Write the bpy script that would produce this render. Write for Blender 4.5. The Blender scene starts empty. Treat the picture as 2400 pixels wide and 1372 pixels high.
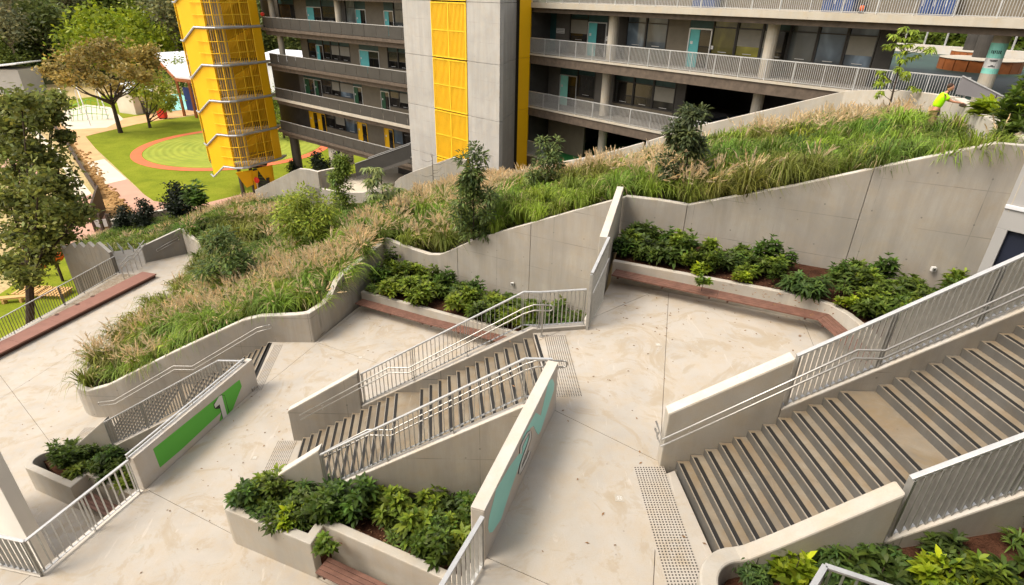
import bpy, bmesh, math, random
import numpy as np
from mathutils import Vector, Matrix
R = math.radians
SC = bpy.context.scene
COL = SC.collection
random.seed(7); RNG = np.random.default_rng(7)

# ---------------------------------------------------------------- camera
ZC = 15.4; FPX = 1353.0; PIT = R(27.42); ROL = R(1.16); CX, CY = 1200.0, 686.0
FW = Vector((0, math.cos(PIT), -math.sin(PIT))); U0 = Vector((0, math.sin(PIT), math.cos(PIT))); R0 = Vector((1, 0, 0))
RT = R0*math.cos(ROL) + U0*math.sin(ROL); UP = -R0*math.sin(ROL) + U0*math.cos(ROL)
cd = bpy.data.cameras.new('camera'); cam = bpy.data.objects.new('camera', cd); COL.objects.link(cam)
cd.sensor_width = 36; cd.lens = FPX/2400*36; cd.clip_start = 0.1; cd.clip_end = 2000
M = Matrix((RT, UP, -FW)).transposed().to_4x4(); M.translation = (0, 0, ZC)
cam.matrix_world = M
SC.camera = cam

# ---------------------------------------------------------------- sky, sun, exposure
SUN_AZ, SUN_EL = -108.0, 54.0         # azimuth from +y towards +x
w = bpy.data.worlds.new('World'); SC.world = w; w.use_nodes = True
nt = w.node_tree; nt.nodes.clear()
wo = nt.nodes.new('ShaderNodeOutputWorld'); bg = nt.nodes.new('ShaderNodeBackground')
sk = nt.nodes.new('ShaderNodeTexSky'); sk.sky_type = 'NISHITA'; sk.sun_disc = False
sk.sun_elevation = R(SUN_EL); sk.sun_rotation = R(SUN_AZ); sk.dust_density = 4; sk.air_density = 1.0; sk.ozone_density = 0.3
hs = nt.nodes.new('ShaderNodeHueSaturation'); hs.inputs['Saturation'].default_value = 0.35
mx = nt.nodes.new('ShaderNodeMix'); mx.data_type = 'RGBA'; mx.blend_type = 'MULTIPLY'; mx.inputs[0].default_value = 1.0
mx.inputs[7].default_value = (1.0, 0.955, 0.89, 1)
nt.links.new(sk.outputs[0], hs.inputs['Color']); nt.links.new(hs.outputs[0], mx.inputs[6])
nt.links.new(mx.outputs[2], bg.inputs[0]); nt.links.new(bg.outputs[0], wo.inputs[0]); bg.inputs[1].default_value = 0.15
sl = bpy.data.lights.new('sun', 'SUN'); sun = bpy.data.objects.new('sun', sl); COL.objects.link(sun)
sl.energy = 0.98; sl.angle = R(20); sl.color = (1.0, 0.92, 0.78)
sd = Vector((math.sin(R(SUN_AZ))*math.cos(R(SUN_EL)), math.cos(R(SUN_AZ))*math.cos(R(SUN_EL)), math.sin(R(SUN_EL))))
sun.rotation_euler = sd.to_track_quat('Z', 'Y').to_euler(); sun.location = (0, 0, 60)
SC.view_settings.view_transform = 'Standard'; SC.view_settings.look = 'None'
SC.view_settings.exposure = 1.10; SC.view_settings.gamma = 1.0
SC.render.engine = 'CYCLES'; SC.cycles.use_denoising = True
SC.cycles.max_bounces = 6; SC.cycles.diffuse_bounces = 3; SC.cycles.glossy_bounces = 2
SC.cycles.transparent_max_bounces = 6; SC.cycles.sample_clamp_indirect = 6

# ---------------------------------------------------------------- surveying helpers: a sight line cut with a level or a plane
def ray(px, py): return FW + RT*((px-CX)/FPX) - UP*((py-CY)/FPX)
def P(px, py, z):
    d = ray(px, py); t = (z-ZC)/d.z; return Vector((d.x*t, d.y*t, z))
def PL(px, py, a, b):
    d = ray(px, py); nx, ny = -(b[1]-a[1]), (b[0]-a[0])
    t = (a[0]*nx+a[1]*ny)/(d.x*nx+d.y*ny); return Vector((d.x*t, d.y*t, ZC+d.z*t))
def PR(px, py, r):
    d = ray(px, py); t = r/math.hypot(d.x, d.y); return Vector((d.x*t, d.y*t, ZC+d.z*t))
T0, T1, T2, T3 = 0.0, 3.8, 7.6, 11.4
PARK = -7.6

# ---------------------------------------------------------------- materials
MATS = {}
def newmat(name):
    m = bpy.data.materials.new(name); m.use_nodes = True; t = m.node_tree
    b = t.nodes['Principled BSDF']; MATS[name] = m; return m, t, b
def pos_node(t, scale=(1, 1, 1)):
    g = t.nodes.new('ShaderNodeNewGeometry'); mp = t.nodes.new('ShaderNodeMapping'); mp.inputs['Scale'].default_value = scale
    t.links.new(g.outputs['Position'], mp.inputs[0]); return mp.outputs[0]
def noise(t, vec, scale, detail=4, rough=.55, dist=0.0):
    n = t.nodes.new('ShaderNodeTexNoise'); n.inputs['Scale'].default_value = scale; n.inputs['Detail'].default_value = detail
    n.inputs['Roughness'].default_value = rough; n.inputs['Distortion'].default_value = dist
    if vec is not None: t.links.new(vec, n.inputs['Vector'])
    return n.outputs['Fac']
def ramp(t, fac, stops):
    r = t.nodes.new('ShaderNodeValToRGB'); e = r.color_ramp.elements
    while len(e) < len(stops): e.new(.5)
    for i, (p, c) in enumerate(stops): e[i].position = p; e[i].color = (*c, 1) if len(c) == 3 else c
    t.links.new(fac, r.inputs[0]); return r.outputs[0]
def mixc(t, fac, a, b, mode='MIX'):
    m = t.nodes.new('ShaderNodeMix'); m.data_type = 'RGBA'; m.blend_type = mode
    for s, v in ((0, fac), (6, a), (7, b)):
        if hasattr(v, 'links') or hasattr(v, 'is_output'): t.links.new(v, m.inputs[s])
        elif s == 0: m.inputs[0].default_value = v
        else: m.inputs[s].default_value = (*v, 1)
    return m.outputs[2]
def bump(t, b, h, strength=.3, dist=.02):
    n = t.nodes.new('ShaderNodeBump'); n.inputs['Strength'].default_value = strength; n.inputs['Distance'].default_value = dist
    t.links.new(h, n.inputs['Height']); t.links.new(n.outputs[0], b.inputs['Normal'])
def plain(name, col, rough=.6, metal=0.0, var=.12, scale=3.0, spec=.4):
    m, t, b = newmat(name); v = pos_node(t)
    n = noise(t, v, scale, 4)
    lo = tuple(c*(1-var) for c in col); hi = tuple(min(1, c*(1+var)) for c in col)
    t.links.new(ramp(t, n, [(.3, lo), (.7, hi)]), b.inputs['Base Color'])
    b.inputs['Roughness'].default_value = rough; b.inputs['Metallic'].default_value = metal
    b.inputs['Specular IOR Level'].default_value = spec
    return m
def concrete(name, col, blot=.22, streak=.0, warm=(1.0, .86, .66), blotscale=.45, rough=.75, form=0, tide=0):
    m, t, b = newmat(name); v = pos_node(t)
    big = noise(t, v, blotscale, 5, .6, .6); mid = noise(t, v, 2.3, 5, .65); fine = noise(t, v, 45, 3, .6)
    c1 = ramp(t, big, [(.30, tuple(c*(1-blot) for c in col)), (.55, col), (.75, tuple(min(1, c*(1+blot*.35)) for c in col))])
    c2 = mixc(t, ramp(t, mid, [(.42, (0, 0, 0)), (.72, (.55, .55, .55))]), c1, tuple(c*k for c, k in zip(col, warm)))
    if streak:
        vs = pos_node(t, (1.6, 1.6, .16)); st = noise(t, vs, 1.2, 5, .7, .3)
        c2 = mixc(t, ramp(t, st, [(.38, (streak,)*3), (.60, (0, 0, 0))]), c2, tuple(c*.62 for c in col))
    c3 = mixc(t, ramp(t, fine, [(.35, (.10,)*3), (.6, (0, 0, 0))]), c2, tuple(c*.5 for c in col))
    def mth(op, a, b_=None):
        n = t.nodes.new('ShaderNodeMath'); n.operation = op
        for i, q in enumerate((a, b_)):
            if q is None: continue
            if isinstance(q, (int, float)): n.inputs[i].default_value = q
            else: t.links.new(q, n.inputs[i])
        return n.outputs[0]
    if tide:   # dried water marks: thin darker rims, and scuffs
        a_ = noise(t, v, .9, 3, .5, 1.2); rim = mth('LESS_THAN', mth('ABSOLUTE', mth('SUBTRACT', a_, .47)), .006)
        b2 = noise(t, v, .33, 2, .5, .5); c3 = mixc(t, mth('MULTIPLY', mth('MULTIPLY', rim, tide*.10), ramp(t, b2, [(.45, (0, 0, 0)), (.6, (1, 1, 1))])), c3, tuple(c*.55 for c in col))
        wet = noise(t, v, .7, 6, .7, 2.0); c3 = mixc(t, ramp(t, wet, [(.53, (0, 0, 0)), (.60, (tide*.55,)*3), (.72, (tide*.9,)*3)]), c3, tuple(c*k for c, k in zip(col, (.80, .70, .54))))
        sc_ = pos_node(t, (3.0, .5, 1)); sf_ = noise(t, sc_, 2.2, 5, .7, .8); c3 = mixc(t, ramp(t, sf_, [(.62, (0, 0, 0)), (.70, (tide*.7,)*3)]), c3, tuple(min(1, c*1.22) for c in col))
        sp = t.nodes.new('ShaderNodeTexVoronoi'); sp.inputs['Scale'].default_value = 3.1; t.links.new(v, sp.inputs['Vector']); c3 = mixc(t, ramp(t, sp.outputs['Distance'], [(.035, (.55,)*3), (.055, (0, 0, 0))]), c3, tuple(c*.45 for c in col))
    if form:   # formwork seams and tie holes of the pour
        g_ = t.nodes.new('ShaderNodeNewGeometry'); dt = t.nodes.new('ShaderNodeVectorMath'); dt.operation = 'DOT_PRODUCT'; dt.inputs[1].default_value = (.9026, -.4305, 0); t.links.new(g_.outputs['Position'], dt.inputs[0])
        sx_ = t.nodes.new('ShaderNodeSeparateXYZ'); t.links.new(g_.outputs['Position'], sx_.inputs[0]); U, Z = dt.outputs['Value'], sx_.outputs['Z']
        fr = lambda q, w, o=0: mth('ABSOLUTE', mth('SUBTRACT', mth('FRACT', mth('ADD', mth('DIVIDE', q, w), o)), .5))
        ln = mth('MAXIMUM', mth('GREATER_THAN', fr(U, 2.4), .4965), mth('GREATER_THAN', fr(Z, 1.25, .15), .4925)); br = noise(t, v, .8, 3, .6)
        c3 = mixc(t, mth('MULTIPLY', ln, ramp(t, br, [(.40, (.0, .0, .0)), (.62, (form,)*3)])), c3, tuple(c*.45 for c in col))
        hu, hz = mth('MULTIPLY', fr(U, 1.2, .5), 1.2), mth('MULTIPLY', fr(Z, 1.25, .4), 1.25); r2 = mth('ADD', mth('MULTIPLY', hu, hu), mth('MULTIPLY', hz, hz))
        c3 = mixc(t, mth('MULTIPLY', mth('LESS_THAN', r2, .00055), .7*form), c3, tuple(c*.3 for c in col))
        pu = noise(t, pos_node(t, (.42, .42, .8)), 1.0, 0, .5, 0); c3 = mixc(t, ramp(t, pu, [(.42, (.22*form,)*3), (.47, (0, 0, 0))]), c3, tuple(c*.72 for c in col))
    # sparse small dark spots (bolt holes, chips, leaves trodden in)
    vo = t.nodes.new('ShaderNodeTexVoronoi'); vo.inputs['Scale'].default_value = 1.1; t.links.new(v, vo.inputs['Vector'])
    c4 = mixc(t, ramp(t, vo.outputs['Distance'], [(.018, (.6,)*3), (.03, (0, 0, 0))]), c3, tuple(c*.35 for c in col))
    t.links.new(c4, b.inputs['Base Color']); b.inputs['Roughness'].default_value = rough
    b.inputs['Specular IOR Level'].default_value = .3
    bump(t, b, mixc(t, .5, fine, mid), .18, .01)
    return m
concrete('floor_concrete', (.445, .405, .352), .15, 0, (1.0, .86, .66), .55, .58, tide=.8)
concrete('wall_concrete', (.385, .352, .305), .20, .45, (1.0, .88, .70), .45, .75, form=.9)
concrete('pale_lit_concrete', (.56, .525, .475), .10, 0)  # pale concrete; on wall tops the paler tone stands for light
concrete('cap_concrete', (.46, .425, .37), .14, .25)
concrete('step_concrete', (.27, .228, .17), .42, .2, (.9, .66, .38), .9, tide=.9)
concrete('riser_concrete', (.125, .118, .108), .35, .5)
concrete('tower_concrete', (.43, .412, .385), .20, .35, (1, .9, .78), .4, .75, form=.6)
concrete('grey_concrete', (.215, .20, .175), .2, .3)
concrete('number_concrete', (.54, .50, .45), .12, .1)
concrete('slab_edge_concrete', (.46, .42, .35), .12, .2)
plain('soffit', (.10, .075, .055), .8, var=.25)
plain('galvanised', (.48, .475, .455), .42, .65, .10, 9)
plain('galvanised_rail', (.52, .52, .515), .42, .45, .08, 6)
plain('stainless', (.46, .44, .41), .38, .75, .08, 6)
plain('nosing', (.018, .016, .014), .65)
plain('nosing_edge', (.50, .46, .40), .35, .6)
plain('timber', (.165, .080, .056), .55, 0, .22, 5)
plain('pink_deck', (.24, .115, .085), .7, 0, .10, 2)
plain('deck_edge', (.07, .03, .02), .7)
plain('yellow', (.86, .475, .005), .45, 0, .05, .4)
plain('yellow_louvre', (.82, .51, .02), .5, 0, .06, 2)
plain('mesh_grey', (.062, .058, .052), .5, .3, .12, 1)
plain('silver_trim', (.42, .44, .47), .4, .4, .10, 2)
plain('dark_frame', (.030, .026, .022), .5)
plain('olive_panel', (.135, .112, .078), .6, 0, .10, 2)
plain('grey_panel', (.105, .096, .084), .6, 0, .12, 2)
plain('grey_mid', (.19, .18, .185), .5, .1, .06, 1)
plain('teal_panel', (.018, .06, .06), .5, 0, .2, 2)
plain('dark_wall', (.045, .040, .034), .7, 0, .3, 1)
plain('cyan_door', (.10, .42, .42), .5, 0, .06)
plain('green_door', (.012, .07, .03), .5, 0, .1)
plain('mint', (.25, .62, .52), .5, 0, .05)
plain('blue_door', (.02, .05, .16), .5, 0, .1)
plain('white_paint', (.62, .61, .585), .5, 0, .05)
plain('black_paint', (.015, .015, .015), .5)
plain('green_paint', (.10, .42, .045), .6, 0, .04, 1)
plain('aqua_paint', (.30, .66, .60), .6, 0, .05, 1)
plain('orange', (.75, .12, .01), .5, 0, .1)
plain('red', (.65, .03, .015), .5, 0, .1)
plain('orange_timber', (.28, .085, .02), .6, 0, .15)
plain('corten', (.055, .035, .022), .75, 0, .25, 1)
plain('blue_court', (.010, .025, .12), .6, 0, .3, .3)
plain('green_floor', (.012, .14, .03), .7, 0, .2, .4)
plain('teal_floor', (.020, .050, .038), .55, 0, .3, .4)
plain('navy_floor', (.010, .014, .03), .6, 0, .3, .4)
plain('balcony_floor', (.22, .20, .175), .7, 0, .12, 1)
plain('light_cladding', (.37, .36, .35), .5, 0, .06, .5)
plain('pier_white', (.74, .71, .66), .6, 0, .06, .5)
plain('blind', (.22, .205, .17), .7, 0, .06)
plain('roof_white', (.66, .67, .70), .5, 0, .06, .5)
plain('skin', (.50, .24, .15), .5, 0, .05)
plain('hivis', (.45, .95, .0), .6, 0, .04)
plain('khaki', (.33, .22, .11), .8, 0, .1)
plain('hair', (.05, .022, .012), .7)
plain('dry_leaf', (.22, .12, .055), .8, 0, .5, 7)
plain('bark_dark', (.040, .026, .016), .9, 0, .35, 6)
plain('bark_pale', (.36, .28, .20), .8, 0, .25, 3)
plain('plank_yellow', (.55, .33, .12), .6, 0, .1)
plain('path_cream', (.60, .53, .42), .8, 0, .08, .5)
plain('path_sand', (.56, .34, .16), .8, 0, .14, .4)
plain('path_pink', (.46, .265, .19), .8, 0, .10, .3)
plain('track_red', (.62, .14, .05), .8, 0, .08, .6)
plain('blue_steel', (.05, .10, .30), .5)
def ground_mat(name, cols, scale, bs=.5, bd=.05, rough=.95, fine=30):
    m, t, b = newmat(name); v = pos_node(t)
    n = noise(t, v, scale, 6, .65, .4); f = noise(t, v, fine, 4, .7)
    c = ramp(t, n, [(.25, cols[0]), (.5, cols[1]), (.75, cols[2])])
    c = mixc(t, ramp(t, f, [(.3, (.5,)*3), (.6, (0,)*3)]), c, tuple(x*.45 for x in cols[0]))
    t.links.new(c, b.inputs['Base Color']); b.inputs['Roughness'].default_value = rough; b.inputs['Specular IOR Level'].default_value = .1
    bump(t, b, f, bs, bd); return m
ground_mat('mulch', [(.030, .013, .008), (.075, .032, .018), (.13, .06, .035)], 3, .9, .05, .95, 22)
ground_mat('soil', [(.03, .028, .012), (.055, .05, .02), (.09, .07, .035)], 2, .8, .06)
ground_mat('lawn', [(.13, .165, .010), (.20, .235, .014), (.27, .285, .025)], .25, .3, .03, .95, 8)
ground_mat('dry_field', [(.35, .27, .12), (.50, .38, .20), (.42, .36, .14)], .12, .4, .1, .95, 3)
ground_mat('sand', [(.30, .17, .06), (.42, .25, .10), (.5, .32, .15)], 1.2, .9, .25, .95, 3)
ground_mat('forest_floor', [(.03, .036, .012), (.06, .066, .022), (.09, .08, .035)], .3)
ground_mat('pebbles', [(.20, .15, .10), (.38, .31, .23), (.5, .45, .38)], 5, .9, .06, .9, 14)
def lawn_rings():
    m, t, b = newmat('lawn_mounds'); v = pos_node(t)
    n = noise(t, v, .4, 4); t.links.new(ramp(t, n, [(.3, (.19, .235, .016)), (.7, (.28, .31, .026))]), b.inputs['Base Color'])
    b.inputs['Roughness'].default_value = .95; f = noise(t, v, 8, 3); bump(t, b, f, .3, .03)
lawn_rings()
def leafmat(name, attr=True, trans=.25, rough=.55):
    m, t, b = newmat(name)
    a = t.nodes.new('ShaderNodeAttribute'); a.attribute_name = 'tint'
    t.links.new(a.outputs['Color'], b.inputs['Base Color']); b.inputs['Roughness'].default_value = rough
    b.inputs['Specular IOR Level'].default_value = .35
    tr = t.nodes.new('ShaderNodeBsdfTranslucent'); t.links.new(a.outputs['Color'], tr.inputs[0])
    ms = t.nodes.new('ShaderNodeMixShader'); ms.inputs[0].default_value = trans
    t.links.new(b.outputs[0], ms.inputs[1]); t.links.new(tr.outputs[0], ms.inputs[2])
    t.links.new(ms.outputs[0], t.nodes['Material Output'].inputs[0]); return m
leafmat('leaf', trans=.36); leafmat('grass_blade', trans=.35, rough=.6); leafmat('plume', trans=.45, rough=.9)
def glassmat(name, col, rough=.06):
    m, t, b = newmat(name); v = pos_node(t, (1, 1, .5)); n = noise(t, v, .55, 3, .5, .8)
    t.links.new(ramp(t, n, [(.38, tuple(c*.4 for c in col)), (.55, col), (.7, tuple(min(1, c*2.2) for c in col))]), b.inputs['Base Color'])
    b.inputs['Roughness'].default_value = rough; b.inputs['Specular IOR Level'].default_value = .8; b.inputs['IOR'].default_value = 1.5
glassmat('glass', (.022, .020, .018)); glassmat('glass_light', (.10, .11, .11), .1); glassmat('glass_lime_reflection', (.16, .15, .02), .15)  # lime panes: a yellow-green reflection painted into the glass colour
glassmat('glass_blue', (.10, .13, .16), .08)
def perforated(name, col, alpha, bars=22.0):
    # fine vertical perforation: too small to pick apart at this distance
    m, t, b = newmat(name); v = pos_node(t)
    b.inputs['Base Color'].default_value = (*col, 1); b.inputs['Roughness'].default_value = .5; b.inputs['Alpha'].default_value = alpha
    return m
perforated('yellow_mesh', (.80, .52, .02), .50); perforated('grey_mesh', (.25, .24, .215), .62)

# ---------------------------------------------------------------- mesh builder
class G:
    def __init__(s): s.v = []; s.f = []; s.m = []; s.names = []
    def mi(s, mat):
        if mat not in s.names: s.names.append(mat)
        return s.names.index(mat)
    def add(s, vs, fs, mat=None):
        o = len(s.v); s.v += [tuple(x) for x in vs]; k = s.mi(mat) if mat else 0
        for f in fs: s.f.append(tuple(i+o for i in f)); s.m.append(k)
        return s
    def hexa(s, b, t, mat=None):        # 4 bottom points (ccw), 4 top points
        return s.add(list(b)+list(t), [(3, 2, 1, 0), (4, 5, 6, 7), (0, 1, 5, 4), (1, 2, 6, 5), (2, 3, 7, 6), (3, 0, 4, 7)], mat)
    def box(s, x0, x1, y0, y1, z0, z1, mat=None):
        return s.hexa([(x0, y0, z0), (x1, y0, z0), (x1, y1, z0), (x0, y1, z0)], [(x0, y0, z1), (x1, y0, z1), (x1, y1, z1), (x0, y1, z1)], mat)
    def prism(s, poly, z0, z1, mat=None):
        n = len(poly); ar = sum(poly[i][0]*poly[(i+1) % n][1]-poly[(i+1) % n][0]*poly[i][1] for i in range(n))
        if ar < 0: poly = list(poly)[::-1]
        zb = z0 if callable(z0) else (lambda x, y: z0); zt = z1 if callable(z1) else (lambda x, y: z1)
        vs = [(p[0], p[1], zb(p[0], p[1])) for p in poly]+[(p[0], p[1], zt(p[0], p[1])) for p in poly]
        return s.add(vs, [tuple(range(n-1, -1, -1)), tuple(range(n, 2*n))]+[(i, (i+1) % n, n+(i+1) % n, n+i) for i in range(n)], mat)
    def bar(s, a, b, w, h, mat=None):   # box along a-b, w across (horizontal), h up
        a = Vector(a); b = Vector(b); d = (b-a).normalized()
        sd_ = d.cross(Vector((0, 0, 1)))
        if sd_.length < 1e-4: sd_ = Vector((1, 0, 0))
        sd_.normalize(); u = sd_.cross(d).normalized(); x = sd_*(w/2); y = u*(h/2)
        return s.hexa([a-x-y, a+x-y, b+x-y, b-x-y], [a-x+y, a+x+y, b+x+y, b-x+y], mat)
    def tube(s, pts, r, n=6, mat=None, r2=None):
        pts = [Vector(p) for p in pts]; k = len(pts); vs = []
        for i, p in enumerate(pts):
            d = (pts[min(i+1, k-1)]-pts[max(i-1, 0)]).normalized()
            a = d.cross(Vector((0, 0, 1)));  a = Vector((1, 0, 0)) if a.length < 1e-3 else a.normalized(); b = a.cross(d)
            rr = r if r2 is None else r+(r2-r)*i/(k-1)
            for j in range(n):
                t = 2*math.pi*j/n; vs.append(p+a*(rr*math.cos(t))+b*(rr*math.sin(t)))
        fs = [(i*n+j, i*n+(j+1) % n, (i+1)*n+(j+1) % n, (i+1)*n+j) for i in range(k-1) for j in range(n)]
        fs += [tuple(range(n-1, -1, -1)), tuple((k-1)*n+j for j in range(n))]
        return s.add(vs, fs, mat)
    def wall(s, pts, zb, th, mat=None):   # pts (x,y,ztop); thickness to the left of travel (negative: right)
        n = len(pts); P2 = [Vector((p[0], p[1])) for p in pts]; off = []
        for i in range(n):
            ns = []
            if i > 0: d = (P2[i]-P2[i-1]).normalized(); ns.append(Vector((-d.y, d.x)))
            if i < n-1: d = (P2[i+1]-P2[i]).normalized(); ns.append(Vector((-d.y, d.x)))
            nn = sum(ns, Vector((0, 0))).normalized(); c = max(.35, nn.dot(ns[0])); off.append(P2[i]+nn*(th/c))
        vs = []
        for i in range(n):
            b = zb[i] if isinstance(zb, (list, tuple)) else zb
            vs += [(P2[i].x, P2[i].y, b), (off[i].x, off[i].y, b), (off[i].x, off[i].y, pts[i][2]), (P2[i].x, P2[i].y, pts[i][2])]
        fs = []
        for i in range(n-1):
            o = 4*i; q = 4*(i+1)
            for a, b in ((0, 1), (1, 2), (2, 3), (3, 0)): fs.append((o+a, o+b, q+b, q+a))
        fs += [(0, 3, 2, 1), (4*n-4, 4*n-3, 4*n-2, 4*n-1)]
        if th < 0: fs = [f[::-1] for f in fs]
        return s.add(vs, [f[::-1] for f in fs], mat)
    def mesh(s, name, mat=None, origin=None):
        me = bpy.data.meshes.new(name); o = origin or Vector((0, 0, 0))
        me.from_pydata([(a-o[0], b-o[1], c-o[2]) for a, b, c in s.v], [], s.f)
        if s.names:
            for nm in s.names: me.materials.append(MATS[nm])
            me.polygons.foreach_set('material_index', s.m)
        elif mat: me.materials.append(MATS[mat])
        me.validate(); return me
def tag(o, label=None, cat=None, group=None, kind=None):
    if label: o['label'] = label
    if cat: o['category'] = cat
    if group: o['group'] = group
    if kind: o['kind'] = kind
    return o
def thing(name, label, cat, loc=(0, 0, 0), group=None):
    o = bpy.data.objects.new(name, None); COL.objects.link(o); o.location = loc; o.empty_display_size = .2
    return tag(o, label, cat, group)
def root_loc(o):
    v = Vector((0, 0, 0))
    while o is not None: v = v+Vector(o.location); o = o.parent
    return v
def obj(name, g, mat=None, parent=None, bevel=0, smooth=False, kind=None):
    me = g.mesh(name, mat, root_loc(parent)) if isinstance(g, G) else g
    o = bpy.data.objects.new(name, me); COL.objects.link(o)
    if parent is not None: o.parent = parent
    if smooth: me.polygons.foreach_set('use_smooth', [True]*len(me.polygons))
    if bevel:
        b = o.modifiers.new('bevel', 'BEVEL'); b.width = bevel; b.segments = 2; b.limit_method = 'ANGLE'
    if kind: o['kind'] = kind
    return o
def inst(name, me, parent, wloc, rz=0, scale=None):     # a further part sharing mesh data
    o = bpy.data.objects.new(name, me); COL.objects.link(o); o.parent = parent
    o.location = Vector(wloc)-root_loc(parent); o.rotation_euler = (0, 0, rz)
    if scale: o.scale = scale
    return o
def struct(name, g, mat=None, bevel=0):
    return tag(obj(name, g, mat, None, bevel), kind='structure')
def clip(poly, a, b, off=0.0):        # keep the part left of the line a->b
    dx, dy = b[0]-a[0], b[1]-a[1]; L = math.hypot(dx, dy); nx, ny = -dy/L, dx/L
    f = lambda p: (p[0]-a[0])*nx+(p[1]-a[1])*ny-off
    out = []
    for i in range(len(poly)):
        p, q = poly[i], poly[(i+1) % len(poly)]; fp, fq = f(p), f(q)
        if fp >= 0: out.append(p)
        if fp*fq < 0: t = fp/(fp-fq); out.append((p[0]+(q[0]-p[0])*t, p[1]+(q[1]-p[1])*t))
    return out
def split(polys, a, b, gap=.012):
    out = []
    for p in polys:
        for A, B in ((a, b), (b, a)):
            q = clip(p, A, B, gap/2)
            if len(q) > 2: out.append(q)
    return out
def terrace(name, poly, z, lines, mat='floor_concrete', depth=.25):
    poly = [(p[0], p[1]) for p in poly]
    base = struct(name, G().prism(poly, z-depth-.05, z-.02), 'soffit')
    polys = [poly]
    for a, b in lines: polys = split(polys, a, b)
    for q in polys: obj('slab', G().prism(q, z-.10, z), mat, base)
    return base
def arc(cx, cy, r, a0, a1, n=8, ry=None):
    return [(cx+r*math.cos(R(a0+(a1-a0)*i/n)), cy+(ry or r)*math.sin(R(a0+(a1-a0)*i/n))) for i in range(n+1)]
def lerp(a, b, t): return a+(b-a)*t
# ================================================================ terraces, walls, stairs
V2 = lambda p: (p[0], p[1])
# ---- stair geometry
RISE = 3.8/25
class Stair:
    def __init__(s, x0, z0, tread, land, nlow, yf, yn, skew, N=25):
        s.N = N; s.rise = 3.8/N; s.z0 = z0; s.yf = yf; s.yn = yn; s.skew = skew
        s.x = []
        x = x0
        for k in range(N):
            s.x.append(x); x += land if k == nlow-1 else tread
        s.x1 = s.x[-1]; s.x0 = x0; s.z1 = z0+3.8
    def zs(s, x):     # mean slope line through the nosings
        if x <= s.x0: return s.z0
        if x >= s.x1: return s.z1
        return s.z0+s.rise+(x-s.x0)/(s.x1-s.x0)*(s.z1-s.z0-s.rise)
    def zn(s, x):     # follows the landing
        if x <= s.x0: return s.z0
        for i in range(s.N-1):
            if s.x[i] <= x < s.x[i+1]:
                a = s.z0+s.rise*(i+1)
                return a if s.x[i+1]-s.x[i] > .4 else a+s.rise*(x-s.x[i])/(s.x[i+1]-s.x[i])
        return s.z1
    def build(s, name, label):
        t = thing(name, label, 'stairs', (s.x0, (s.yf+s.yn)/2, s.z0))
        ym = s.yf
        for k in range(s.N-1):
            xa, xb = s.x[k], s.x[k+1]+.03
            z = s.z0+s.rise*(k+1); sh = s.skew*(s.yn-s.yf)
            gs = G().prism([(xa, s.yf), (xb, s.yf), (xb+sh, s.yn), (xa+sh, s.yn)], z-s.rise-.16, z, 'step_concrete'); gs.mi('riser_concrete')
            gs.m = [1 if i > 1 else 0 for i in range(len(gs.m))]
            st = obj('step', gs, None, t, .006)
            s.strip(st, xa, z)
        s.strip(t, s.x1, s.z1, .004)
        sf = G(); sh = s.skew*(s.yn-s.yf)
        sf.hexa([(s.x0+.3, s.yn+.02, s.z0-.2), (s.x1+.1, s.yn+.02, s.z1-.75), (s.x1+.1, s.yf-.02, s.z1-.75), (s.x0+.3, s.yf-.02, s.z0-.2)],
                [(s.x0+.3, s.yn+.02, s.z0-.05), (s.x1+.1, s.yn+.02, s.z1-.40), (s.x1+.1, s.yf-.02, s.z1-.40), (s.x0+.3, s.yf-.02, s.z0-.05)])
        obj('soffit', sf, 'wall_concrete', t)
        return t
    def strip(s, par, xa, z, lift=.004):
        ya, yb = s.yf-.07, s.yn+.05
        f = lambda y: xa+s.skew*(y-s.yf)
        g = G()
        g.hexa([(f(ya)+.012, ya, z-.01), (f(yb)+.012, yb, z-.01), (f(yb)+.022, yb, z-.01), (f(ya)+.022, ya, z-.01)][::-1],
               [(f(ya)+.012, ya, z+lift), (f(yb)+.012, yb, z+lift), (f(yb)+.022, yb, z+lift), (f(ya)+.022, ya, z+lift)][::-1], 'nosing_edge')
        g.hexa([(f(ya)+.0225, ya, z-.01), (f(yb)+.0225, yb, z-.01), (f(yb)+.096, yb, z-.01), (f(ya)+.096, ya, z-.01)][::-1],
               [(f(ya)+.0225, ya, z+lift), (f(yb)+.0225, yb, z+lift), (f(yb)+.096, yb, z+lift), (f(ya)+.096, ya, z+lift)][::-1], 'nosing')
        obj('nosing_strip', g, None, par)
S2 = Stair(-5.93, T1, .252, .69, 12, 12.78, 10.02, -.13)
S3 = Stair(3.12, T2, .232, .62, 12, 8.10, 5.55, -.10)
S1 = Stair(-15.46, T0, .252, .69, 12, 17.98, 15.25, -.13)
S1.build('stair_flight', 'partly hidden concrete stairs between the long grass planter wall and the mesh-like railing')
S2.build('stair_flight', 'concrete stairs with black nosings climbing in the middle between two slatted railings')
S3.build('stair_flight', 'wide close-up concrete stairs with black nosings at the right edge of the photo')

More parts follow.
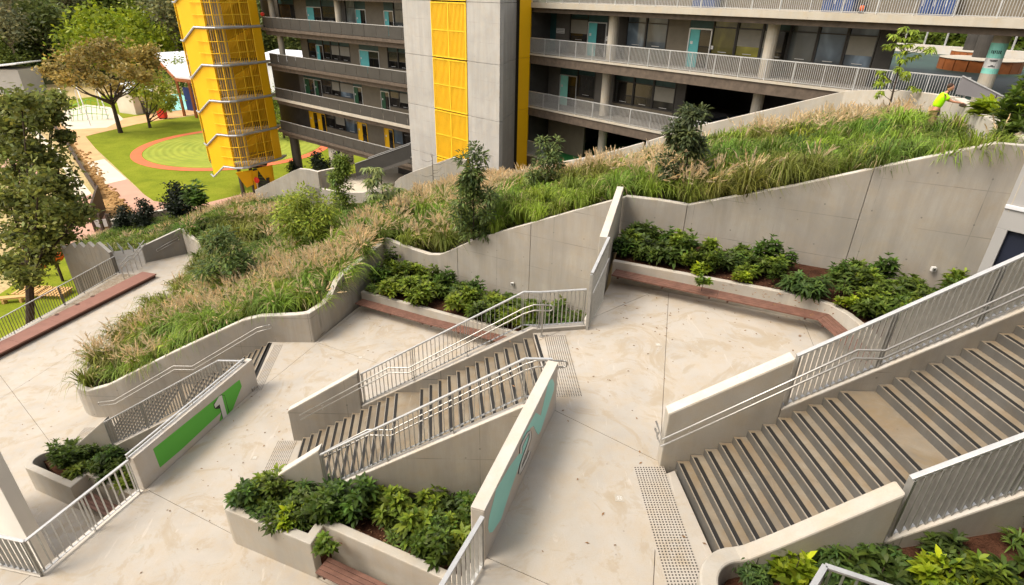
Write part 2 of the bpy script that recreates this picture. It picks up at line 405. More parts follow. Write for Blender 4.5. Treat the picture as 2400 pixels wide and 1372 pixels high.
# ---- railings made of vertical flat fins
def railing(name, label, pts, hgt=1.08, spacing=.112, depth=.062, group=None, lift=.07, post=1.55, topw=.062, mat='galvanised', ends=(True, True)):
    """pts: (x, y, z of the kerb under it)"""
    pts = [Vector(p) for p in pts]
    t = thing(name, label, 'railing', pts[0], group)
    tr, br = G(), G()
    for a, b in zip(pts[:-1], pts[1:]):
        u = Vector((0, 0, 1)); tr.bar(a+u*hgt, b+u*hgt, topw, .036); br.bar(a+u*(lift), b+u*(lift), .05, .014)
    obj('top_rail', tr, 'galvanised_rail', t, .004); obj('bottom_rail', br, 'galvanised_rail', t)
    g = G().box(-.005, .005, -depth/2, depth/2, 0, hgt-lift-.02); fin = g.mesh('baluster', mat)
    pg = G().box(-.008, .008, -depth/2-.004, depth/2+.004, -.10, hgt-.02); pm = pg.mesh('post', mat)
    for a, b in zip(pts[:-1], pts[1:]):
        L = math.hypot(b.x-a.x, b.y-a.y); rz = math.atan2(b.y-a.y, b.x-a.x); n = max(1, int(round(L/spacing)))
        for i in range(n):
            f = (i+.5)/n; p = a.lerp(b, f)
            inst('baluster', fin, t, p+Vector((0, 0, lift)), rz)
        m = max(1, int(round(L/post)))
        for i in range(m+1):
            p = a.lerp(b, min(.995, max(.005, i/m))); inst('post', pm, t, p, rz)
    return t
def handrail(name, label, pts, side, group=None, loop0=True, loop1=True, posts=(), drop=.16, br=1.3):
    """two parallel tubes; side = unit vector (x,y) pointing to the wall"""
    pts = [Vector(p) for p in pts]; t = thing(name, label, 'handrail', pts[0], group)
    for k, dz in enumerate((0, -drop)):
        q = [p+Vector((0, 0, dz)) for p in pts]
        obj('rail_tube', G().tube(q, .019, 8), 'stainless', t, smooth=True)
    for e, on in ((0, loop0), (-1, loop1)):
        if on:
            p = pts[e]; d = (pts[0]-pts[1] if e == 0 else pts[-1]-pts[-2]); d.z = 0; d.normalize()
            q = [p+Vector((0, 0, -drop/2))+d*(.08*math.sin(a))+Vector((0, 0, drop/2*math.cos(a))) for a in [math.pi*i/8 for i in range(9)]]
            obj('end_loop', G().tube(q, .019, 8), 'stainless', t, smooth=True)
    s = Vector((side[0], side[1], 0))
    tot = []
    for a, b in zip(pts[:-1], pts[1:]):
        n = max(1, int((b-a).length/br))
        for i in range(n): tot.append(a.lerp(b, (i+.5)/n))
    for p in tot:
        g = G().tube([p+Vector((0, 0, -.02)), p+Vector((0, 0, -.09)), p+s*.11+Vector((0, 0, -.12))], .009, 6)
        g.tube([p+Vector((0, 0, -.02-drop)), p+Vector((0, 0, -.05-drop)), p+s*.11+Vector((0, 0, -.05-drop))], .009, 6)
        obj('bracket', g, 'stainless', t)
    for p in posts:
        p = Vector(p); obj('post', G().tube([p, p+Vector((0, 0, .95))], .022, 8).tube([p, p+Vector((0, 0, .02))], .06, 12), 'stainless', t)
    return t

# ---- terrace floors (slabs with open joints)
kerb2 = [P(1440, 612, 8.15), P(1655, 655, 8.15), P(1870, 697, 8.15)]
A = P(1372, 772, T2); W2a = Vector((.98, 9.78)); W2b = Vector((-.33, 6.02)); RLe = Vector((-3.24, -.9))
t2poly = [(.56, 12.78), (.70, 12.80), V2(A), (2.85, 15.4), (3.12, 16.15), (8.2, 13.8), (9.6, 11.5), (9.6, 8.22), (2.86, 8.22), (2.86, 7.9), (3.08, 8.0), (3.30, 5.6), (3.3, 5.2), (12, 5.2), (12, -.9), V2(RLe), V2(W2b), V2(W2a), (.88, 10.02)]
terrace('upper_terrace', t2poly, T2, [(P(1567, 690, T2), P(1556, 900, T2)), (P(1300, 962, T2), P(1540, 1080, T2)), (P(1143, 1308, T2), P(1290, 1372, T2)), (P(1890, 770, T2), P(1915, 830, T2)), (P(1258, 800, T2), P(1372, 772, T2)+Vector((.6, .9, 0)))])
PT1a, PT1b = Vector((-7.27, 18.03)), Vector((-6.35, 21.2))
t1poly = [(-5.93, 12.78), (-6.22, 12.95), (-6.22, 12.98), (.6, 12.98), (.6, 17.5), (-.3, 18.3), (-6.2, 20.95), V2(PT1a), (-8.97, 18.0), (-8.60, 15.2), (-8.2, 15.35), (-9.42, 10.8), (-10.25, 8.28), (-13.5, 8.9), (-13.5, -.9), (0, -.9), (-.5, 7.3), (-4.2, 9.0), (-4.2, 8.4), (-6.5, 9.5), (-6.3, 10.0), (-5.57, 10.02)]
t1poly = [(-5.93, 12.98), (.6, 12.98), (.6, 17.6), (-6.2, 21.1), V2(PT1a), (-8.97, 18.0), (-8.61, 15.2), (-8.25, 15.35), (-9.42, 10.8), (-10.25, 8.28), (-13.5, 8.9), (-13.5, -.9), (0, -.9), (0, 9.9), (-5.57, 10.02)]
terrace('middle_terrace', t1poly, T1, [(P(343, 1147, T1), P(556, 1258, T1)), (P(620, 905, T1), P(830, 735, T1)), (P(845, 838, T1), P(880, 850, T1))])
t0poly = [(-15.46, 18.0), (-18.2, 19.8), (-18.5, 32.2), (-21.15, 34.3), (-22.9, 32.7), (-23.8, 31.3), V2(P(268, 601, 1.1)), (-29.0, -.9), (-8.3, -.9), (-8.3, 15.25), (-15.1, 15.25)]
terrace('lower_terrace', t0poly, T0, [(P(215, 800, 0), P(0, 935, 0)), (P(90, 1000, 0), P(0, 880, 0))])

# ---- walls
def inset(seg, th):
    q = [Vector(p) for p in seg]; o = []
    for i, p in enumerate(q):
        d = (q[min(i+1, len(q)-1)]-q[max(i-1, 0)]); d.z = 0; d.normalize(); n = Vector((-d.y, d.x, 0))
        o.append(p+n*th*.05)
    return o
def wall_thing(name, label, pts, zb, th, mat='wall_concrete', cuts=(), bevel=.012, cat='wall', cap=True):
    """cuts: indices where a panel ends; 12 mm joint left between panels"""
    t = thing(name, label, cat, (pts[0][0], pts[0][1], zb if not isinstance(zb, (list, tuple)) else zb[0]))
    idx = [0]+list(cuts)+[len(pts)-1]
    for a, b in zip(idx[:-1], idx[1:]):
        seg = [Vector(p) for p in pts[a:b+1]]; z = zb if not isinstance(zb, (list, tuple)) else list(zb[a:b+1])
        if b != idx[-1]: d = (seg[-2]-seg[-1]).normalized(); seg[-1] = seg[-1]+d*.015
        obj('panel', G().wall(seg, z, th), mat, t, bevel)
        if cap: obj('lit_top', G().wall([Vector((p[0], p[1], p[2]+.007)) for p in inset(seg, th)], [p[2]-.004 for p in seg], th*.90), 'pale_lit_concrete', t)  # thin paler sheet: the brighter light on the wall top put into colour
    return t
w2n = (3.7, 18.63); w2f = (12.74, 14.40)
W1A, W1B = (-5.7, 23.7), (3.7, 18.63)
w1p = [PL(889, 556, W1A, W1B), PL(925, 570, W1A, W1B), PL(965, 585, W1A, W1B), PL(1005, 598, W1A, W1B), PL(1030, 598, W1A, W1B), PL(1052, 590, W1A, W1B), PL(1072, 580, W1A, W1B), PL(1130, 556, W1A, W1B), PL(1245, 524, W1A, W1B), PL(1350, 494, W1A, W1B), PL(1468, 462, W1A, W1B)]
wall_thing('retaining_wall', 'tall grey concrete retaining wall with a dipping top behind the middle terrace planter', w1p, 3.6, .24, cuts=(6, 8))
w2p = [Vector((3.70, 18.63, 9.42))]+[PL(x, y, w2n, w2f) for x, y in ((1540, 470), (1612, 482), (1700, 466), (1860, 437), (2050, 396), (2200, 365), (2338, 337))]+[PL(2384, 345, w2n, w2f)]
w2p[-1] = Vector((12.74, 14.40, 12.27)); w2p[0] = Vector((3.715, 18.62, w1p[-1].z)); w1p[-1] = Vector((3.70, 18.63, w1p[-1].z))
wall_thing('retaining_wall', 'long pale concrete retaining wall rising to the right behind the upper terrace planter', w2p, 7.3, .24, cuts=(2, 5))
dv = [Vector((3.62, 18.55, 9.78)), Vector((2.56, 14.62, 9.55))]
wall_thing('divider_wall', 'narrow pale concrete wall dividing the two bench planters, lit along its sloping top', dv, 3.6, -.22, 'cap_concrete')
p1 = [(PT1a.x, PT1a.y, 5.02), (-7.0, 18.9, 4.95), (-6.87, 19.35, 5.0), (-6.78, 19.6, 5.2), (-6.70, 19.85, 5.42), (-6.58, 20.3, 5.52), (-5.72, 23.55, 5.50)]
wall_thing('parapet_wall', 'smooth concrete wall stepping up in an S curve beside the middle terrace bench', [Vector(p) for p in p1], -.2, .24, cuts=(), bevel=.02)
g1 = [Vector((PT1a.x, PT1a.y-.0, 5.02)), PL(690, 740, (-9, 18.02), (-7, 18.02)), PL(610, 743, (-9, 18.02), (-7, 18.02)), PL(570, 752, (-9, 18.02), (-7, 18.02)), PL(530, 770, (-9, 18.02), (-7, 18.02)), PL(400, 830, (-9, 18.04), (-7, 18.04)), PL(250, 906, (-9, 18.08), (-7, 18.08))]
ca = [Vector((-16.35+x, 19.35+y, 1.28)) for x, y in arc(0, 0, 1.27, -97, -180, 7)]
g1w = g1+ca+[Vector((-17.66, 22, 1.05)), Vector((-17.95, 27, 1.2)), Vector((-18.35, 32.0, 1.35)), Vector((-19.9, 33.1, 1.5)), Vector((-21.1, 34.2, 1.72))]
wall_thing('planter_wall', 'long smooth concrete planter wall with rounded end holding the big bank of grasses', g1w, -.2, -.24, cuts=(), bevel=.03)
wall_thing('corner_wall', 'short grey concrete wall with a handrail at the far corner of the lower terrace', [Vector((-21.12, 34.22, 1.72)), Vector((-22.95, 32.75, 1.05))], -.3, -.2, 'grey_concrete')
wall_thing('number_wall', 'low concrete wall painted with a green shape and the number 1', [Vector((-8.26, 15.33, 4.85)), Vector((-9.42, 10.85, 4.85))], -.1, -.2, 'number_concrete', bevel=.02)
wn2 = [Vector((W2a.x, W2a.y, 8.74)), Vector((W2b.x, W2b.y, 8.66))]
wall_thing('number_wall', 'low concrete wall painted with an aqua shape and the number 2', wn2, 3.6, -.24, 'number_concrete', bevel=.03)
# edges of the middle terrace and upper terrace seen over the planters
wall_thing('terrace_edge_wall', 'dark concrete edge beneath the railing that closes the middle terrace', [Vector((-9.43, 10.83, T1-.02)), Vector((-10.25, 8.3, T1-.02)), Vector((-13.5, 8.9, T1-.02))], -.2, -.2)
wall_thing('terrace_edge_wall', 'concrete edge beneath the short railing past the end of the 2 wall', [Vector((-.34, 6.0, T2-.02)), Vector((-3.24, -.9, T2-.02))], 3.6, -.2)
# stair side walls
def side_wall(name, label, S, y, th, xa, xb, up=.12, zb=None, mat='wall_concrete', top_end=None):
    pts = [Vector((xa, y, S.zs(xa)+up)), Vector((S.x1, y, S.z1+up))]
    if xb > S.x1: pts.append(Vector((xb, y, S.z1+up)))
    return wall_thing(name, label, pts, S.z0-.2 if zb is None else zb, th, mat)
xs2 = -4.13
side_wall('stringer_wall', 'concrete side wall under the far railing of the middle stairs', S2, 12.79, .2, xs2, .66)
wall_thing('parapet_wall', 'solid concrete parapet at the foot of the middle stairs, far side', [Vector((-6.23, 12.79, 4.86)), Vector((xs2-.01, 12.79, 6.22))], 3.6, .22, 'wall_concrete', bevel=.02)
wall_thing('terrace_edge_wall', 'low concrete kerb under the short level railing at the head of the middle stairs', [Vector((.665, 12.79, 7.70)), Vector((A.x, A.y, 7.70))], 3.6, .2)
wall_thing('terrace_edge_wall', 'concrete edge under the tall screen beside the upper terrace bench', [Vector((A.x+.02, A.y, T2-.02)), Vector((2.55, 14.6, T2-.02))], 3.6, .2)
xn2 = -4.33
side_wall('stringer_wall', 'shaded concrete side wall under the near railing of the middle stairs, above the shrubs', S2, 10.0, -.2, xn2, .93)
wall_thing('parapet_wall', 'solid concrete parapet at the foot of the middle stairs running into the curved planter', [Vector((xn2-.01, 10.0, 6.05)), Vector((-5.7, 10.03, 5.0)), Vector((-6.0, 10.06, 4.9))], 3.6, -.24, 'cap_concrete', bevel=.02)
xs3 = 4.78
side_wall('stringer_wall', 'pale concrete side wall under the far railing of the right-hand stairs', S3, 8.11, .2, xs3, 12, up=.20)
wall_thing('parapet_wall', 'solid concrete parapet with handrail at the foot of the right-hand stairs', [Vector((2.82, 8.11, 8.82)), Vector((xs3-.01, 8.11, 10.03))], 7.4, .24, 'cap_concrete', bevel=.02)
xn3 = 4.95
side_wall('stringer_wall', 'concrete side wall under the near railing of the right-hand stairs', S3, 5.48, -.2, xn3, 12, up=.16)
side_wall('stringer_wall', 'low concrete side wall under the railing of the left stairs', S1, 15.22, -.2, -13.7, -8.3)
wall_thing('parapet_wall', 'small concrete parapet at the foot of the left stairs running into the round planter', [Vector((-13.71, 15.22, 2.32)), Vector((-15.1, 15.25, 1.12)), Vector((-15.5, 15.3, 1.02))], -.1, -.24, 'cap_concrete', bevel=.02)

# ---- curved planters with stepped bench niches
def planter(name, label, outer, zr, z0, th=.22, soilz=None, mat='cap_concrete'):
    t = thing(name, label, 'planter', (outer[0][0], outer[0][1], z0))
    obj('rim_wall', G().wall([Vector((x, y, zr)) for x, y in outer], z0-.05, th), mat, t, .025)
    return t
# P1: middle terrace front planter
c = P(525, 1175, 4.9)
p1o = [(-6.0, 10.06)]+[(-6.05+.52*math.cos(R(a)), 9.62+.44*math.sin(R(a))) for a in range(90, 236, 12)]+[(-4.18, 8.40), (-4.05, 8.90), (-1.2, 7.62), (-.42, 7.30), (-.2, 7.2)]
planter('front_planter', 'large concrete planter with rounded end and bench niche in the bottom middle', p1o, 4.9, T1)
struct('planter_soil', G().prism([(-5.9, 10.0), (-6.3, 9.5), (-4.1, 8.6), (-3.9, 9.05), (0, 7.3), (1.6, 9.8), (.9, 10.0)], 3.9, 4.62), 'mulch')
p0o = [(-15.5, 15.3)]+[(-15.75+.62*math.cos(R(a)), 14.72+.58*math.sin(R(a))) for a in range(95, 236, 12)]+[(-14.08, 13.46), (-13.95, 14.05), (-11.6, 13.05), (-9.1, 12.0)]
planter('front_planter', 'small concrete planter with rounded end at the foot of the left stairs', p0o, 1.02, T0)
struct('planter_soil', G().prism([(-15.4, 15.2), (-16.1, 14.9), (-14.3, 13.7), (-13.9, 14.2), (-9.2, 12.15), (-8.4, 15.2)], .1, .74), 'mulch')
# P3: bottom right planter
p3o = [(5.0, 5.48), (3.25, 5.48)]+[(3.15+.66*math.cos(R(a)), 4.82+.66*math.sin(R(a))) for a in range(92, 224, 11)]+[(2.75, 3.6), (2.9, 2.4)]
t = thing('front_planter', 'concrete planter with thick rounded rim at the foot of the right-hand stairs', 'planter', (3, 5.4, T2))
pw = [Vector((4.94, 5.48, S3.zs(4.94)+1.12)), Vector((3.6, 5.48, 8.98)), Vector((3.25, 5.48, 8.74))]+[Vector((x, y, 8.70)) for x, y in p3o[2:]]
obj('rim_wall', G().wall(pw, T2-.05, .24), 'cap_concrete', t, .03)
struct('planter_soil', G().prism([(3.1, 5.3), (2.7, 4.9), (2.85, 2.0), (12, 2.0), (12, 5.3)], T2, lambda x, y: 8.34+.29*max(0, x-3.1)), 'mulch')

# ---- planters with long benches
def kerb_planter(label, pts, zr, z0, soil, th=.17):
    t = thing('bench_planter', label, 'planter', (pts[0][0], pts[0][1], z0))
    obj('kerb', G().wall([Vector((p[0], p[1], zr)) for p in pts], z0-.05, th), 'cap_concrete', t, .015)
    struct('planter_soil', G().prism(soil, z0, zr-.07), 'mulch')
k2 = [(3.02, 15.92)]+[(3.02+(7.55-3.02)*f, 15.92+(13.98-15.92)*f) for f in (.33, .66, 1)]+[(8.05, 13.7), (8.38, 13.38), (8.55, 12.9), (8.62, 12.3), (8.66, 11.2)]
kerb_planter('curved concrete kerb of the planter behind the upper terrace bench', k2, 8.28, T2, [(3.1, 16.1), (8.2, 13.9), (8.8, 12.9), (8.85, 10.8), (12.6, 10.8), (12.7, 14.3), (3.75, 18.5)])
k1 = [(-6.2, 20.95), (-3.2, 19.55), (-.42, 18.25), (.55, 17.75)]
kerb_planter('straight concrete kerb of the planter behind the middle terrace bench', k1, 4.42, T1, [(-6.15, 21.0), (.6, 17.9), (2.6, 17.0), (3.5, 18.6), (-5.6, 23.5)])
def bench(label, front, z, depth=.46, nsl=4, off=(0, 0), th=.045):
    """front edge polyline; slats run along it, set back to the left of travel"""
    t = thing('timber_bench', label, 'bench', (front[0][0], front[0][1], z))
    pts = [Vector((p[0], p[1])) for p in front]; n = len(pts); nr = []
    for i in range(n):
        ns = []
        if i > 0: d = (pts[i]-pts[i-1]).normalized(); ns.append(Vector((-d.y, d.x)))
        if i < n-1: d = (pts[i+1]-pts[i]).normalized(); ns.append(Vector((-d.y, d.x)))
        nn = sum(ns, Vector((0, 0))).normalized(); nr.append(nn/max(.4, nn.dot(ns[0])))
    sw = depth/nsl
    for i in range(n-1):
        for k in range(nsl):
            a, b = k*sw+.004, (k+1)*sw-.008
            d = (pts[i+1]-pts[i]).normalized()*.004
            q = [pts[i]+nr[i]*a+d, pts[i+1]+nr[i+1]*a-d, pts[i+1]+nr[i+1]*b-d, pts[i]+nr[i]*b+d]
            obj('slat', G().prism([tuple(p) for p in q], z-th, z), 'timber', t, .004)
    g = G()
    for i in range(n-1):
        L = (pts[i+1]-pts[i]).length; m = max(1, int(L/1.3))
        for k in range(m+1):
            p = pts[i].lerp(pts[i+1], (k+.15)/(m+.3)); q = p+nr[i]*depth
            g.bar((p.x, p.y, z-th-.03), (q.x, q.y, z-th-.03), .05, .05)
    obj('steel_bracket', g, 'deck_edge', t)
    return t
fr2 = [P(1433, 644, 8.05), P(1680, 697, 8.05), P(1918, 749, 8.05), P(1968, 792, 8.05)]
fr2[2] = Vector((7.93, 13.02, 8.05)); fr2.append(Vector((8.12, 11.0, 8.05))); fr2[3] = Vector((8.06, 12.1, 8.05)); del fr2[3]
bench('long reddish timber bench on the upper terrace, bent at its right end', fr2, 8.05)
fr1 = [P(832, 711, 4.25), P(1000, 759, 4.25), P(1150, 796, 4.25), Vector((.4, 17.25, 4.25))]
bench('reddish timber bench on the middle terrace behind the stair railing', fr1, 4.25)
bench('dark timber bench in the niche of the front planter at the bottom edge', [(-4.12, 8.22), (-1.0, 6.82)], 4.25, .44)
bench('shaded timber bench in the niche of the small planter, seen through the railing', [(-13.98, 13.42), (-11.2, 12.2)], .45, .44)
# long flat pink bench at the terrace edge
ba, bb = P(0, 828, .26), P(366, 642, .26)
lb = thing('edge_bench', 'very long flat pinkish bench along the left edge of the lower terrace', 'bench', (bb.x, bb.y, 0))
e = (ba-bb).normalized(); far = ba+e*9
wv = Vector((e.y, -e.x, 0))*1.0
if wv.x > 0: wv = -wv
for k in range(9):
    a = bb.lerp(far, k/9)+e*.004; b = bb.lerp(far, (k+1)/9)-e*.004
    obj('seat_panel', G().prism([V2(a), V2(b), V2(b+wv), V2(a+wv)], .18, .26), 'pink_deck', lb, .01)
obj('plinth', G().prism([V2(bb+wv*.1), V2(far+wv*.1), V2(far+wv*.9), V2(bb+wv*.9)], 0, .17), 'deck_edge', lb)
g = G()
for px, py in ((133, 738), (182, 714), (217, 695)):
    p = P(px, py, .262); g.tube([p+Vector((0, 0, -.004)), p+Vector((0, 0, .003))], .11, 10)
obj('cover_plate', g, 'deck_edge', lb)

# ---- railings
def stair_line(S, y, xa, xb, up, n=0):
    pts = [(xa, y, S.zs(xa)+up)]
    if xb > S.x1-.2: pts += [(S.x1-.2, y, S.z1+up)]; 
    if xb > S.x1-.1: pts.append((xb, y, S.z1+up))
    return pts
railing('stair_railing', 'slatted galvanised railing on the far side of the middle stairs, in front of the bench', [(xs2+.05, 12.88, S2.zs(xs2)+.14), (.30, 12.88, 7.72), (.70, 12.88, 7.72), (A.x-.05, A.y+.06, 7.72)], 1.02, lift=.06)
railing('stair_railing', 'slatted galvanised railing on the near side of the middle stairs, above the dark shrubs', [(xn2+.05, 9.90, S2.zs(xn2)+.14), (.30, 9.90, 7.72), (.86, 9.90, 7.72)], 1.02, lift=.06)
railing('stair_railing', 'broad-finned galvanised railing on the far side of the right-hand stairs', [(xs3+.06, 8.21, S3.zs(xs3)+.22), (S3.x1-.1, 8.21, S3.z1+.22), (12, 8.21, S3.z1+.22)], 1.06, .092, .10, topw=.075, lift=.03)
railing('stair_railing', 'broad-finned galvanised railing on the near side of the right-hand stairs', [(xn3+.08, 5.38, S3.zs(xn3)+.18), (S3.x1-.1, 5.38, S3.z1+.18), (12, 5.38, S3.z1+.18)], 1.06, .092, .10, topw=.075, lift=.03)
railing('stair_railing', 'finely slatted galvanised railing of the left stairs behind the 1 wall', [(-13.66, 15.12, S1.zs(-13.68)+.14), (-9.25, 15.12, 3.90), (-8.42, 15.12, 3.90)], 1.02, lift=.06, spacing=.105, depth=.07)
railing('terrace_railing', 'galvanised railing with wide bars running from the 1 wall to the bottom left corner', [(-9.48, 10.75, T1), (-10.22, 8.33, T1), (-13.4, 8.95, T1)], 1.10, .155, .06, lift=.09, topw=.07)
railing('terrace_railing', 'galvanised railing running on from the 2 wall to the bottom edge', [(-.36, 5.92, T2), (-3.24, -.9, T2)], 1.06, .135, .06, lift=.08, topw=.07)
r3a, r3b, r3c = P(1934, 1327, 9.5), P(2095, 1380, 9.5), P(1890, 1400, 9.5)
railing('terrace_railing', 'pale galvanised railing corner at the bottom edge among the right-hand shrubs', [(r3b.x+1.2, r3b.y-.6, 8.42), (r3b.x, r3b.y, 8.42), (r3a.x, r3a.y, 8.42), (r3c.x, r3c.y, 8.42), (r3c.x-.6, r3c.y-1.5, 8.42)], 1.08, .13, .06, topw=.07)
railing('flat_cap_rail', 'flat bright steel capping rail fixed along the top of the 1 wall', [(-8.46, 15.2, 4.86), (-9.58, 10.85, 4.86)], .10, 9, .03, lift=.0, topw=.05, post=1.1)
# tall screen beside the upper terrace bench
sc = thing('steel_screen', 'tall pale steel screen panel standing between the bench and the stair railing', 'screen', (A.x, A.y, T2))
sa, sb = Vector((A.x+.05, A.y+.03)), Vector((2.60, 14.62))
n = 22
fm = G().box(-.005, .005, -.035, .035, 0, 1.0).mesh('fin', 'galvanised')
rzz = math.atan2(sb.y-sa.y, sb.x-sa.x)
for i in range(n):
    f = (i+.5)/n; p = sa.lerp(sb, f); inst('fin', fm, sc, (p.x, p.y, T2+.06), rzz, (1, 1, lerp(1.55, 1.88, f)))
g = G().bar((sa.x, sa.y, T2+.06), (sb.x, sb.y, T2+.06), .05, .02); obj('bottom_rail', g, 'galvanised_rail', sc)
g = G().bar((sa.x, sa.y, T2+1.62), (sb.x, sb.y, T2+1.96), .075, .03); obj('top_rail', g, 'galvanised_rail', sc)
g = G().bar((sa.x+.06, sa.y-.02, T2+1.05), (sb.x+.06, sb.y-.02, T2+1.35), .02, .03); obj('mid_rail', g, 'galvanised_rail', sc)
g = G().box(-.03, .03, -.03, .03, 0, 1.6); 
inst('post', g.mesh('post', 'galvanised'), sc, (sa.x-.02, sa.y-.05, T2))

# ---- handrails
def hr_path(S, y, xa, xb, h=.92):
    ks = [S.x[11]-.02, S.x[12]-.25]
    return [(xa, y, S.z0+h if xa < S.x0 else S.zn(xa)+h), (S.x0+.1, y, S.z0+S.rise+h), (S.x[11]-.05, y, S.z0+S.rise*12+h), (S.x[12]-.22, y, S.z0+S.rise*12+h), (S.x1-.25, y, S.z1-S.rise+h+.05), (S.x1+.0, y, S.z1+h), (xb, y, S.z1+h)]
hp = hr_path(S2, 12.62, -6.3, .95); handrail('stair_handrail', 'double stainless handrail along the far side of the middle stairs', hp[1:], (0, 1), loop0=False, posts=[(.78, 12.62, T2)])
handrail('stair_handrail', 'double stainless handrail along the near side of the middle stairs', hr_path(S2, 10.17, -6.0, 1.12)[1:], (0, -1), loop0=False)
hp = hr_path(S3, 7.93, 2.7, 12)[1:6]; hp[0] = (3.3, 7.93, T2+1.12); hp = [(2.72, 7.93, T2+.80)]+hp
hp = [(2.72, 8.42, T2+.80), (2.72, 7.93, T2+.80)]+[(x, y, z+.02) for x, y, z in hp[2:]]
handrail('stair_handrail', 'double stainless handrail wrapping round the parapet of the right-hand stairs', hp, (0, 1), loop0=False, br=1.1)
g1h = [(-16.0, 17.86, .95), (-15.4, 17.86, 1.05), (-12.65, 17.86, 2.74), (-11.95, 17.86, 2.74), (-9.2, 17.86, 4.48), (-8.75, 17.86, 4.62)]
handrail('stair_handrail', 'thin stainless handrail fixed to the long planter wall above the left stairs', g1h, (0, 1))
handrail('stair_handrail', 'stainless handrail on the grey corner wall beyond the lower terrace', [(-21.35, 34.0, 1.2), (-22.3, 33.2, .75)], (-.6, .7))

# ---- tactile paving (studs are too small to pick apart singly)
stud = None
def tactile(label, a, b, width, z, pitch=.052, r=.0165):
    """a-b: long edge; width to the right of travel"""
    a = Vector((a[0], a[1])); b = Vector((b[0], b[1])); d = (b-a).normalized(); nrm = Vector((d.y, -d.x)); L = (b-a).length
    t = thing('tactile_paving', label, 'tactile paving', (a.x, a.y, z))
    g = G().prism([tuple(a), tuple(b), tuple(b+nrm*width), tuple(a+nrm*width)], z-.003, z+.003)
    obj('base_sheet', g, 'step_concrete' if 0 else 'floor_concrete', t)
    g = G()
    for i in range(int(L/pitch)):
        for j in range(int(width/pitch)):
            p = a+d*((i+.5)*pitch)+nrm*((j+.5)*pitch)
            vs = [(p.x+r*math.cos(k*math.pi/3), p.y+r*math.sin(k*math.pi/3), z+.001) for k in range(6)]+[(p.x+r*.7*math.cos(k*math.pi/3), p.y+r*.7*math.sin(k*math.pi/3), z+.009) for k in range(6)]
            g.add(vs, [(k, (k+1) % 6, 6+(k+1) % 6, 6+k) for k in range(6)]+[(6, 7, 8, 9, 10, 11)])
    tag(obj('stud', g, 'stud_steel', t), kind='stuff')
plain('stud_steel', (.07, .062, .052), .35, .5, .3)
tactile('band of steel tactile studs before the foot of the right-hand stairs', P(1556, 1094, T2), P(1652, 1365, T2)+Vector((0, -.5, 0)), .60, T2)
tactile('band of steel tactile studs at the head of the middle stairs, behind the 2 wall', P(1326, 786, T2), P(1366, 931, T2), .58, T2)
tactile('patch of steel tactile studs at the foot of the middle stairs', P(698, 1033, T1), P(665, 1100, T1)+Vector((.1, -1.2, 0)), .60, T1)
tactile('strip of steel tactile studs at the head of the left stairs', P(664, 808, T1), P(612, 912, T1)+Vector((.05, -.1, 0)), .36, T1)
tactile('small patch of steel tactile studs at the foot of the left stairs', (-16.15, 17.5), (-16.0, 15.6), .5, T0)
g = G().prism([(-8.93, 17.95), (-8.80, 17.95), (-8.46, 15.5), (-8.59, 15.5)], T1-.002, T1+.004)
tag(obj('floor_strip', g, 'nosing'), 'black anti-slip strip across the head of the left stairs', 'floor strip')
# small floor things
def drain(p, z, s, label, cross=True):
    t = thing('floor_drain', label, 'drain', (p.x, p.y, z))
    h = s/2; x, y = p.x, p.y
    obj('frame', G().prism([(x-h, y-h*.9), (x+h*.9, y-h), (x+h, y+h*.9), (x-h*.9, y+h)], z-.003, z+.004), 'cap_concrete', t)
    if cross:
        g = G()
        for k in range(4):
            a = R(45+90*k); q = (x+.62*h*math.cos(a), y+.62*h*math.sin(a)); g.bar((x+.15*h*math.cos(a), y+.15*h*math.sin(a), z+.004), (q[0], q[1], z+.004), .10*s, .006)
            a = R(90*k); q = (x+.5*h*math.cos(a), y+.5*h*math.sin(a)); g.tube([(q[0], q[1], z), (q[0], q[1], z+.006)], .05*s, 6)
        obj('cover_slot', g, 'white_paint', t)
drain(P(597, 1073, T1), T1, .17, 'small square drain cover near the foot of the middle stairs')
drain(P(845, 838, T1), T1, .20, 'small drain cover on the middle terrace in front of the far railing')
drain(P(1542, 808, T2), T2, .17, 'small drain cover on the upper terrace near the bench')
drain(P(1452, 1168, T2), T2, .17, 'drain cover beside the tactile band on the upper terrace, nearest the camera')
drain(P(320, 1285, T1), T1, .24, 'plain pale square floor patch on the middle terrace at bottom left', False)

# ---- painted numbers and shapes
def on_wall(a, b, out, lift=.004):
    """map pixels onto a wall face and lift towards 'out'"""
    return lambda px, py: PL(px, py, (a[0]+out[0]*lift, a[1]+out[1]*lift), (b[0]+out[0]*lift, b[1]+out[1]*lift))
def decal(name, f, pix, mat, par, thick=.003, out=(0, 0)):
    pts = [f(x, y) for x, y in pix]; o = Vector((out[0], out[1], 0))*thick
    n = len(pts); vs = [p-o for p in pts]+[p for p in pts]
    fs = [tuple(range(n, 2*n))]+[(i, (i+1) % n, n+(i+1) % n, n+i) for i in range(n)]
    me = bpy.data.meshes.new(name); rl = root_loc(par); me.from_pydata([tuple(v-rl) for v in vs], [], fs); me.materials.append(MATS[mat])
    o = bpy.data.objects.new(name, me); COL.objects.link(o); o.parent = par; return o
walls_n = [o for o in COL.objects if o.name.startswith('number_wall')]
wa, wb = (-8.26, 15.33), (-9.42, 10.85); L = math.hypot(wb[0]-wa[0], wb[1]-wa[1]); o1 = ((-(wb[1]-wa[1]))/L, (wb[0]-wa[0])/L)
f1 = on_wall(wa, wb, o1, .004); par = walls_n[0]
zx = lambda x, y: (200+x/3.811, 740+y/3.811)
decal('painted_shape', f1, [zx(*p) for p in ((605, 1193), (1378, 572), (1397, 633), (1290, 905), (1240, 940), (1218, 962), (1203, 955), (1200, 935), (1215, 862), (860, 1195), (668, 1358))], 'green_paint', par, out=o1)
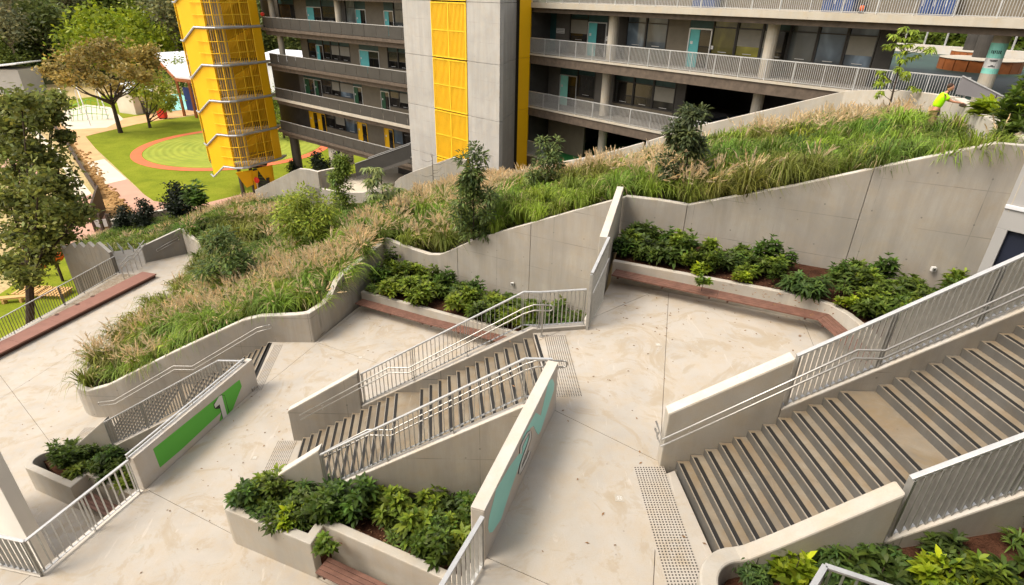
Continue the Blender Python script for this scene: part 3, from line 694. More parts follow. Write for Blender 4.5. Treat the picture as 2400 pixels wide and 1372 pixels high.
f1b = on_wall(wa, wb, o1, .010)
decal('number_shadow', f1b, [zx(*p) for p in ((1147, 790), (1215, 706), (1245, 712), (1292, 885), (1250, 932), (1230, 930), (1205, 830), (1165, 835), (1150, 822))], 'black_paint', par, out=o1)
f1c = on_wall(wa, wb, o1, .016)
decal('number_side', f1c, [zx(*p) for p in ((1222, 712), (1243, 716), (1286, 885), (1268, 905))], 'green_paint', par, out=o1)
decal('number_1', on_wall(wa, wb, o1, .022), [zx(*p) for p in ((1152, 797), (1195, 722), (1219, 712), (1268, 898), (1232, 922), (1200, 792), (1162, 825))], 'white_paint', par, out=o1)
wa, wb = (W2a.x, W2a.y), (W2b.x, W2b.y); L = math.hypot(wb[0]-wa[0], wb[1]-wa[1]); o2 = ((-(wb[1]-wa[1]))/L, (wb[0]-wa[0])/L)
par = walls_n[1]
z2 = lambda x, y: (1000+x/2.2057, 750+y/2.2057)
f2 = on_wall(wa, wb, o2, .004)
decal('painted_shape', f2, [z2(*p) for p in ((652, 305), (660, 330), (657, 365), (590, 575), (578, 594), (570, 585), (552, 548), (535, 562), (525, 620), (430, 890), (385, 1030), (340, 1098), (325, 1100), (318, 1080), (322, 1030), (360, 880), (425, 765), (480, 690), (500, 600), (530, 545), (565, 480), (590, 495), (625, 345), (640, 312))], 'aqua_paint', par, out=o2)
for nm, lft, mt, gr in (('number_shadow', .010, 'black_paint', 1), ('number_2', .016, 'white_paint', 0)):
    f2b = on_wall(wa, wb, o2, lft)
    st = [(487, 690), (490, 655), (506, 620), (525, 585), (536, 578), (536, 610), (520, 660), (505, 700), (490, 745), (480, 795), (497, 765), (520, 715), (533, 680)]
    w_ = 6.5 if gr else 4.2
    for a, b in zip(st[:-1], st[1:]):
        if a == b: continue
        dx, dy = b[0]-a[0], b[1]-a[1]; L = math.hypot(dx, dy); ux, uy = dx/L, dy/L; nx, ny = -uy*w_, ux*w_*1.0
        e = 2.5
        decal(nm, f2b, [z2(a[0]-ux*e+nx, a[1]-uy*e+ny), z2(b[0]+ux*e+nx, b[1]+uy*e+ny), z2(b[0]+ux*e-nx, b[1]+uy*e-ny), z2(a[0]-ux*e-nx, a[1]-uy*e-ny)], mt, par, out=o2)

# ---- bottom left concrete pier and the wall at the right end
pr = P(135, 1317, T0)
wall_thing('concrete_pier', 'big pale concrete pier at the left edge in front of the lower terrace', [Vector((-13.45, 11.5, 8.4)), Vector((-17.5, 13.3, 8.4))], -.1, .35, 'pier_white')

# ---- the school building the photograph is taken from, behind the camera
hb = thing('school_wing', 'school wing behind the viewer, outside the photo', 'building', (0, -1, 0))
for z in (3.8, 7.6, 11.4, 17.4, 21.2): obj('floor_slab', G().box(-26, 30, -9, -.95 if z < 12 else -1.3, z-.3, z-.02), 'slab_edge_concrete', hb)
obj('rear_wall', G().box(-26, 30, -12, -9.05, -7.6, 24), 'wall_concrete', hb)
for k in range(12):
    for z in (-.02, 3.8, 7.6, 11.4, 17.4):
        x = -26+k*4.7; obj('wall_panel', G().box(x, x+2.2, -3.3, -3.1, z, z+3.4), 'olive_panel', hb); f = obj('window', G().box(x+2.25, x+4.6, -3.3, -3.2, z, z+.9), 'dark_frame', hb); obj('pane', G().box(x+2.25, x+4.6, -3.28, -3.22, z+.92, z+3.3), 'glass', f)
# ================================================================ leaf and grass meshes (numpy)
def np_mesh(name, V, F4, tint, mat):
    me = bpy.data.meshes.new(name); nv, nf = len(V), len(F4)
    me.vertices.add(nv); me.vertices.foreach_set('co', np.asarray(V, np.float32).ravel())
    me.loops.add(nf*4); me.loops.foreach_set('vertex_index', np.asarray(F4, np.int32).ravel())
    me.polygons.add(nf); me.polygons.foreach_set('loop_start', np.arange(0, nf*4, 4, dtype=np.int32))
    try: me.polygons.foreach_set('loop_total', np.full(nf, 4, np.int32))
    except Exception: pass
    a = me.color_attributes.new('tint', 'FLOAT_COLOR', 'POINT')
    a.data.foreach_set('color', np.concatenate([tint, np.ones((nv, 1))], 1).astype(np.float32).ravel())
    me.materials.append(MATS[mat]); me.update(calc_edges=True); return me
def rand_tint(n, base, var=.25, yel=.15, rng=RNG):
    b = np.array(base)[None]; k = 1+rng.normal(0, var, (n, 1)); y = rng.normal(0, yel, (n, 1))
    c = b*np.clip(k, .35, 1.9)*np.concatenate([1+y, 1+y*.4, 1-y*.5], 1); return np.clip(c, .002, .95)
def frames(d, rng=RNG):
    d = d/np.linalg.norm(d, axis=1, keepdims=True); r = rng.normal(size=d.shape); s = np.cross(d, r); s /= np.linalg.norm(s, axis=1, keepdims=True)+1e-9
    return d, s, np.cross(s, d)
def leaves(pos, dirs, size, wid, tint, fold=.25, droop=.15):
    """each leaf: two quads folded along the rib"""
    n = len(pos); d = dirs/np.linalg.norm(dirs, axis=1, keepdims=True)
    up = np.array([[0, 0, 1.]]); s = np.cross(d, up+RNG.normal(0, .25, (n, 3))); s /= np.linalg.norm(s, axis=1, keepdims=True)+1e-9
    u = np.cross(s, d); L = size[:, None]; W = (size*wid)[:, None]
    m = pos+d*L*.5+u*L*.04; tip = pos+d*L-np.array([[0, 0, 1]])*L*droop
    l1 = pos+d*L*.28+s*W*.42+u*W*fold; l2 = pos+d*L*.66+s*W*.40+u*W*fold-np.array([[0, 0, 1]])*L*droop*.4
    r1 = pos+d*L*.28-s*W*.42+u*W*fold; r2 = pos+d*L*.66-s*W*.40+u*W*fold-np.array([[0, 0, 1]])*L*droop*.4
    V = np.stack([pos, m, tip, l1, l2, r1, r2], 1).reshape(-1, 3); o = np.arange(n)[:, None]*7
    F = np.concatenate([o+np.array([[0, 3, 4, 1]]), o+np.array([[1, 4, 2, 2]]), o+np.array([[0, 1, 6, 5]]), o+np.array([[1, 2, 2, 6]])])
    F = np.concatenate([o+np.array([[0, 1, 4, 3]]), o+np.array([[0, 5, 6, 1]]), o+np.array([[1, 6, 2, 4]])])
    return V, F, np.repeat(tint, 7, 0)
def cards(pos, size, tint, flat=.5):
    """simple four-cornered leaf sprays"""
    n = len(pos); d = RNG.normal(size=(n, 3)); d[:, 2] *= flat; d /= np.linalg.norm(d, axis=1, keepdims=True)
    s = np.cross(d, RNG.normal(size=(n, 3))*np.array([[1, 1, .6]])); s /= np.linalg.norm(s, axis=1, keepdims=True)+1e-9
    L = size[:, None]; V = np.stack([pos-d*L*.5, pos+s*L*.24, pos+d*L*.5, pos-s*L*.24], 1).reshape(-1, 3)
    o = np.arange(n)[:, None]*4; return V, o+np.array([[0, 1, 2, 3]]), np.repeat(tint, 4, 0)
def merge(parts):
    V, F, T, o = [], [], [], 0
    for v, f, t in parts: V.append(v); F.append(f+o); T.append(t); o += len(v)
    return np.concatenate(V), np.concatenate(F), np.concatenate(T)

# ---- planter shrubs: upright stems with whorls of glossy leaves
def shrub_mesh(name, seed, h, spread, nst, base, lsz, wid=.34, per=6, droop=.25, lay=4):
    rng = np.random.default_rng(seed); pos, dr, sz, tn = [], [], [], []
    for i in range(nst):
        a = rng.uniform(0, 2*math.pi); r = spread*math.sqrt(rng.uniform(0, 1)); hh = h*(1-.35*(r/spread)**2)*rng.uniform(.65, 1.08)
        tone = rng.uniform(.6, 1.35)
        for k in range(lay):
            f = 1-k*.2; z = hh*f; rr = r*(.5+.5*f); c = np.array([rr*math.cos(a), rr*math.sin(a), z])+rng.normal(0, .012, 3)
            for j in range(per):
                b = 2*math.pi*(j+rng.uniform(-.3, .3)+k*.5)/per; el = rng.uniform(.05, .75) if k else rng.uniform(.3, 1.1)
                pos.append(c); dr.append((math.cos(b)*math.cos(el)+.25*math.cos(a)*r/spread, math.sin(b)*math.cos(el)+.25*math.sin(a)*r/spread, math.sin(el)))
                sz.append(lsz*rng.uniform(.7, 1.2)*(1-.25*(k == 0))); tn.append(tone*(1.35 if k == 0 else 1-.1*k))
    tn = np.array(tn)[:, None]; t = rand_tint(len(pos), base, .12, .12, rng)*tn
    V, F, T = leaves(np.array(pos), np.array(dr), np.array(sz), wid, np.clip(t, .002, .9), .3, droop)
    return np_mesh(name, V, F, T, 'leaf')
DARK = (.070, .105, .012); MID = (.12, .165, .014); LIME = (.20, .26, .012)
SH = {
 'dark': [shrub_mesh('foliage', 11, .60, .40, 17, DARK, .25), shrub_mesh('foliage', 12, .50, .46, 18, DARK, .28, .30), shrub_mesh('foliage', 13, .82, .32, 13, (.06, .11, .014), .24), shrub_mesh('foliage', 16, .46, .42, 18, (.055, .095, .018), .29, .22, 7, .4), shrub_mesh('foliage', 31, .95, .24, 9, (.075, .12, .014), .23, .36, 6, .15), shrub_mesh('foliage', 41, .22, .16, 5, (.085, .13, .02), .46, .13, 11, .45, 1), shrub_mesh('foliage', 42, .50, .42, 15, (.055, .085, .012), .33, .30, 5, .3, 3)],
 'mid': [shrub_mesh('foliage', 14, .55, .38, 15, MID, .25), shrub_mesh('foliage', 15, .78, .30, 13, MID, .26, .38), shrub_mesh('foliage', 32, .95, .22, 8, MID, .22, .36, 6, .1), shrub_mesh('foliage', 43, .60, .34, 11, (.15, .19, .016), .34, .33, 6, .25, 3)],
 'lime': [shrub_mesh('foliage', 17, .48, .30, 9, LIME, .27, .42, 7, .1, 3), shrub_mesh('foliage', 18, .40, .26, 8, (.13, .20, .02), .25, .40, 7, .15, 3)],
 'tall': [shrub_mesh('foliage', 19, 1.25, .16, 7, MID, .18, .36, 7, .2, 5), shrub_mesh('foliage', 20, 1.05, .26, 10, DARK, .19, .36, 7, .2, 5)],
}
stem_me = G().tube([(0, 0, -.1), (.01, 0, .5)], .014, 5, None, .006).mesh('stem', 'bark_dark')
def shrub(p, kind, label, group=None, s=1.0, v=None):
    t = thing('leafy_shrub', label, 'shrub', p, group); v = RNG.integers(len(SH[kind])) if v is None else v
    rz = RNG.uniform(0, 6.28)
    o = bpy.data.objects.new('foliage', SH[kind][v]); COL.objects.link(o); o.parent = t; o.rotation_euler = (RNG.normal(0, .06), RNG.normal(0, .06), rz); o.scale = (s, s, s*RNG.uniform(.9, 1.12))
    st = bpy.data.objects.new('stem', stem_me); COL.objects.link(st); st.parent = t; st.scale = (s, s, s)
    return t
def fill_bed(poly, z, n, label, group, kinds=('dark', 'dark', 'mid'), smin=.7, smax=1.25, dmin=.42, hole=None, seed=1):
    rng = np.random.default_rng(seed); xs = [p[0] for p in poly]; ys = [p[1] for p in poly]; pts = []; tries = 0
    def inside(x, y):
        c = False
        for i in range(len(poly)):
            a, b = poly[i], poly[i-1]
            if (a[1] > y) != (b[1] > y) and x < (b[0]-a[0])*(y-a[1])/(b[1]-a[1])+a[0]: c = not c
        return c
    while len(pts) < n and tries < 6000:
        tries += 1; x, y = rng.uniform(min(xs), max(xs)), rng.uniform(min(ys), max(ys))
        if not inside(x, y) or any((x-a)**2+(y-b)**2 < dmin*dmin for a, b in pts): continue
        if hole and any((x-a)**2+(y-b)**2 < r*r for a, b, r in hole): continue
        pts.append((x, y)); kd = kinds[rng.integers(len(kinds))]; fx = (x-min(xs))/(max(xs)-min(xs)); fy = (y-min(ys))/(max(ys)-min(ys))
        lb = ('brighter green ' if kd == 'mid' else 'dark green ')+'leafy shrub, '+('back' if fy > .5 else 'front')+' row, '+('far left', 'left', 'middle', 'right', 'far right')[min(4, int(fx*5))]+' part, '+label
        shrub((x, y, z(x, y) if callable(z) else z), kd, lb, group, rng.uniform(smin, smax))
    return pts
# front planter beneath the 2 wall
fill_bed([(-5.7, 9.85), (-6.1, 9.5), (-4.2, 8.75), (-3.8, 9.2), (-.45, 7.75), (.5, 9.7)], 4.6, 48, 'big front planter', 'shrubs in the big front planter', seed=3, smin=.85, smax=1.3, dmin=.36, hole=[(-.9, 7.9, .5), (-3.0, 9.0, .28)])
shrub((-5.45, 9.75, 4.6), 'tall', 'tall thin leafy shoot standing up at the rounded end of the front planter', None, .95, 0)
shrub((-6.15, 9.72, 4.66), 'mid', 'shrub leaning out over the rounded rim of the front planter', None, .8)
shrub(P(770, 1290, 4.75), 'lime', 'yellow-green shrub at the rim above the bench niche of the front planter', None, .8, 1)
shrub(P(960, 1270, 4.7), 'lime', 'yellow-green shrub by the 2 wall side of the front planter', None, .85, 1)
shrub(P(690, 1230, 4.7), 'lime', 'lime-leaved shrub near the inner corner of the front planter rim', None, .9, 0)
# small planter bottom left
fill_bed([(-15.3, 15.0), (-15.7, 14.6), (-14.2, 13.85), (-13.7, 14.3), (-10.2, 12.8), (-9.6, 14.9)], .72, 34, 'small planter at bottom left', 'shrubs in the small left planter', seed=5, hole=[(-15.6, 14.75, .35), (-12.6, 13.8, .3)], smin=.9, smax=1.3, dmin=.38)
shrub((-15.1, 14.7, .72), 'lime', 'bright lime shrub at the left end of the small planter', None, 1.0, 1)
shrub((-14.3, 15.0, .72), 'tall', 'tall shoot of leaves at the far side of the small planter', None, .8, 1)
# bottom right planter
P3Z = lambda x, y: 8.32+.29*max(0, x-3.1)
shrub(P(1765, 1345, 8.45), 'dark', 'dark spreading shrub alone at the left end of the right-hand planter', None, .62, 3)
shrub(P(1850, 1372, 8.5), 'lime', 'bright lime broad-leaved plant in the right-hand planter at the bottom edge', None, .95, 0)
shrub(P(2200, 1385, 8.9), 'lime', 'bright lime plant right of the railing corner at the bottom edge', None, .85, 0)
fill_bed([(4.3, 5.2), (4.6, 4.6), (6.0, 3.6), (9, 3.2), (9, 5.2)], P3Z, 34, 'planter at bottom right', 'shrubs in the right-hand planter', smin=.6, smax=.85, dmin=.33, seed=9)
fill_bed([(3.6, 5.2), (4.4, 5.2), (4.4, 4.4), (4.0, 4.2)], P3Z, 2, 'planter at bottom right', 'shrubs in the right-hand planter', smin=.4, smax=.55, dmin=.30, seed=10)
# bench planter, middle terrace
fill_bed([(-5.9, 21.1), (-3.3, 19.85), (-3.3, 21.9), (-5.3, 22.9)], 4.33, 16, 'middle bench planter beside the S-curved wall', 'shrubs in the middle bench planter', seed=12, smin=1.0, smax=1.3, dmin=.5, kinds=('mid', 'mid', 'dark'))
fill_bed([(-3.2, 20.9), (-2.2, 19.6), (-.3, 18.7), (.6, 18.3), (2.2, 17.6), (3.0, 18.4), (.2, 19.9), (-2.6, 21.3)], 4.33, 26, 'middle bench planter under the tall wall', 'shrubs at the wall side of the middle bench planter', seed=13, smin=1.0, smax=1.4, dmin=.5, hole=[(-2.9, 19.9, .8)])
for x, y, s, v, lb in ((-5.3, 22.9, 1.1, 1, 'tall dark shrub in the far left corner of the middle bench planter'), (-3.3, 21.9, 1.05, 0, 'tall dark shoot against the dipping wall of the middle bench planter'), (-4.5, 22.4, .9, 1, 'dark bushy shoot between the two tall ones in the middle bench planter')):
    shrub((x, y, 4.33), 'tall', lb, None, s, v)
# bench planter, upper terrace
fill_bed([(3.3, 16.4), (5.2, 15.5), (5.3, 16.9), (3.9, 17.8)], 8.2, 13, 'divider wall end of upper planter', 'shrubs by the divider wall', seed=21, smin=.8, smax=1.15, dmin=.45)
fill_bed([(5.4, 15.4), (7.9, 14.3), (8.3, 15.6), (7.2, 16.3), (6.2, 16.5)], 8.2, 14, 'middle stretch of upper planter', 'shrubs in the middle of the upper bench planter', seed=22, smin=.75, smax=1.05, dmin=.48, kinds=('dark', 'mid', 'dark'), hole=[(6.3, 15.1, .4)])
fill_bed([(8.9, 14.2), (9.1, 12.6), (9.3, 11.4), (11.9, 12.0), (12.2, 14.0), (9.2, 15.4)], 8.2, 34, 'right end of upper planter', 'shrubs at the right end of the upper bench planter', seed=23, smin=.8, smax=1.15, dmin=.45, hole=[(8.9, 13.4, .45)])
for px, py, k, s, v, lb in ((1530, 560, 'tall', .85, 1, 'tallest bushy shrub by the divider wall in the upper bench planter'), (1657, 615, 'tall', .75, 0, 'single tall pointed shoot in the upper bench planter'), (1835, 630, 'tall', .65, 0, 'tall leafy shoot against the long wall, right of the pointed one'),
        (1645, 620, 'lime', .7, 0, 'lime-yellow shrub at the back of the upper bench planter, left of the pointed shoot'), (1650, 650, 'lime', .7, 1, 'lime-yellow shrub behind the kerb, middle of the upper bench planter'), (1740, 640, 'lime', .7, 0, 'yellow-tipped shrub right of the pointed shoot'),
        (1990, 700, 'lime', .8, 0, 'bright lime plant behind the curved end of the upper bench kerb'), (1520, 580, 'lime', .6, 1, 'yellow-green shrub in front of the tallest shrub by the divider wall')):
    q = P(px, py, 8.55); shrub((q.x, q.y, 8.2), k, lb, None, s, v)
shrub((8.0, 14.15, 8.2), 'dark', 'broad dark shrub spilling over the kerb of the upper bench planter', None, 1.3, 3)

# ================================================================ grass slope
CP = [(-7.2, 18.35, 4.55), (-7.0, 19.8, 4.6), (-6.4, 21.8, 5.1), (-5.9, 23.9, 5.2), (-3.7, 22.9, 5.15), (-3.1, 22.6, 5.3), (-2.3, 22.2, 6.2), (0, 20.9, 7.3), (1.5, 20.1, 8.05), (3.7, 18.9, 9.2), (5.6, 18, 9.3), (8.2, 16.8, 10.3), (9.9, 16, 10.85), (12.1, 15, 11.5),
      (16, 29.3, 9.1), (13, 30.8, 7.9), (10, 32.3, 6.6), (7.6, 33.4, 5.1), (4, 35, 4.6), (1, 36.5, 4.0), (-3.5, 38.8, 2.6), (-8, 41, 1.3), (-13, 43.2, -1.1), (-17, 45.1, -.8), (-22.4, 47.6, -1.6),
      (15.6, 25, 10.3), (15.0, 21.3, 11.1), (13.3, 16.5, 11.0), (-9.2, 18.3, 4.4), (-12.8, 18.35, 2.75), (-15.7, 18.5, 1.15), (-17.4, 19.6, .9), (-17.8, 23, .75), (-18.1, 28, .9), (-18.2, 31.5, 1.05), (-21, 34.5, 1.2),
      (-24, 36, -.8), (-28, 41, -2.6), (-29, 46, -3.6), (-26, 47, -2.6), (-34, 45, -5.2), (-38, 50, -6.6), (-42, 54, -7.4), (-34, 54, -5.6), (-10, 30, 2.9), (-14, 26, 2.2), (-14, 36, 1.5), (-3, 30, 5.3), (5, 27, 7.7), (10, 24, 9.7), (13.5, 25, 10.1), (13, 20, 10.9), (-9, 23, 4.0)]
CPA = np.array(CP)
def tps(A):
    X = A[:, :2]; n = len(X); d = np.linalg.norm(X[:, None]-X[None], axis=2); K = np.where(d > 0, d**2*np.log(d+1e-9), 0)+np.eye(n)*.5
    Pm = np.concatenate([np.ones((n, 1)), X], 1); M_ = np.block([[K, Pm], [Pm.T, np.zeros((3, 3))]])
    c = np.linalg.solve(M_, np.concatenate([A[:, 2], np.zeros(3)])); return X, c
TX, TC = tps(CPA)
def soil_z(x, y):
    q = np.stack([np.atleast_1d(x), np.atleast_1d(y)], 1).astype(float); d = np.linalg.norm(q[:, None]-TX[None], axis=2)
    K = np.where(d > 0, d**2*np.log(d+1e-9), 0); return K@TC[:-3]+TC[-3]+q@TC[-2:]
BWd = Vector((.9026, -.4305)); BW0 = Vector((16.1, 29.8))
def bw(px, py): return PL(px, py, BW0, BW0+BWd)
bank = [(-17.6, 19.4), (-17.2, 18.6), (-16.4, 18.3), (-7.3, 18.3), (-6.9, 19.6), (-5.95, 23.8), (3.7, 18.85), (12.7, 14.65), (13.3, 15.2), (15.5, 21.6), (16.1, 25), (16.0, 29.6), (-22.5, 48), (-27, 50), (-31, 54.5), (-41, 55.5), (-42, 51), (-34, 42), (-29, 38.6), (-25.4, 36.3), (-21.3, 34.6), (-18.6, 32.2), (-18.0, 27)]
def inpoly(x, y, poly):
    c = np.zeros(len(x), bool)
    for i in range(len(poly)):
        (ax, ay), (bx, by) = poly[i], poly[i-1]
        with np.errstate(divide='ignore', invalid='ignore'):
            k = ((ay > y) != (by > y)) & (x < (bx-ax)*(y-ay)/(by-ay+1e-12)+ax)
        c ^= k
    return c
def build_soil():
    st = .3; xs = np.arange(-43, 17.5, st); ys = np.arange(14.5, 57, st); XX, YY = np.meshgrid(xs, ys); x, y = XX.ravel(), YY.ravel()
    z = soil_z(x, y)-.05; g = bmesh.new(); ins = inpoly(x, y, [(p[0], p[1]) for p in bank]); vs = [g.verts.new((a, b, c)) for a, b, c in zip(x, y, z)]; nx = len(xs)
    cx, cy = x+st/2, y+st/2; big = inpoly(cx, cy, [(p[0], p[1]) for p in bank])
    for j in range(len(ys)-1):
        for i in range(nx-1):
            k = j*nx+i
            if ins[k] and ins[k+1] and ins[k+nx] and ins[k+nx+1]: g.faces.new((vs[k], vs[k+1], vs[k+nx+1], vs[k+nx]))
    bmesh.ops.delete(g, geom=[v for v in g.verts if not v.link_faces], context='VERTS')
    me = bpy.data.meshes.new('planted_slope'); g.to_mesh(me); g.free(); me.materials.append(MATS['soil']); me.polygons.foreach_set('use_smooth', [True]*len(me.polygons))
    o = bpy.data.objects.new('planted_slope', me); COL.objects.link(o); o['kind'] = 'structure'
build_soil()
def vnoise(x, y, s, seed):
    rng = np.random.default_rng(seed); Gd = rng.uniform(0, 1, (64, 64)); u, v = x/s+100, y/s+100
    i, j = np.floor(u).astype(int), np.floor(v).astype(int); fu, fv = u-i, v-j; fu = fu*fu*(3-2*fu); fv = fv*fv*(3-2*fv)
    g = lambda a, b: Gd[a % 64, b % 64]
    return (g(i, j)*(1-fu)+g(i+1, j)*fu)*(1-fv)+(g(i, j+1)*(1-fu)+g(i+1, j+1)*fu)*fv
def scatter(poly, dens, rng, jit=.45):
    xs = [p[0] for p in poly]; ys = [p[1] for p in poly]; s = dens
    XX, YY = np.meshgrid(np.arange(min(xs), max(xs), s), np.arange(min(ys), max(ys), s)); x = XX.ravel()+rng.uniform(-jit, jit, XX.size)*s; y = YY.ravel()+rng.uniform(-jit, jit, XX.size)*s
    k = inpoly(x, y, poly); return x[k], y[k]
def grass():
    rng = np.random.default_rng(5); x, y = scatter([(p[0], p[1]) for p in bank], .74, rng, .5)
    keep = np.hypot(x-GARD[0], y-GARD[1]) > .55; x, y = x[keep], y[keep]; z = soil_z(x, y)-.03
    dist = np.hypot(x, y); n = len(x); vig = np.clip(vnoise(x, y, 1.3, 11)*1.2+rng.normal(0, .12, n), .1, 1.25)
    nb = (np.where(dist < 24, 215, np.where(dist < 34, 150, 95))*(.55+.5*vig)).astype(int)
    lush = vig; pat = vnoise(x, y, 2.9, 2)*.62+vnoise(x, y, 1.1, 3)*.38
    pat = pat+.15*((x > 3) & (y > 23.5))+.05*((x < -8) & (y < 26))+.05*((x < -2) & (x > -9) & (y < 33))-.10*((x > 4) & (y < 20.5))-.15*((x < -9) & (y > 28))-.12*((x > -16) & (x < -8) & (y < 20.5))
    ti = np.repeat(np.arange(n), nb); m = len(ti); a = rng.uniform(0, 2*math.pi, m); r0 = .20*np.sqrt(rng.uniform(0, 1, m))
    hgt = (.50+.62*lush)[ti]*rng.uniform(.55, 1.12, m); lean = rng.uniform(.05, 1.25, m)*(.70+.15*lush[ti])
    wd = np.where(dist < 24, .0155, np.where(dist < 34, .021, .028))[ti]*rng.uniform(.7, 1.3, m)
    bx, by, bz = x[ti]+r0*np.cos(a), y[ti]+r0*np.sin(a), z[ti]
    sw = np.stack([.25+.35*(vnoise(x, y, 5, 21)-.5)*2, -.15+.45*(vnoise(x, y, 5, 22)-.5)*2], 1)[ti]
    a2 = a+rng.normal(0, .35, m); dx, dy = np.cos(a2)+sw[:, 0], np.sin(a2)+sw[:, 1]
    sx, sy = -np.sin(a2+rng.normal(0, .6, m)), np.cos(a2)
    rows = []
    for f, (hf, lf, wf) in enumerate(((0, 0, 1), (.58, .22, 1), (.90, .62, .8), (1.0-.0, 1.05, .5), (.80, 1.45, .06))):
        hz = hf-(.30*lean if f == 4 else .14*lean if f == 3 else 0)
        cx_, cy_, cz_ = bx+dx*lean*lf*hgt*.78, by+dy*lean*lf*hgt*.78, bz+hgt*hz
        rows.append(np.stack([cx_-sx*wd*wf, cy_-sy*wd*wf, cz_], 1)); rows.append(np.stack([cx_+sx*wd*wf, cy_+sy*wd*wf, cz_], 1))
    V = np.stack(rows, 1).reshape(-1, 3); o = np.arange(m)[:, None]*10
    F = np.concatenate([o+np.array([[0, 1, 3, 2]]), o+np.array([[2, 3, 5, 4]]), o+np.array([[4, 5, 7, 6]]), o+np.array([[6, 7, 9, 8]])])
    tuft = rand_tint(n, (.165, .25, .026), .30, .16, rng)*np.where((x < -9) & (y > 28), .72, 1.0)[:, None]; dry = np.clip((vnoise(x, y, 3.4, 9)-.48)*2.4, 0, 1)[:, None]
    tuft = tuft*(1-dry*.6)+np.array([[.30, .23, .05]])*dry*.4
    T = tuft[ti]*np.clip(1+rng.normal(0, .26, (m, 1)), .4, 1.8); straw = rng.uniform(0, 1, m) < .06; T[straw] = np.array([.40, .32, .15])
    T8 = np.repeat(T, 10, 0)
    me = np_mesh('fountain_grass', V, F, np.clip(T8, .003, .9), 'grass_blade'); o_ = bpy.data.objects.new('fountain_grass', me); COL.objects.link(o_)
    tag(o_, 'dense tussocks of green fountain grass covering the whole sloping planter', 'grass', kind='stuff')
    cnt = np.clip(((pat-.525)*125), 0, 24).astype(int); ti = np.repeat(np.arange(n), cnt); m = len(ti)
    a = rng.uniform(0, 2*math.pi, m); ln = rng.uniform(.08, .62, m); h = rng.uniform(.90, 1.22, m)*(.80+.36*lush[ti])
    b = np.stack([x[ti], y[ti], z[ti]+.3], 1); dirv = np.stack([np.cos(a)+.35, np.sin(a)-.10, np.zeros(m)], 1)
    p1 = b+np.stack([dirv[:, 0]*ln*.42, dirv[:, 1]*ln*.42, h*.62-.2], 1); p2 = b+np.stack([dirv[:, 0]*ln*.95, dirv[:, 1]*ln*.95, h*.90-.25], 1)
    tg = p2-p1; tg[:, 2] -= rng.uniform(.0, .22, m)*(ln*2); tg /= np.linalg.norm(tg, axis=1, keepdims=True)
    far = (dist[ti] > 30); wst = np.where(far, .006, .004)
    parts = []; s = np.stack([-dirv[:, 1], dirv[:, 0], np.zeros(m)], 1); s /= np.linalg.norm(s, axis=1, keepdims=True)+1e-9; w_ = wst[:, None]
    V = np.stack([b-s*w_, b+s*w_, p1+s*w_, p1-s*w_, p2+s*w_, p2-s*w_], 1).reshape(-1, 3); o = np.arange(m)[:, None]*6
    F = np.concatenate([o+np.array([[0, 1, 2, 3]]), o+np.array([[3, 2, 4, 5]])]); col = np.tile(np.array([[.28, .24, .10]]), (m*6, 1)); parts.append((V, F, col))
    K = 20; base = rand_tint(m, (.70, .55, .34), .10, .07, rng)
    for k in range(K):
        f = rng.uniform(0, 1, m)[:, None]; L = .36
        c = p2+tg*(f*L-.06); d, s1, u1 = frames(tg*1.0+rng.normal(0, .20, (m, 3))*(1.15-f), rng); ll = (.12+.08*(1-f))*rng.uniform(.8, 1.2, (m, 1)); wv_ = np.where(far, .014, .009)[:, None]
        V = np.stack([c, c+d*ll*.5+s1*wv_, c+d*ll, c+d*ll*.5-s1*wv_], 1).reshape(-1, 3); o = np.arange(m)[:, None]*4
        parts.append((V, o+np.array([[0, 1, 2, 3]]), np.repeat(np.clip(base*(1+rng.normal(0, .1, (m, 1))), 0, .95), 4, 0)))
    V, F, T = merge(parts); me = np_mesh('seed_plumes', V, F, T, 'plume'); p_ = bpy.data.objects.new('seed_plume', me); COL.objects.link(p_); p_.parent = o_; p_['kind'] = 'stuff'
    print('GRASS', n, len(me.polygons))
GARD = PR(2194, 252, 25.0); GARD.z -= 0
grass()

# fallen leaves blown onto the paving
rng = np.random.default_rng(61); g = G()
for k in range(330):
    bx = [(-7, 9, 0, 20, T1), (-.2, 4, 3, 15, T2), (-23, -17, 12, 30, T0), (3, 8, 12, 15.5, T2), (-6.5, .3, 16, 20.5, T1)][rng.integers(5)]
    x_, y_ = rng.uniform(bx[0], bx[1]), rng.uniform(bx[2], bx[3])
    if bx[4] == T1 and bx[1] == 9: x_, y_ = rng.uniform(-8.5, -6.4), rng.uniform(4, 16)
    a_ = rng.uniform(0, 6.28); r_ = rng.uniform(.02, .05); c_, s_ = math.cos(a_), math.sin(a_); z_ = bx[4]+.006
    g.add([(x_+r_*c_, y_+r_*s_, z_), (x_-.4*r_*s_, y_+.4*r_*c_, z_+.008), (x_-r_*c_, y_-r_*s_, z_+.002), (x_+.4*r_*s_, y_-.4*r_*c_, z_+.008)], [(0, 1, 2, 3)])
tag(obj('fallen_leaves', g, 'dry_leaf'), 'scattered small dry leaves lying on the pale terraces', 'leaves', kind='stuff')
g = G()
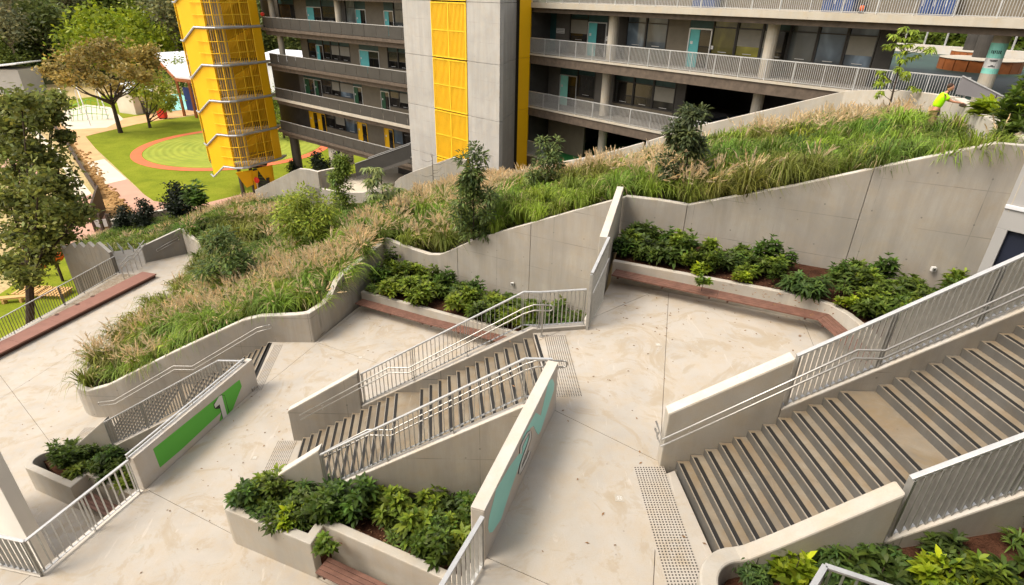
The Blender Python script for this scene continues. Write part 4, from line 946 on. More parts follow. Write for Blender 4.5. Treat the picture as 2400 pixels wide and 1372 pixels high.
for bed, z_, n_ in (([(-5.7, 9.85), (-4.2, 8.75), (-.45, 7.75), (.5, 9.7)], 4.63, 200), ([(3.2, 5.1), (9, 5.1), (9, 3), (3.2, 3.2)], None, 260), ([(3.9, 17.8), (12, 13.6), (9, 11.4), (3.4, 16.3)], 8.225, 200), ([(-5.9, 21.3), (2.4, 17.6), (3, 18.4), (-5.3, 23)], 4.365, 200), ([(-15.7, 14.8), (-14.2, 13.85), (-10, 12.9), (-9.5, 14.9)], .75, 90)):
    for k in range(n_):
        w_ = rng.dirichlet([1]*4); x_ = sum(w*p[0] for w, p in zip(w_, bed)); y_ = sum(w*p[1] for w, p in zip(w_, bed)); z = z_ if z_ is not None else 8.36+.29*max(0, x_-3.1)
        a_ = rng.uniform(0, 6.28); r_ = rng.uniform(.03, .07); c_, s_ = math.cos(a_), math.sin(a_)
        g.add([(x_+r_*c_, y_+r_*s_, z), (x_-.35*r_*s_, y_+.35*r_*c_, z+.02), (x_-r_*c_, y_-r_*s_, z+.01), (x_+.35*r_*s_, y_-.35*r_*c_, z+.02)], [(0, 1, 2, 3)])
tag(obj('mulch_litter', g, 'dry_leaf'), 'dry bark chips and dead leaves on the planter soil', 'litter', kind='stuff')
# ================================================================ back walls of the slope
bwp = [bw(1980, 214), bw(1800, 258), bw(1620, 300), bw(1515, 333)]
wall_thing('boundary_wall', 'pale concrete boundary wall climbing behind the grasses towards the upper right', [Vector((15.55, 21.55, 12.4)), Vector((16.1, 24.0, 12.2)), Vector((16.6, 27.0, 11.9)), Vector((16.5, 28.9, 11.6))]+bwp, 4.5, -.24, 'cap_concrete', bevel=.02)
bwq = [bw(1508, 335), bw(1400, 365), bw(1240, 395), bw(1190, 408), bw(1092, 437)]
wall_thing('boundary_wall', 'low concrete boundary wall in front of the central tower foot', bwq, -.5, -.24, 'cap_concrete', bevel=.02)
g = G().bar(bw(1518, 332)+Vector((0, 0, .02)), bw(1518, 332)-Vector((0, 0, 1.6)), .12, .12)
tag(obj('joint_post', g, 'white_paint'), 'thin white post at the joint of the boundary wall', 'post')
off = Vector((-.431, -.903, 0))*.5
b3 = [bw(1092, 376), bw(1060, 370), bw(960, 406), bw(935, 418), bw(925, 428)]
wall_thing('boundary_wall', 'peaked concrete boundary wall in front of the yellow louvres', b3, -.8, -.24, 'wall_concrete', bevel=.02)
b4 = [bw(918, 432), bw(850, 452), bw(795, 452), bw(740, 440), bw(718, 432)]
e0 = b4[-1]
b4 += [e0+Vector((-.9, .9, .15)), e0+Vector((-.6, 2.2, .3)), e0+Vector((1.5, 3.4, .5))]
wall_thing('boundary_wall', 'curved concrete boundary wall rounding the ramp foot', b4, -2, -.24, 'wall_concrete', bevel=.02)
b5 = [bw(745, 404), bw(722, 398), bw(700, 396), bw(685, 402), bw(660, 415), bw(630, 430), bw(597, 446)]
wall_thing('boundary_wall', 'humped concrete boundary wall beside the foot of the yellow stair tower', b5, -4, -.24, 'wall_concrete', bevel=.02)
# wall on the right of the slope with the upper shrub bed behind it
rw = [Vector((15.55, 21.55, 12.4)), PL(2330, 290, (15.6, 21.6), (12.9, 14.5)), PL(2398, 326, (15.6, 21.6), (12.9, 14.5)), Vector((12.8, 14.2, 12.45))]
rw = [Vector((15.55, 21.52, 12.38)), Vector((14.0, 17.6, 12.34)), Vector((13.0, 14.9, 12.30)), Vector((12.75, 14.3, 12.3))]
wall_thing('boundary_wall', 'white-topped concrete wall at the upper right end of the grasses', rw, 10.6, .34, 'cap_concrete', bevel=.02)
struct('planter_soil', G().prism([(13.4, 14.6), (15.95, 21.4), (19.5, 19), (17, 14)], 10.9, 11.9), 'mulch')
for k, (px, py, kd, s, lb) in enumerate(((2320, 262, 'lime', 2.0, 'bright lime broad-leaved shrub behind the upper right wall'), (2378, 262, 'tall', 1.6, 'tall grey-green shrub at the upper right edge'), (2365, 290, 'dark', 1.5, 'dark shrub below the tall grey-green one at the right edge'), (2400, 240, 'tall', 1.7, 'tallest shrub cut by the right edge of the photo'), (2352, 275, 'mid', 1.2, 'yellowish shrub between the lime shrub and the tall ones'), (2392, 300, 'dark', 1.3, 'dark shrub low in the upper right corner bed'))):
    p = P(px, py, 12.4); shrub((p.x, p.y, 11.9), kd, lb, None, s)
# light wall at the right edge
q0 = Vector((12.70, 14.38)); q1 = Vector((17.5, 8.6))
rt_ = thing('side_building_wall', 'smooth pale wall with a dark doorway at the right edge', 'wall', (q0.x, q0.y, 7.3))
n_ = Vector((.77, .64, 0)); dq = (q1-q0).normalized()
def qv(s, z): return Vector((q0.x+dq.x*s, q0.y+dq.y*s, z))
g = G()
def rw_box(s0, s1, z0, z1, mat, pr=0.0, th=.3):
    a, b = qv(s0, 0)-n_*pr, qv(s1, 0)-n_*pr; c_, d_ = b+n_*th, a+n_*th
    g.prism([V2(a), V2(b), V2(c_), V2(d_)], z0, z1, mat)
rw_box(0, 7.4, 10.15, 12.9, 'light_cladding'); rw_box(0, 7.4, 10.7, 10.8, 'roof_white', .05, .2)
rw_box(0, .25, 7.3, 10.15, 'light_cladding'); rw_box(2.6, 7.4, 7.3, 10.15, 'light_cladding')
obj('wall_panel', g, None, rt_, .01)
g = G(); rw_box(.25, 2.6, 7.3, 10.14, 'navy_floor', -.12, .05); obj('door', g, None, rt_)

# ================================================================ left wing of the school
FA, FB = Vector((-28.8, 71.8)), Vector((-10.05, 56.6)); dL = (FB-FA).normalized(); nL = Vector((-dL.y, dL.x))
if nL.y < 0: nL = -nL
lw = thing('school_wing', 'left wing of the school with stacked grey balconies between the yellow and concrete towers', 'building', (FA.x, FA.y, 0))
LL = (FB-FA).length
def lp(s, d=0.0): v = FA+dL*s+nL*d; return (v.x, v.y)
def lbox(g, s0, s1, d0, d1, z0, z1, mat): g.prism([lp(s0, d0), lp(s1, d0), lp(s1, d1), lp(s0, d1)], z0, z1, mat)
def ls(px, py=200, d=0.0):   # distance along the facade for a pixel column
    a, b = FA+nL*d, FB+nL*d; p = PL(px, py, a, b); return (Vector((p.x, p.y))-a).dot(dL)
REC = 2.6
for z, cream in ((15.2, 0), (11.4, 0), (7.6, 0), (3.8, 1), (0.0, 0)):
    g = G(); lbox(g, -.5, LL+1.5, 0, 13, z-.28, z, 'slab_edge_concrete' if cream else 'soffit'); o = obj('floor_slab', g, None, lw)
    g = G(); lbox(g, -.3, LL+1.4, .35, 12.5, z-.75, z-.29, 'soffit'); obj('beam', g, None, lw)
    if z > 15: continue
    g = G(); lbox(g, 0, LL+1.2, .12, .14, z+.03, z+1.10, 'grey_mesh'); sheet = g
    n = 14
    for k in range(n):
        a, b = (LL+1.2)*k/n, (LL+1.2)*(k+1)/n-.05
        g = G(); lbox(g, a, b, .12, .14, z+.04, z+1.08, 'mesh_grey'); obj('balcony_panel', g, None, lw)
    g = G(); lbox(g, 0, LL+1.2, .09, .17, z+1.09, z+1.14, 'galvanised_rail'); obj('balcony_rail', g, None, lw)
def wall_bays(root, boxf, sf, z, bays, top, d):
    """bays: (px0, px1, kind, py) -> parts"""
    for b in bays:
        px0, px1, kind, py = b; s0, s1 = sorted((sf(px0, py, d), sf(px1, py, d)))
        if s1-s0 < .12: continue
        if kind in ('olive', 'grey', 'dark', 'teal', 'shade'):
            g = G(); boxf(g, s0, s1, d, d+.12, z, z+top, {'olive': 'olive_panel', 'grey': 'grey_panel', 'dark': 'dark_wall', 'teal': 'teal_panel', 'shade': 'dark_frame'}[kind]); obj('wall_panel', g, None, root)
        elif kind.startswith('win'):
            gm = {'win': 'glass', 'winb': 'glass_blue', 'winl': 'glass_light', 'winy': 'glass_lime_reflection'}[kind.split('_')[0]]
            sill = .85; hd = min(2.35, top-.3)
            g = G(); boxf(g, s0, s1, d, d+.12, z, z+sill, 'olive_panel'); obj('wall_panel', g, None, root)
            g = G(); boxf(g, s0+.05, s1-.05, d+.06, d+.14, z+hd+.06, z+top, 'teal_panel' if gm == 'glass' else gm); obj('upper_pane', g, None, root)
            f = G()
            for q in ((s0, s0+.06, z+sill, z+top), (s1-.06, s1, z+sill, z+top), (s0+.06, s1-.06, z+sill, z+sill+.06), (s0+.06, s1-.06, z+hd, z+hd+.06)): boxf(f, q[0], q[1], d-.03, d+.13, q[2], q[3], 'dark_frame')
            fo = obj('window', f, None, root)
            g = G(); boxf(g, s0+.06, s1-.06, d+.05, d+.07, z+sill+.06, z+hd, gm); obj('pane', g, None, fo)
            if (px0*7+py) % 5 == 0: g = G(); boxf(g, s0+.08, s1-.08, d+.03, d+.045, z+sill+.06+(.5+.5*((px0*13) % 5)/5)*(hd-sill)*.7, z+hd-.01, 'blind'); obj('blind', g, None, fo)
            if s1-s0 > .9:
                g = G(); boxf(g, s0+.35*(s1-s0), s0+.7*(s1-s0), d-.03, d+.0, z+sill+.16, z+sill+.19, 'galvanised_rail'); obj('window_catch', g, None, fo)
        elif kind.startswith('door'):
            _, cm, gl = kind.split('-'); hd = 2.25
            f = G()
            for q in ((s0, s0+.07, z, z+hd), (s1-.07, s1, z, z+hd), (s0+.07, s1-.07, z+hd-.05, z+hd+.02)): boxf(f, q[0], q[1], d-.04, d+.12, q[2], q[3], cm if gl == 'f' else 'galvanised_rail')
            fo = obj('door', f, None, root); mid = lerp(s0, s1, .46) if s1-s0 > .8 else s1-.08
            g = G(); boxf(g, s0+.07, mid, d+.01, d+.06, z, z+hd-.05, cm); obj('door_leaf', g, None, fo)
            g = G(); boxf(g, mid, s1-.07, d+.04, d+.07, z, z+hd-.05, 'glass'); obj('pane', g, None, fo)
            g = G(); boxf(g, s0+.15, s0+.32, d-.005, d+.01, z+1.35, z+1.52, 'white_paint'); obj('door_notice', g, None, fo)
            g = G(); boxf(g, s0, s1, d, d+.12, z+hd+.03, z+top, 'teal_panel'); obj('wall_panel', g, None, root)
LB = {
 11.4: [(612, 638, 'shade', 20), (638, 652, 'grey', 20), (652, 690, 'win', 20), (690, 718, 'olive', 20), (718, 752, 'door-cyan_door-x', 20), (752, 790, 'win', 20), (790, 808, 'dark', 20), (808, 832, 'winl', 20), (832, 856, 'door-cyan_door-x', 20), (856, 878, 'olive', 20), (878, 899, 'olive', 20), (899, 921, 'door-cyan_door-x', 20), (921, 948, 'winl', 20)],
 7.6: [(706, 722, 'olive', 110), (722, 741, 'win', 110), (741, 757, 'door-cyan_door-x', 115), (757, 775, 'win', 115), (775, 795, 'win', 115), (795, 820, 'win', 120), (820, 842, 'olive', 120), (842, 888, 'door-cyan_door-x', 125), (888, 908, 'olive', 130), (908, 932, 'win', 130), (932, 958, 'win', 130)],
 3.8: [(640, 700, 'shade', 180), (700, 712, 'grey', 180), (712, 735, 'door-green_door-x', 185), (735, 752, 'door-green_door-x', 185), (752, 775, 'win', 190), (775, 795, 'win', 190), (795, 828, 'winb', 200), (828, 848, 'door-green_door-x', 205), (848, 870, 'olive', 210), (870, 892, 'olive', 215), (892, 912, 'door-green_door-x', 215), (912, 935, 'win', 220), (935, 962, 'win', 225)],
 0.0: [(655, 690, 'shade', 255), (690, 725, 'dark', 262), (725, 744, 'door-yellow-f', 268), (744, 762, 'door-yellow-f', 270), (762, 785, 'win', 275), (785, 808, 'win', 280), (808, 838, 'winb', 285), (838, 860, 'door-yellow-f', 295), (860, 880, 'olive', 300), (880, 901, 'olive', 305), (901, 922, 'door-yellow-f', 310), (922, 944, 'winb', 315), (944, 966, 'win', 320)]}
for z, bays in LB.items(): wall_bays(lw, lbox, ls, z, bays, 3.0, REC)
def column(name, root, x, y, z0, z1, r, mat, n=14): return obj(name, G().tube([(x, y, z0), (x, y, z1)], r, n, mat), None, root, smooth=False)
for z, pxs in ((11.4, (643, 796)), (7.6, (660,)), (3.8, ()), (0, ())):
    for px in pxs: x, y = lp(ls(px, 60 if z > 10 else 110, 1.3), 1.3); column('column', lw, x, y, z, z+3.1, .33, 'slab_edge_concrete')
for px, py, mt in ((693, 350, 'mesh_grey'), (785, 385, 'slab_edge_concrete')): x, y = lp(ls(px, py, 1.2), 1.2); column('column', lw, x, y, PARK, -.75, .55, mt)
g = G(); lbox(g, ls(762, 360), ls(790, 365), .6, 2.2, -2.6, -.76, 'slab_edge_concrete'); obj('beam', g, None, lw)
g = G(); lbox(g, ls(815, 380), LL+1.5, 7, 7.3, -6, -.76, 'dark_wall'); obj('undercroft_wall', g, None, lw)
struct('undercroft_floor', G().prism([lp(ls(770, 380), -4), lp(LL+2, -7), lp(LL+2, 9), lp(ls(770, 380), 9)], -4.6, -4.3), 'path_cream')
# ramp with mesh sides by the tower foot
rp = thing('entry_ramp', 'grey mesh-sided ramp sloping down beside the central tower foot', 'ramp', (-14, 52, -2))
ra, rb_ = PL(962, 372, (-8.8, 50.8), (-18, 53.5)), PL(835, 415, (-8.8, 50.8), (-18, 53.5))
for k, (o_, m_) in enumerate(((0, 'mesh_grey'), (2.4, 'mesh_grey'))):
    a, b = ra+Vector((.3*o_, .95*o_, 0)), rb_+Vector((.3*o_, .95*o_, 0)); g = G()
    g.add([a, b, b+Vector((0, 0, 1.2)), a+Vector((0, 0, 1.2)), a+Vector((0, .03, 0)), b+Vector((0, .03, 0)), b+Vector((0, .03, 1.2)), a+Vector((0, .03, 1.2))], [(0, 1, 2, 3), (7, 6, 5, 4), (3, 2, 6, 7), (0, 3, 7, 4), (1, 5, 6, 2), (0, 4, 5, 1)], m_)
    g.bar(a+Vector((0, 0, 1.24)), b+Vector((0, 0, 1.24)), .07, .05, 'galvanised_rail'); obj('ramp_side', g, None, rp)
g = G().add([ra, rb_, rb_+Vector((.7, 2.3, 0)), ra+Vector((.7, 2.3, 0)), ra-Vector((0, 0, .3)), rb_-Vector((0, 0, .3)), rb_+Vector((.7, 2.3, -.3)), ra+Vector((.7, 2.3, -.3))], [(3, 2, 1, 0), (4, 5, 6, 7), (0, 1, 5, 4), (1, 2, 6, 5), (2, 3, 7, 6), (3, 0, 4, 7)], 'grey_panel'); obj('ramp_deck', g, None, rp)

# ================================================================ central concrete tower
ct = thing('lift_tower', 'tall raw concrete tower with yellow louvre panels in the centre', 'tower', (-3, 44, 0))
ta, tb = Vector((-8.95, 49.5)), Vector((-3.57, 44.45)); tB = PL(1170, 300, ta, tb); tA = PL(948, 100, ta, tb)
tC = Vector((tB.x+.245*4.6, tB.y+.97*4.6)); tl = (Vector((tB.x, tB.y))-Vector((tA.x, tA.y))); tn = Vector((-tl.y, tl.x)).normalized()
if tn.y < 0: tn = -tn
L_ = tl.length; tl.normalize(); l0, l1 = (PL(1013.5, 100, ta, tb), PL(1096.5, 250, ta, tb)); s0 = (V2(l0)[0]-tA.x)*tl.x+(l0.y-tA.y)*tl.y; s1 = (l1.x-tA.x)*tl.x+(l1.y-tA.y)*tl.y
def tp(s, d=0): return (tA.x+tl.x*s+tn.x*d, tA.y+tl.y*s+tn.y*d)
lev = [-4.5, -.4, 3.4, 7.2, 11.0, 14.8, 18.6]
for za, zb in zip(lev[:-1], lev[1:]):
    g = G()
    g.prism([tp(0), tp(s0-.02), tp(s0-.02, .35), tp(0, .35)], za+.012, zb-.012); obj('wall_panel', g, 'tower_concrete', ct, .01); g = G()
    g.prism([tp(s1+.02), tp(L_), tp(L_, .35), tp(s1+.02, .35)], za+.012, zb-.012)
    obj('wall_panel', g, 'tower_concrete', ct, .01)
    e = Vector((tC.x-tB.x, tC.y-tB.y)).normalized(); g = G().prism([tp(L_+.001), (tB.x+e.x*4.6, tB.y+e.y*4.6), (tB.x+e.x*4.6-.35, tB.y+e.y*4.6+.1), (tB.x-.25, tB.y+.45)], za+.012, zb-.012); obj('wall_panel', g, 'tower_concrete', ct, .01)
g = G().prism([tp(.02, .35), tp(L_-.3, .35), (tC.x-.4, tC.y), tp(2, 6), tp(.02, 6)], -4.5, 18.5); obj('core', g, 'dark_frame', ct)
for za, zb in zip(lev[1:-1], lev[2:]):
    f = G()
    for a, b, c_, d_ in ((s0, s0+.09, za+.05, zb-.05), (s1-.09, s1, za+.05, zb-.05), (s0+.09, s1-.09, za+.05, za+.13), (s0+.09, s1-.09, zb-.13, zb-.05), (s0+.09, s1-.09, (za+zb)/2-.03, (za+zb)/2+.03), ((s0+s1)/2-.035, (s0+s1)/2+.035, za+.13, zb-.13)):
        f.prism([tp(a, -.06), tp(b, -.06), tp(b, .02), tp(a, .02)], c_, d_)
    fo = obj('louvre_panel', f, 'yellow_louvre', ct); g = G(); n = 26
    for k in range(n):
        a = s0+.1+(s1-s0-.2)*(k+.25)/n; g.prism([tp(a, -.035), tp(a+.062, -.035), tp(a+.062, .0), tp(a, .0)], za+.13, zb-.13)
    tag(obj('slat', g, 'yellow_louvre', fo), kind='stuff')
    g = G().prism([tp(s0+.02, .10), tp(s1-.02, .10), tp(s1-.02, .14), tp(s0+.02, .14)], za+.05, zb-.05); obj('backing', g, 'yellow', fo)
g = G().prism([(tC.x-.3, tC.y-.3), (tC.x+.6, tC.y+.1), (1.6, 48.5), (.4, 49.2)], -4, 18.6); obj('link_wall', g, 'dark_frame', ct)
yp = [Vector((PL(1213, 200, (tC.x, tC.y), (1.4, 46.2)).x, PL(1213, 200, (tC.x, tC.y), (1.4, 46.2)).y))]
ya, yb = PR(1213.5, 250, 46.2), PR(1238, 250, 46.9)
g = G()
zl = [2.0, 7.35, 11.1, 18.6]
for za, zb in zip(zl[:-1], zl[1:]): g = G().prism([V2(ya), V2(yb), (yb.x+.2, yb.y+1.2), (ya.x+.2, ya.y+1.2)], za-.0, zb-.02); obj('yellow_panel', g, 'yellow', ct)
g = G().prism([V2(ya), V2(yb), (yb.x+.2, yb.y+1.2), (ya.x+.2, ya.y+1.2)], -2, 1.98); obj('yellow_panel', g, 'yellow', ct)

# ================================================================ right wing of the school
GA, GB = Vector((.95, 46.9)), Vector((16.4, 30.35)); dR = (GB-GA).normalized(); nR = Vector((-dR.y, dR.x))
if nR.y < 0: nR = -nR
rwg = thing('school_wing', 'right wing of the school with slatted balcony railings on three levels', 'building', (GA.x, GA.y, 3.8))
LR = 42.0
def rp_(s, d=0.0): v = GA+dR*s+nR*d; return (v.x, v.y)
def rbox(g, s0, s1, d0, d1, z0, z1, mat): g.prism([rp_(s0, d0), rp_(s1, d0), rp_(s1, d1), rp_(s0, d1)], z0, z1, mat)
def rs(px, py=100, d=0.0): a, b = GA+nR*d, GB+nR*d; p = PL(px, py, a, b); return (Vector((p.x, p.y))-a).dot(dR)
s_end3 = rs(2258, 230); s_e = rs(1687, 285)
for z, s1_, top, dep in ((14.82, LR, .34, 13), (11.4, s_end3+9, .12, 11), (7.6, s_e+.5, .12, 13), (3.8, 2.2, .12, 13)):
    g = G(); rbox(g, -.4, s1_, 0, dep, z-top, z, 'slab_edge_concrete'); obj('floor_slab', g, None, rwg)
    if z < 14:
        g = G(); rbox(g, -.35, s1_, .08, dep-.5, z-.72, z-top-.01, 'soffit'); obj('beam', g, None, rwg)
        g = G(); rbox(g, -.2, s1_-.1, .3, dep-.4, z+.002, z+.01, 'balcony_floor'); obj('floor_finish', g, None, rwg)
    else:
        g = G(); rbox(g, -.3, s1_, .3, dep-.5, z-top-.3, z-top-.01, 'soffit'); obj('beam', g, None, rwg)
        g = G(); rbox(g, 0, s1_, 3.2, 3.4, z, z+2.6, 'olive_panel'); obj('wall_panel', g, None, rwg)
def rrail(z, sa_, sb_):
    t = obj('balcony_rail', (lambda g: (rbox(g, sa_, sb_, .10, .17, z+1.04, z+1.09, 'galvanised_rail'), rbox(g, sa_, sb_, .11, .16, z+.06, z+.085, 'galvanised_rail'), g)[2])(G()), None, rwg)
    g = G(); n = int((sb_-sa_)/.105)
    for k in range(n): a = sa_+(k+.5)*(sb_-sa_)/n; rbox(g, a-.009, a+.009, .11, .16, z+.085, z+1.04, 'galvanised_rail')
    tag(obj('baluster', g, None, t), kind='stuff')
    n = int((sb_-sa_)/1.5)
    for k in range(n+1): g = G(); a = sa_+(sb_-sa_)*k/n; rbox(g, a-.02, a+.02, .10, .17, z-.1, z+1.04, 'galvanised_rail'); obj('rail_post', g, None, t)
rrail(14.82, -.1, 40); rrail(11.4, -.1, s_end3); rrail(7.6, -.1, s_e)
rrail(3.8, -.1, 2.1)
RR = 2.4
RB3 = [(1242, 1303, 'teal', 70), (1303, 1335, 'grey', 75), (1335, 1378, 'win', 75), (1378, 1422, 'door-cyan_door-x', 75), (1422, 1450, 'grey', 80), (1450, 1468, 'dark', 80), (1468, 1513, 'winb', 80), (1513, 1564, 'winb', 80), (1564, 1614, 'olive', 85), (1614, 1668, 'door-cyan_door-x', 90), (1668, 1725, 'winy', 90), (1725, 1785, 'winy', 95), (1785, 1802, 'winl', 95), (1802, 1848, 'win', 100), (1848, 1912, 'winl', 105), (1912, 1980, 'winb', 110), (1980, 2052, 'winb', 115), (2052, 2095, 'dark', 120)]
wall_bays(rwg, rbox, rs, 11.4, RB3, 3.05, RR)
RB2 = [(1242, 1285, 'dark', 190), (1285, 1312, 'grey', 200), (1312, 1352, 'door-mint-x', 200), (1352, 1394, 'win', 205), (1394, 1438, 'grey', 210), (1438, 1484, 'win', 215), (1484, 1530, 'win', 220), (1530, 1582, 'win', 225), (1582, 1605, 'dark', 230)]
wall_bays(rwg, rbox, rs, 7.6, RB2, 3.0, RR)
for z in (7.6, 3.8, 0):
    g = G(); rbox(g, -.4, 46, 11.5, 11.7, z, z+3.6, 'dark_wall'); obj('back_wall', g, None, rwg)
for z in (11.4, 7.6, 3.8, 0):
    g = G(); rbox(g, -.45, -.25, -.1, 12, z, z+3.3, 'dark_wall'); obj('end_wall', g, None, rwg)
g = G(); rbox(g, -.3, 30, .1, 13, -1.0, -.1, 'balcony_floor'); obj('ground_slab', g, None, rwg)
struct('undercroft_floor', G().prism([rp_(.5, .4), rp_(24, 1.5), rp_(24, 13), rp_(.5, 13)], 3.5, 3.86), 'green_floor')
struct('undercroft_floor', G().prism([rp_(rs(1600, 240, RR), .4), rp_(30, .4), rp_(30, 13), rp_(rs(1600, 240, RR), 13)], 7.2, 7.64), 'navy_floor')
g = G(); rbox(g, 0, 3.9, 2.4, 2.6, 3.8, 7.0, 'olive_panel'); obj('wall_panel', g, None, rwg)
for px, py, d, z0, z1, mt in ((1437, 70, 1.3, 11.4, 14.4, 'slab_edge_concrete'), (1808, 95, 1.3, 11.4, 14.4, 'slab_edge_concrete'), (1420, 210, 1.5, 7.6, 10.7, 'slab_edge_concrete'), (1776, 240, 1.6, 7.6, 10.7, 'slab_edge_concrete'), (1412, 330, 2.0, 3.8, 6.9, 'slab_edge_concrete')):
    x, y = rp_(rs(px, py, d), d); column('column', rwg, x, y, z0, z1, .32, mt)
# wall numbers and notices on the far walls
FG = {'3': [(0, 1), (.7, 1), (.35, .58), (.7, .35), (.6, .05), (.3, -.02), (0, .12)], '2': [(0, .8), (.3, 1), (.65, .85), (.6, .55), (0, 0), (.72, 0)], '1': [(0, .8), (.3, 1), (.3, 0)], 'I': [(0, 1), (0, 0)]}
def glyph(ch, s, z, d, sz, mat, w=.10):
    g = G(); q = FG[ch]
    for a, b in zip(q[:-1], q[1:]):
        A_ = Vector((*rp_(s+a[0]*sz, d), z+a[1]*sz)); B_ = Vector((*rp_(s+b[0]*sz, d), z+b[1]*sz)); g.bar(A_, B_, .03, w*sz)
    obj('wall_number', g, mat, rwg)
glyph('3', rs(1245, 78, RR-.03), 11.4+1.1, RR-.05, 1.15, 'white_paint', .22)
glyph('2', rs(1243, 200, RR-.03), 7.6+.95, RR-.05, 1.0, 'black_paint', .2); glyph('1', rs(1244, 300, RR-.2), 3.8+1.2, RR-.08, 1.1, 'black_paint', .2)
def note(px0, px1, z0, z1, py, d=RR-.03, mat='white_paint', lines=3):
    a, b = rs(px0, py, d), rs(px1, py, d); g = G(); rbox(g, a, b, d, d+.02, z0, z1, mat)
    for k in range(lines): zz = lerp(z0, z1, (k+.7)/(lines+.4)); rbox(g, a+.08, b-.08, d-.006, d-.001, zz, zz+.03, 'black_paint')
    obj('wall_sign', g, None, rwg)
note(1304, 1323, 12.75, 13.1, 72); note(1420, 1426, 12.5, 12.8, 72, lines=1); note(1665, 1673, 12.55, 12.75, 100, lines=1)
# things on the top balcony seen through its railing
for px0, px1, mt, hh, lb in ((1625, 1680, 'blue_door', 1.0, 'dark blue cabinet behind the top balcony railing, left one'), (1930, 2002, 'blue_door', 1.0, 'dark blue cabinet behind the top balcony railing, middle one'), (2158, 2240, 'blue_door', 1.0, 'dark blue cabinet behind the top balcony railing, right one')):
    a, b = rs(px0, 20, 2.6), rs(px1, 20, 2.6); t = thing('blue_cabinet', lb, 'cabinet', (*rp_(a, 2.4), 14.82)); n = 3
    g = G(); rbox(g, a, b, 2.35, 2.9, 14.82, 14.82+hh+.3, mt); obj('body', g, None, t, .01)
    for k in range(n):
        s_ = lerp(a, b, k/n); g = G(); rbox(g, s_+.03, lerp(a, b, (k+1)/n)-.03, 2.31, 2.345, 14.9, 15.9, mt); d_ = obj('door', g, None, t); g = G(); rbox(g, s_+.1, s_+.13, 2.28, 2.305, 15.2, 15.5, 'galvanised_rail'); obj('handle', g, None, d_)
def blob(c, rx, ry, rz, n=10, mat=None, g=None):
    g = g or G(); vs = [(c[0], c[1], c[2]-rz)]
    for i in range(1, n//2+1):
        ph = -math.pi/2+math.pi*i/(n//2+1)
        for j in range(n): t = 2*math.pi*j/n; vs.append((c[0]+rx*math.cos(ph)*math.cos(t), c[1]+ry*math.cos(ph)*math.sin(t), c[2]+rz*math.sin(ph)))
    vs.append((c[0], c[1], c[2]+rz)); k = n//2; fs = [(0, 1+(j+1) % n, 1+j) for j in range(n)]
    for i in range(k-1): fs += [(1+i*n+j, 1+i*n+(j+1) % n, 1+(i+1)*n+(j+1) % n, 1+(i+1)*n+j) for j in range(n)]
    fs += [(len(vs)-1, 1+(k-1)*n+j, 1+(k-1)*n+(j+1) % n) for j in range(n)]; return g.add(vs, fs, mat)
x, y = rp_(rs(2022, 15, 1.2), 1.2); t = thing('backpack', 'orange and black backpack left on the top balcony floor', 'backpack', (x, y, 14.82))
obj('bag', blob((x, y, 15.02), .26, .2, .22, 10, 'black_paint'), None, t, smooth=True); obj('pocket', blob((x-.08, y-.14, 15.05), .15, .1, .13, 8, 'orange'), None, t, smooth=True); obj('strap', G().tube([(x+.1, y-.05, 15.2), (x+.2, y, 15.34), (x+.05, y+.1, 15.22)], .02, 5, 'black_paint'), None, t)
x, y = rp_(ls(617, 35, .6) if 0 else .1, .5); q = lp(ls(616, 40, .4), .4)
t = thing('potted_flower', 'small red pot plant at the left end of the upper left balcony', 'plant', (q[0], q[1], 11.4)); obj('bloom', blob((q[0], q[1], 12.75), .25, .25, .22, 8, 'red'), None, t); obj('pot', G().tube([(q[0], q[1], 11.4), (q[0], q[1], 12.6)], .10, 8, 'dark_frame'), None, t)

# ---- upper right level: floor, planters, big columns, railing end
ug = G(); ug.prism([rp_(rs(2095, 150, RR), .3), rp_(46, .3), V2(P(2480, 150, 11.43)), V2(P(2100, 119, 11.43)), V2(P(2060, 119, 11.43))], 11.1, 11.43); struct('undercroft_floor', ug, 'teal_floor')
rpl = thing('ramp_balustrade', 'solid grey triangular balustrade at the end of the upper right railing', 'balustrade', (*rp_(s_end3), 11.4))
ga_, gb_ = GA-nR*.05, GB-nR*.05
v = [PL(x, y, ga_, gb_) for x, y in ((2238, 221), (2358, 241), (2364, 233), (2256, 179))]; u = Vector((nR.x, nR.y, 0))*.06
g = G(); g.add(v+[q+u for q in v], [(0, 1, 2, 3), (7, 6, 5, 4), (3, 2, 6, 7), (0, 3, 7, 4), (0, 4, 5, 1), (1, 5, 6, 2)]); obj('panel', g, 'grey_mid', rpl)
g = G().bar(v[3]+Vector((0, 0, .02)), v[2]+Vector((0, 0, .02)), .08, .04); obj('cap_rail', g, 'galvanised_rail', rpl)
g = G().bar(PL(2232, 229, ga_, gb_)-Vector((0, 0, .2)), PL(2368, 246, ga_, gb_)-Vector((0, 0, .2)), .25, .36); obj('base_wall', g, 'cap_concrete', rpl)
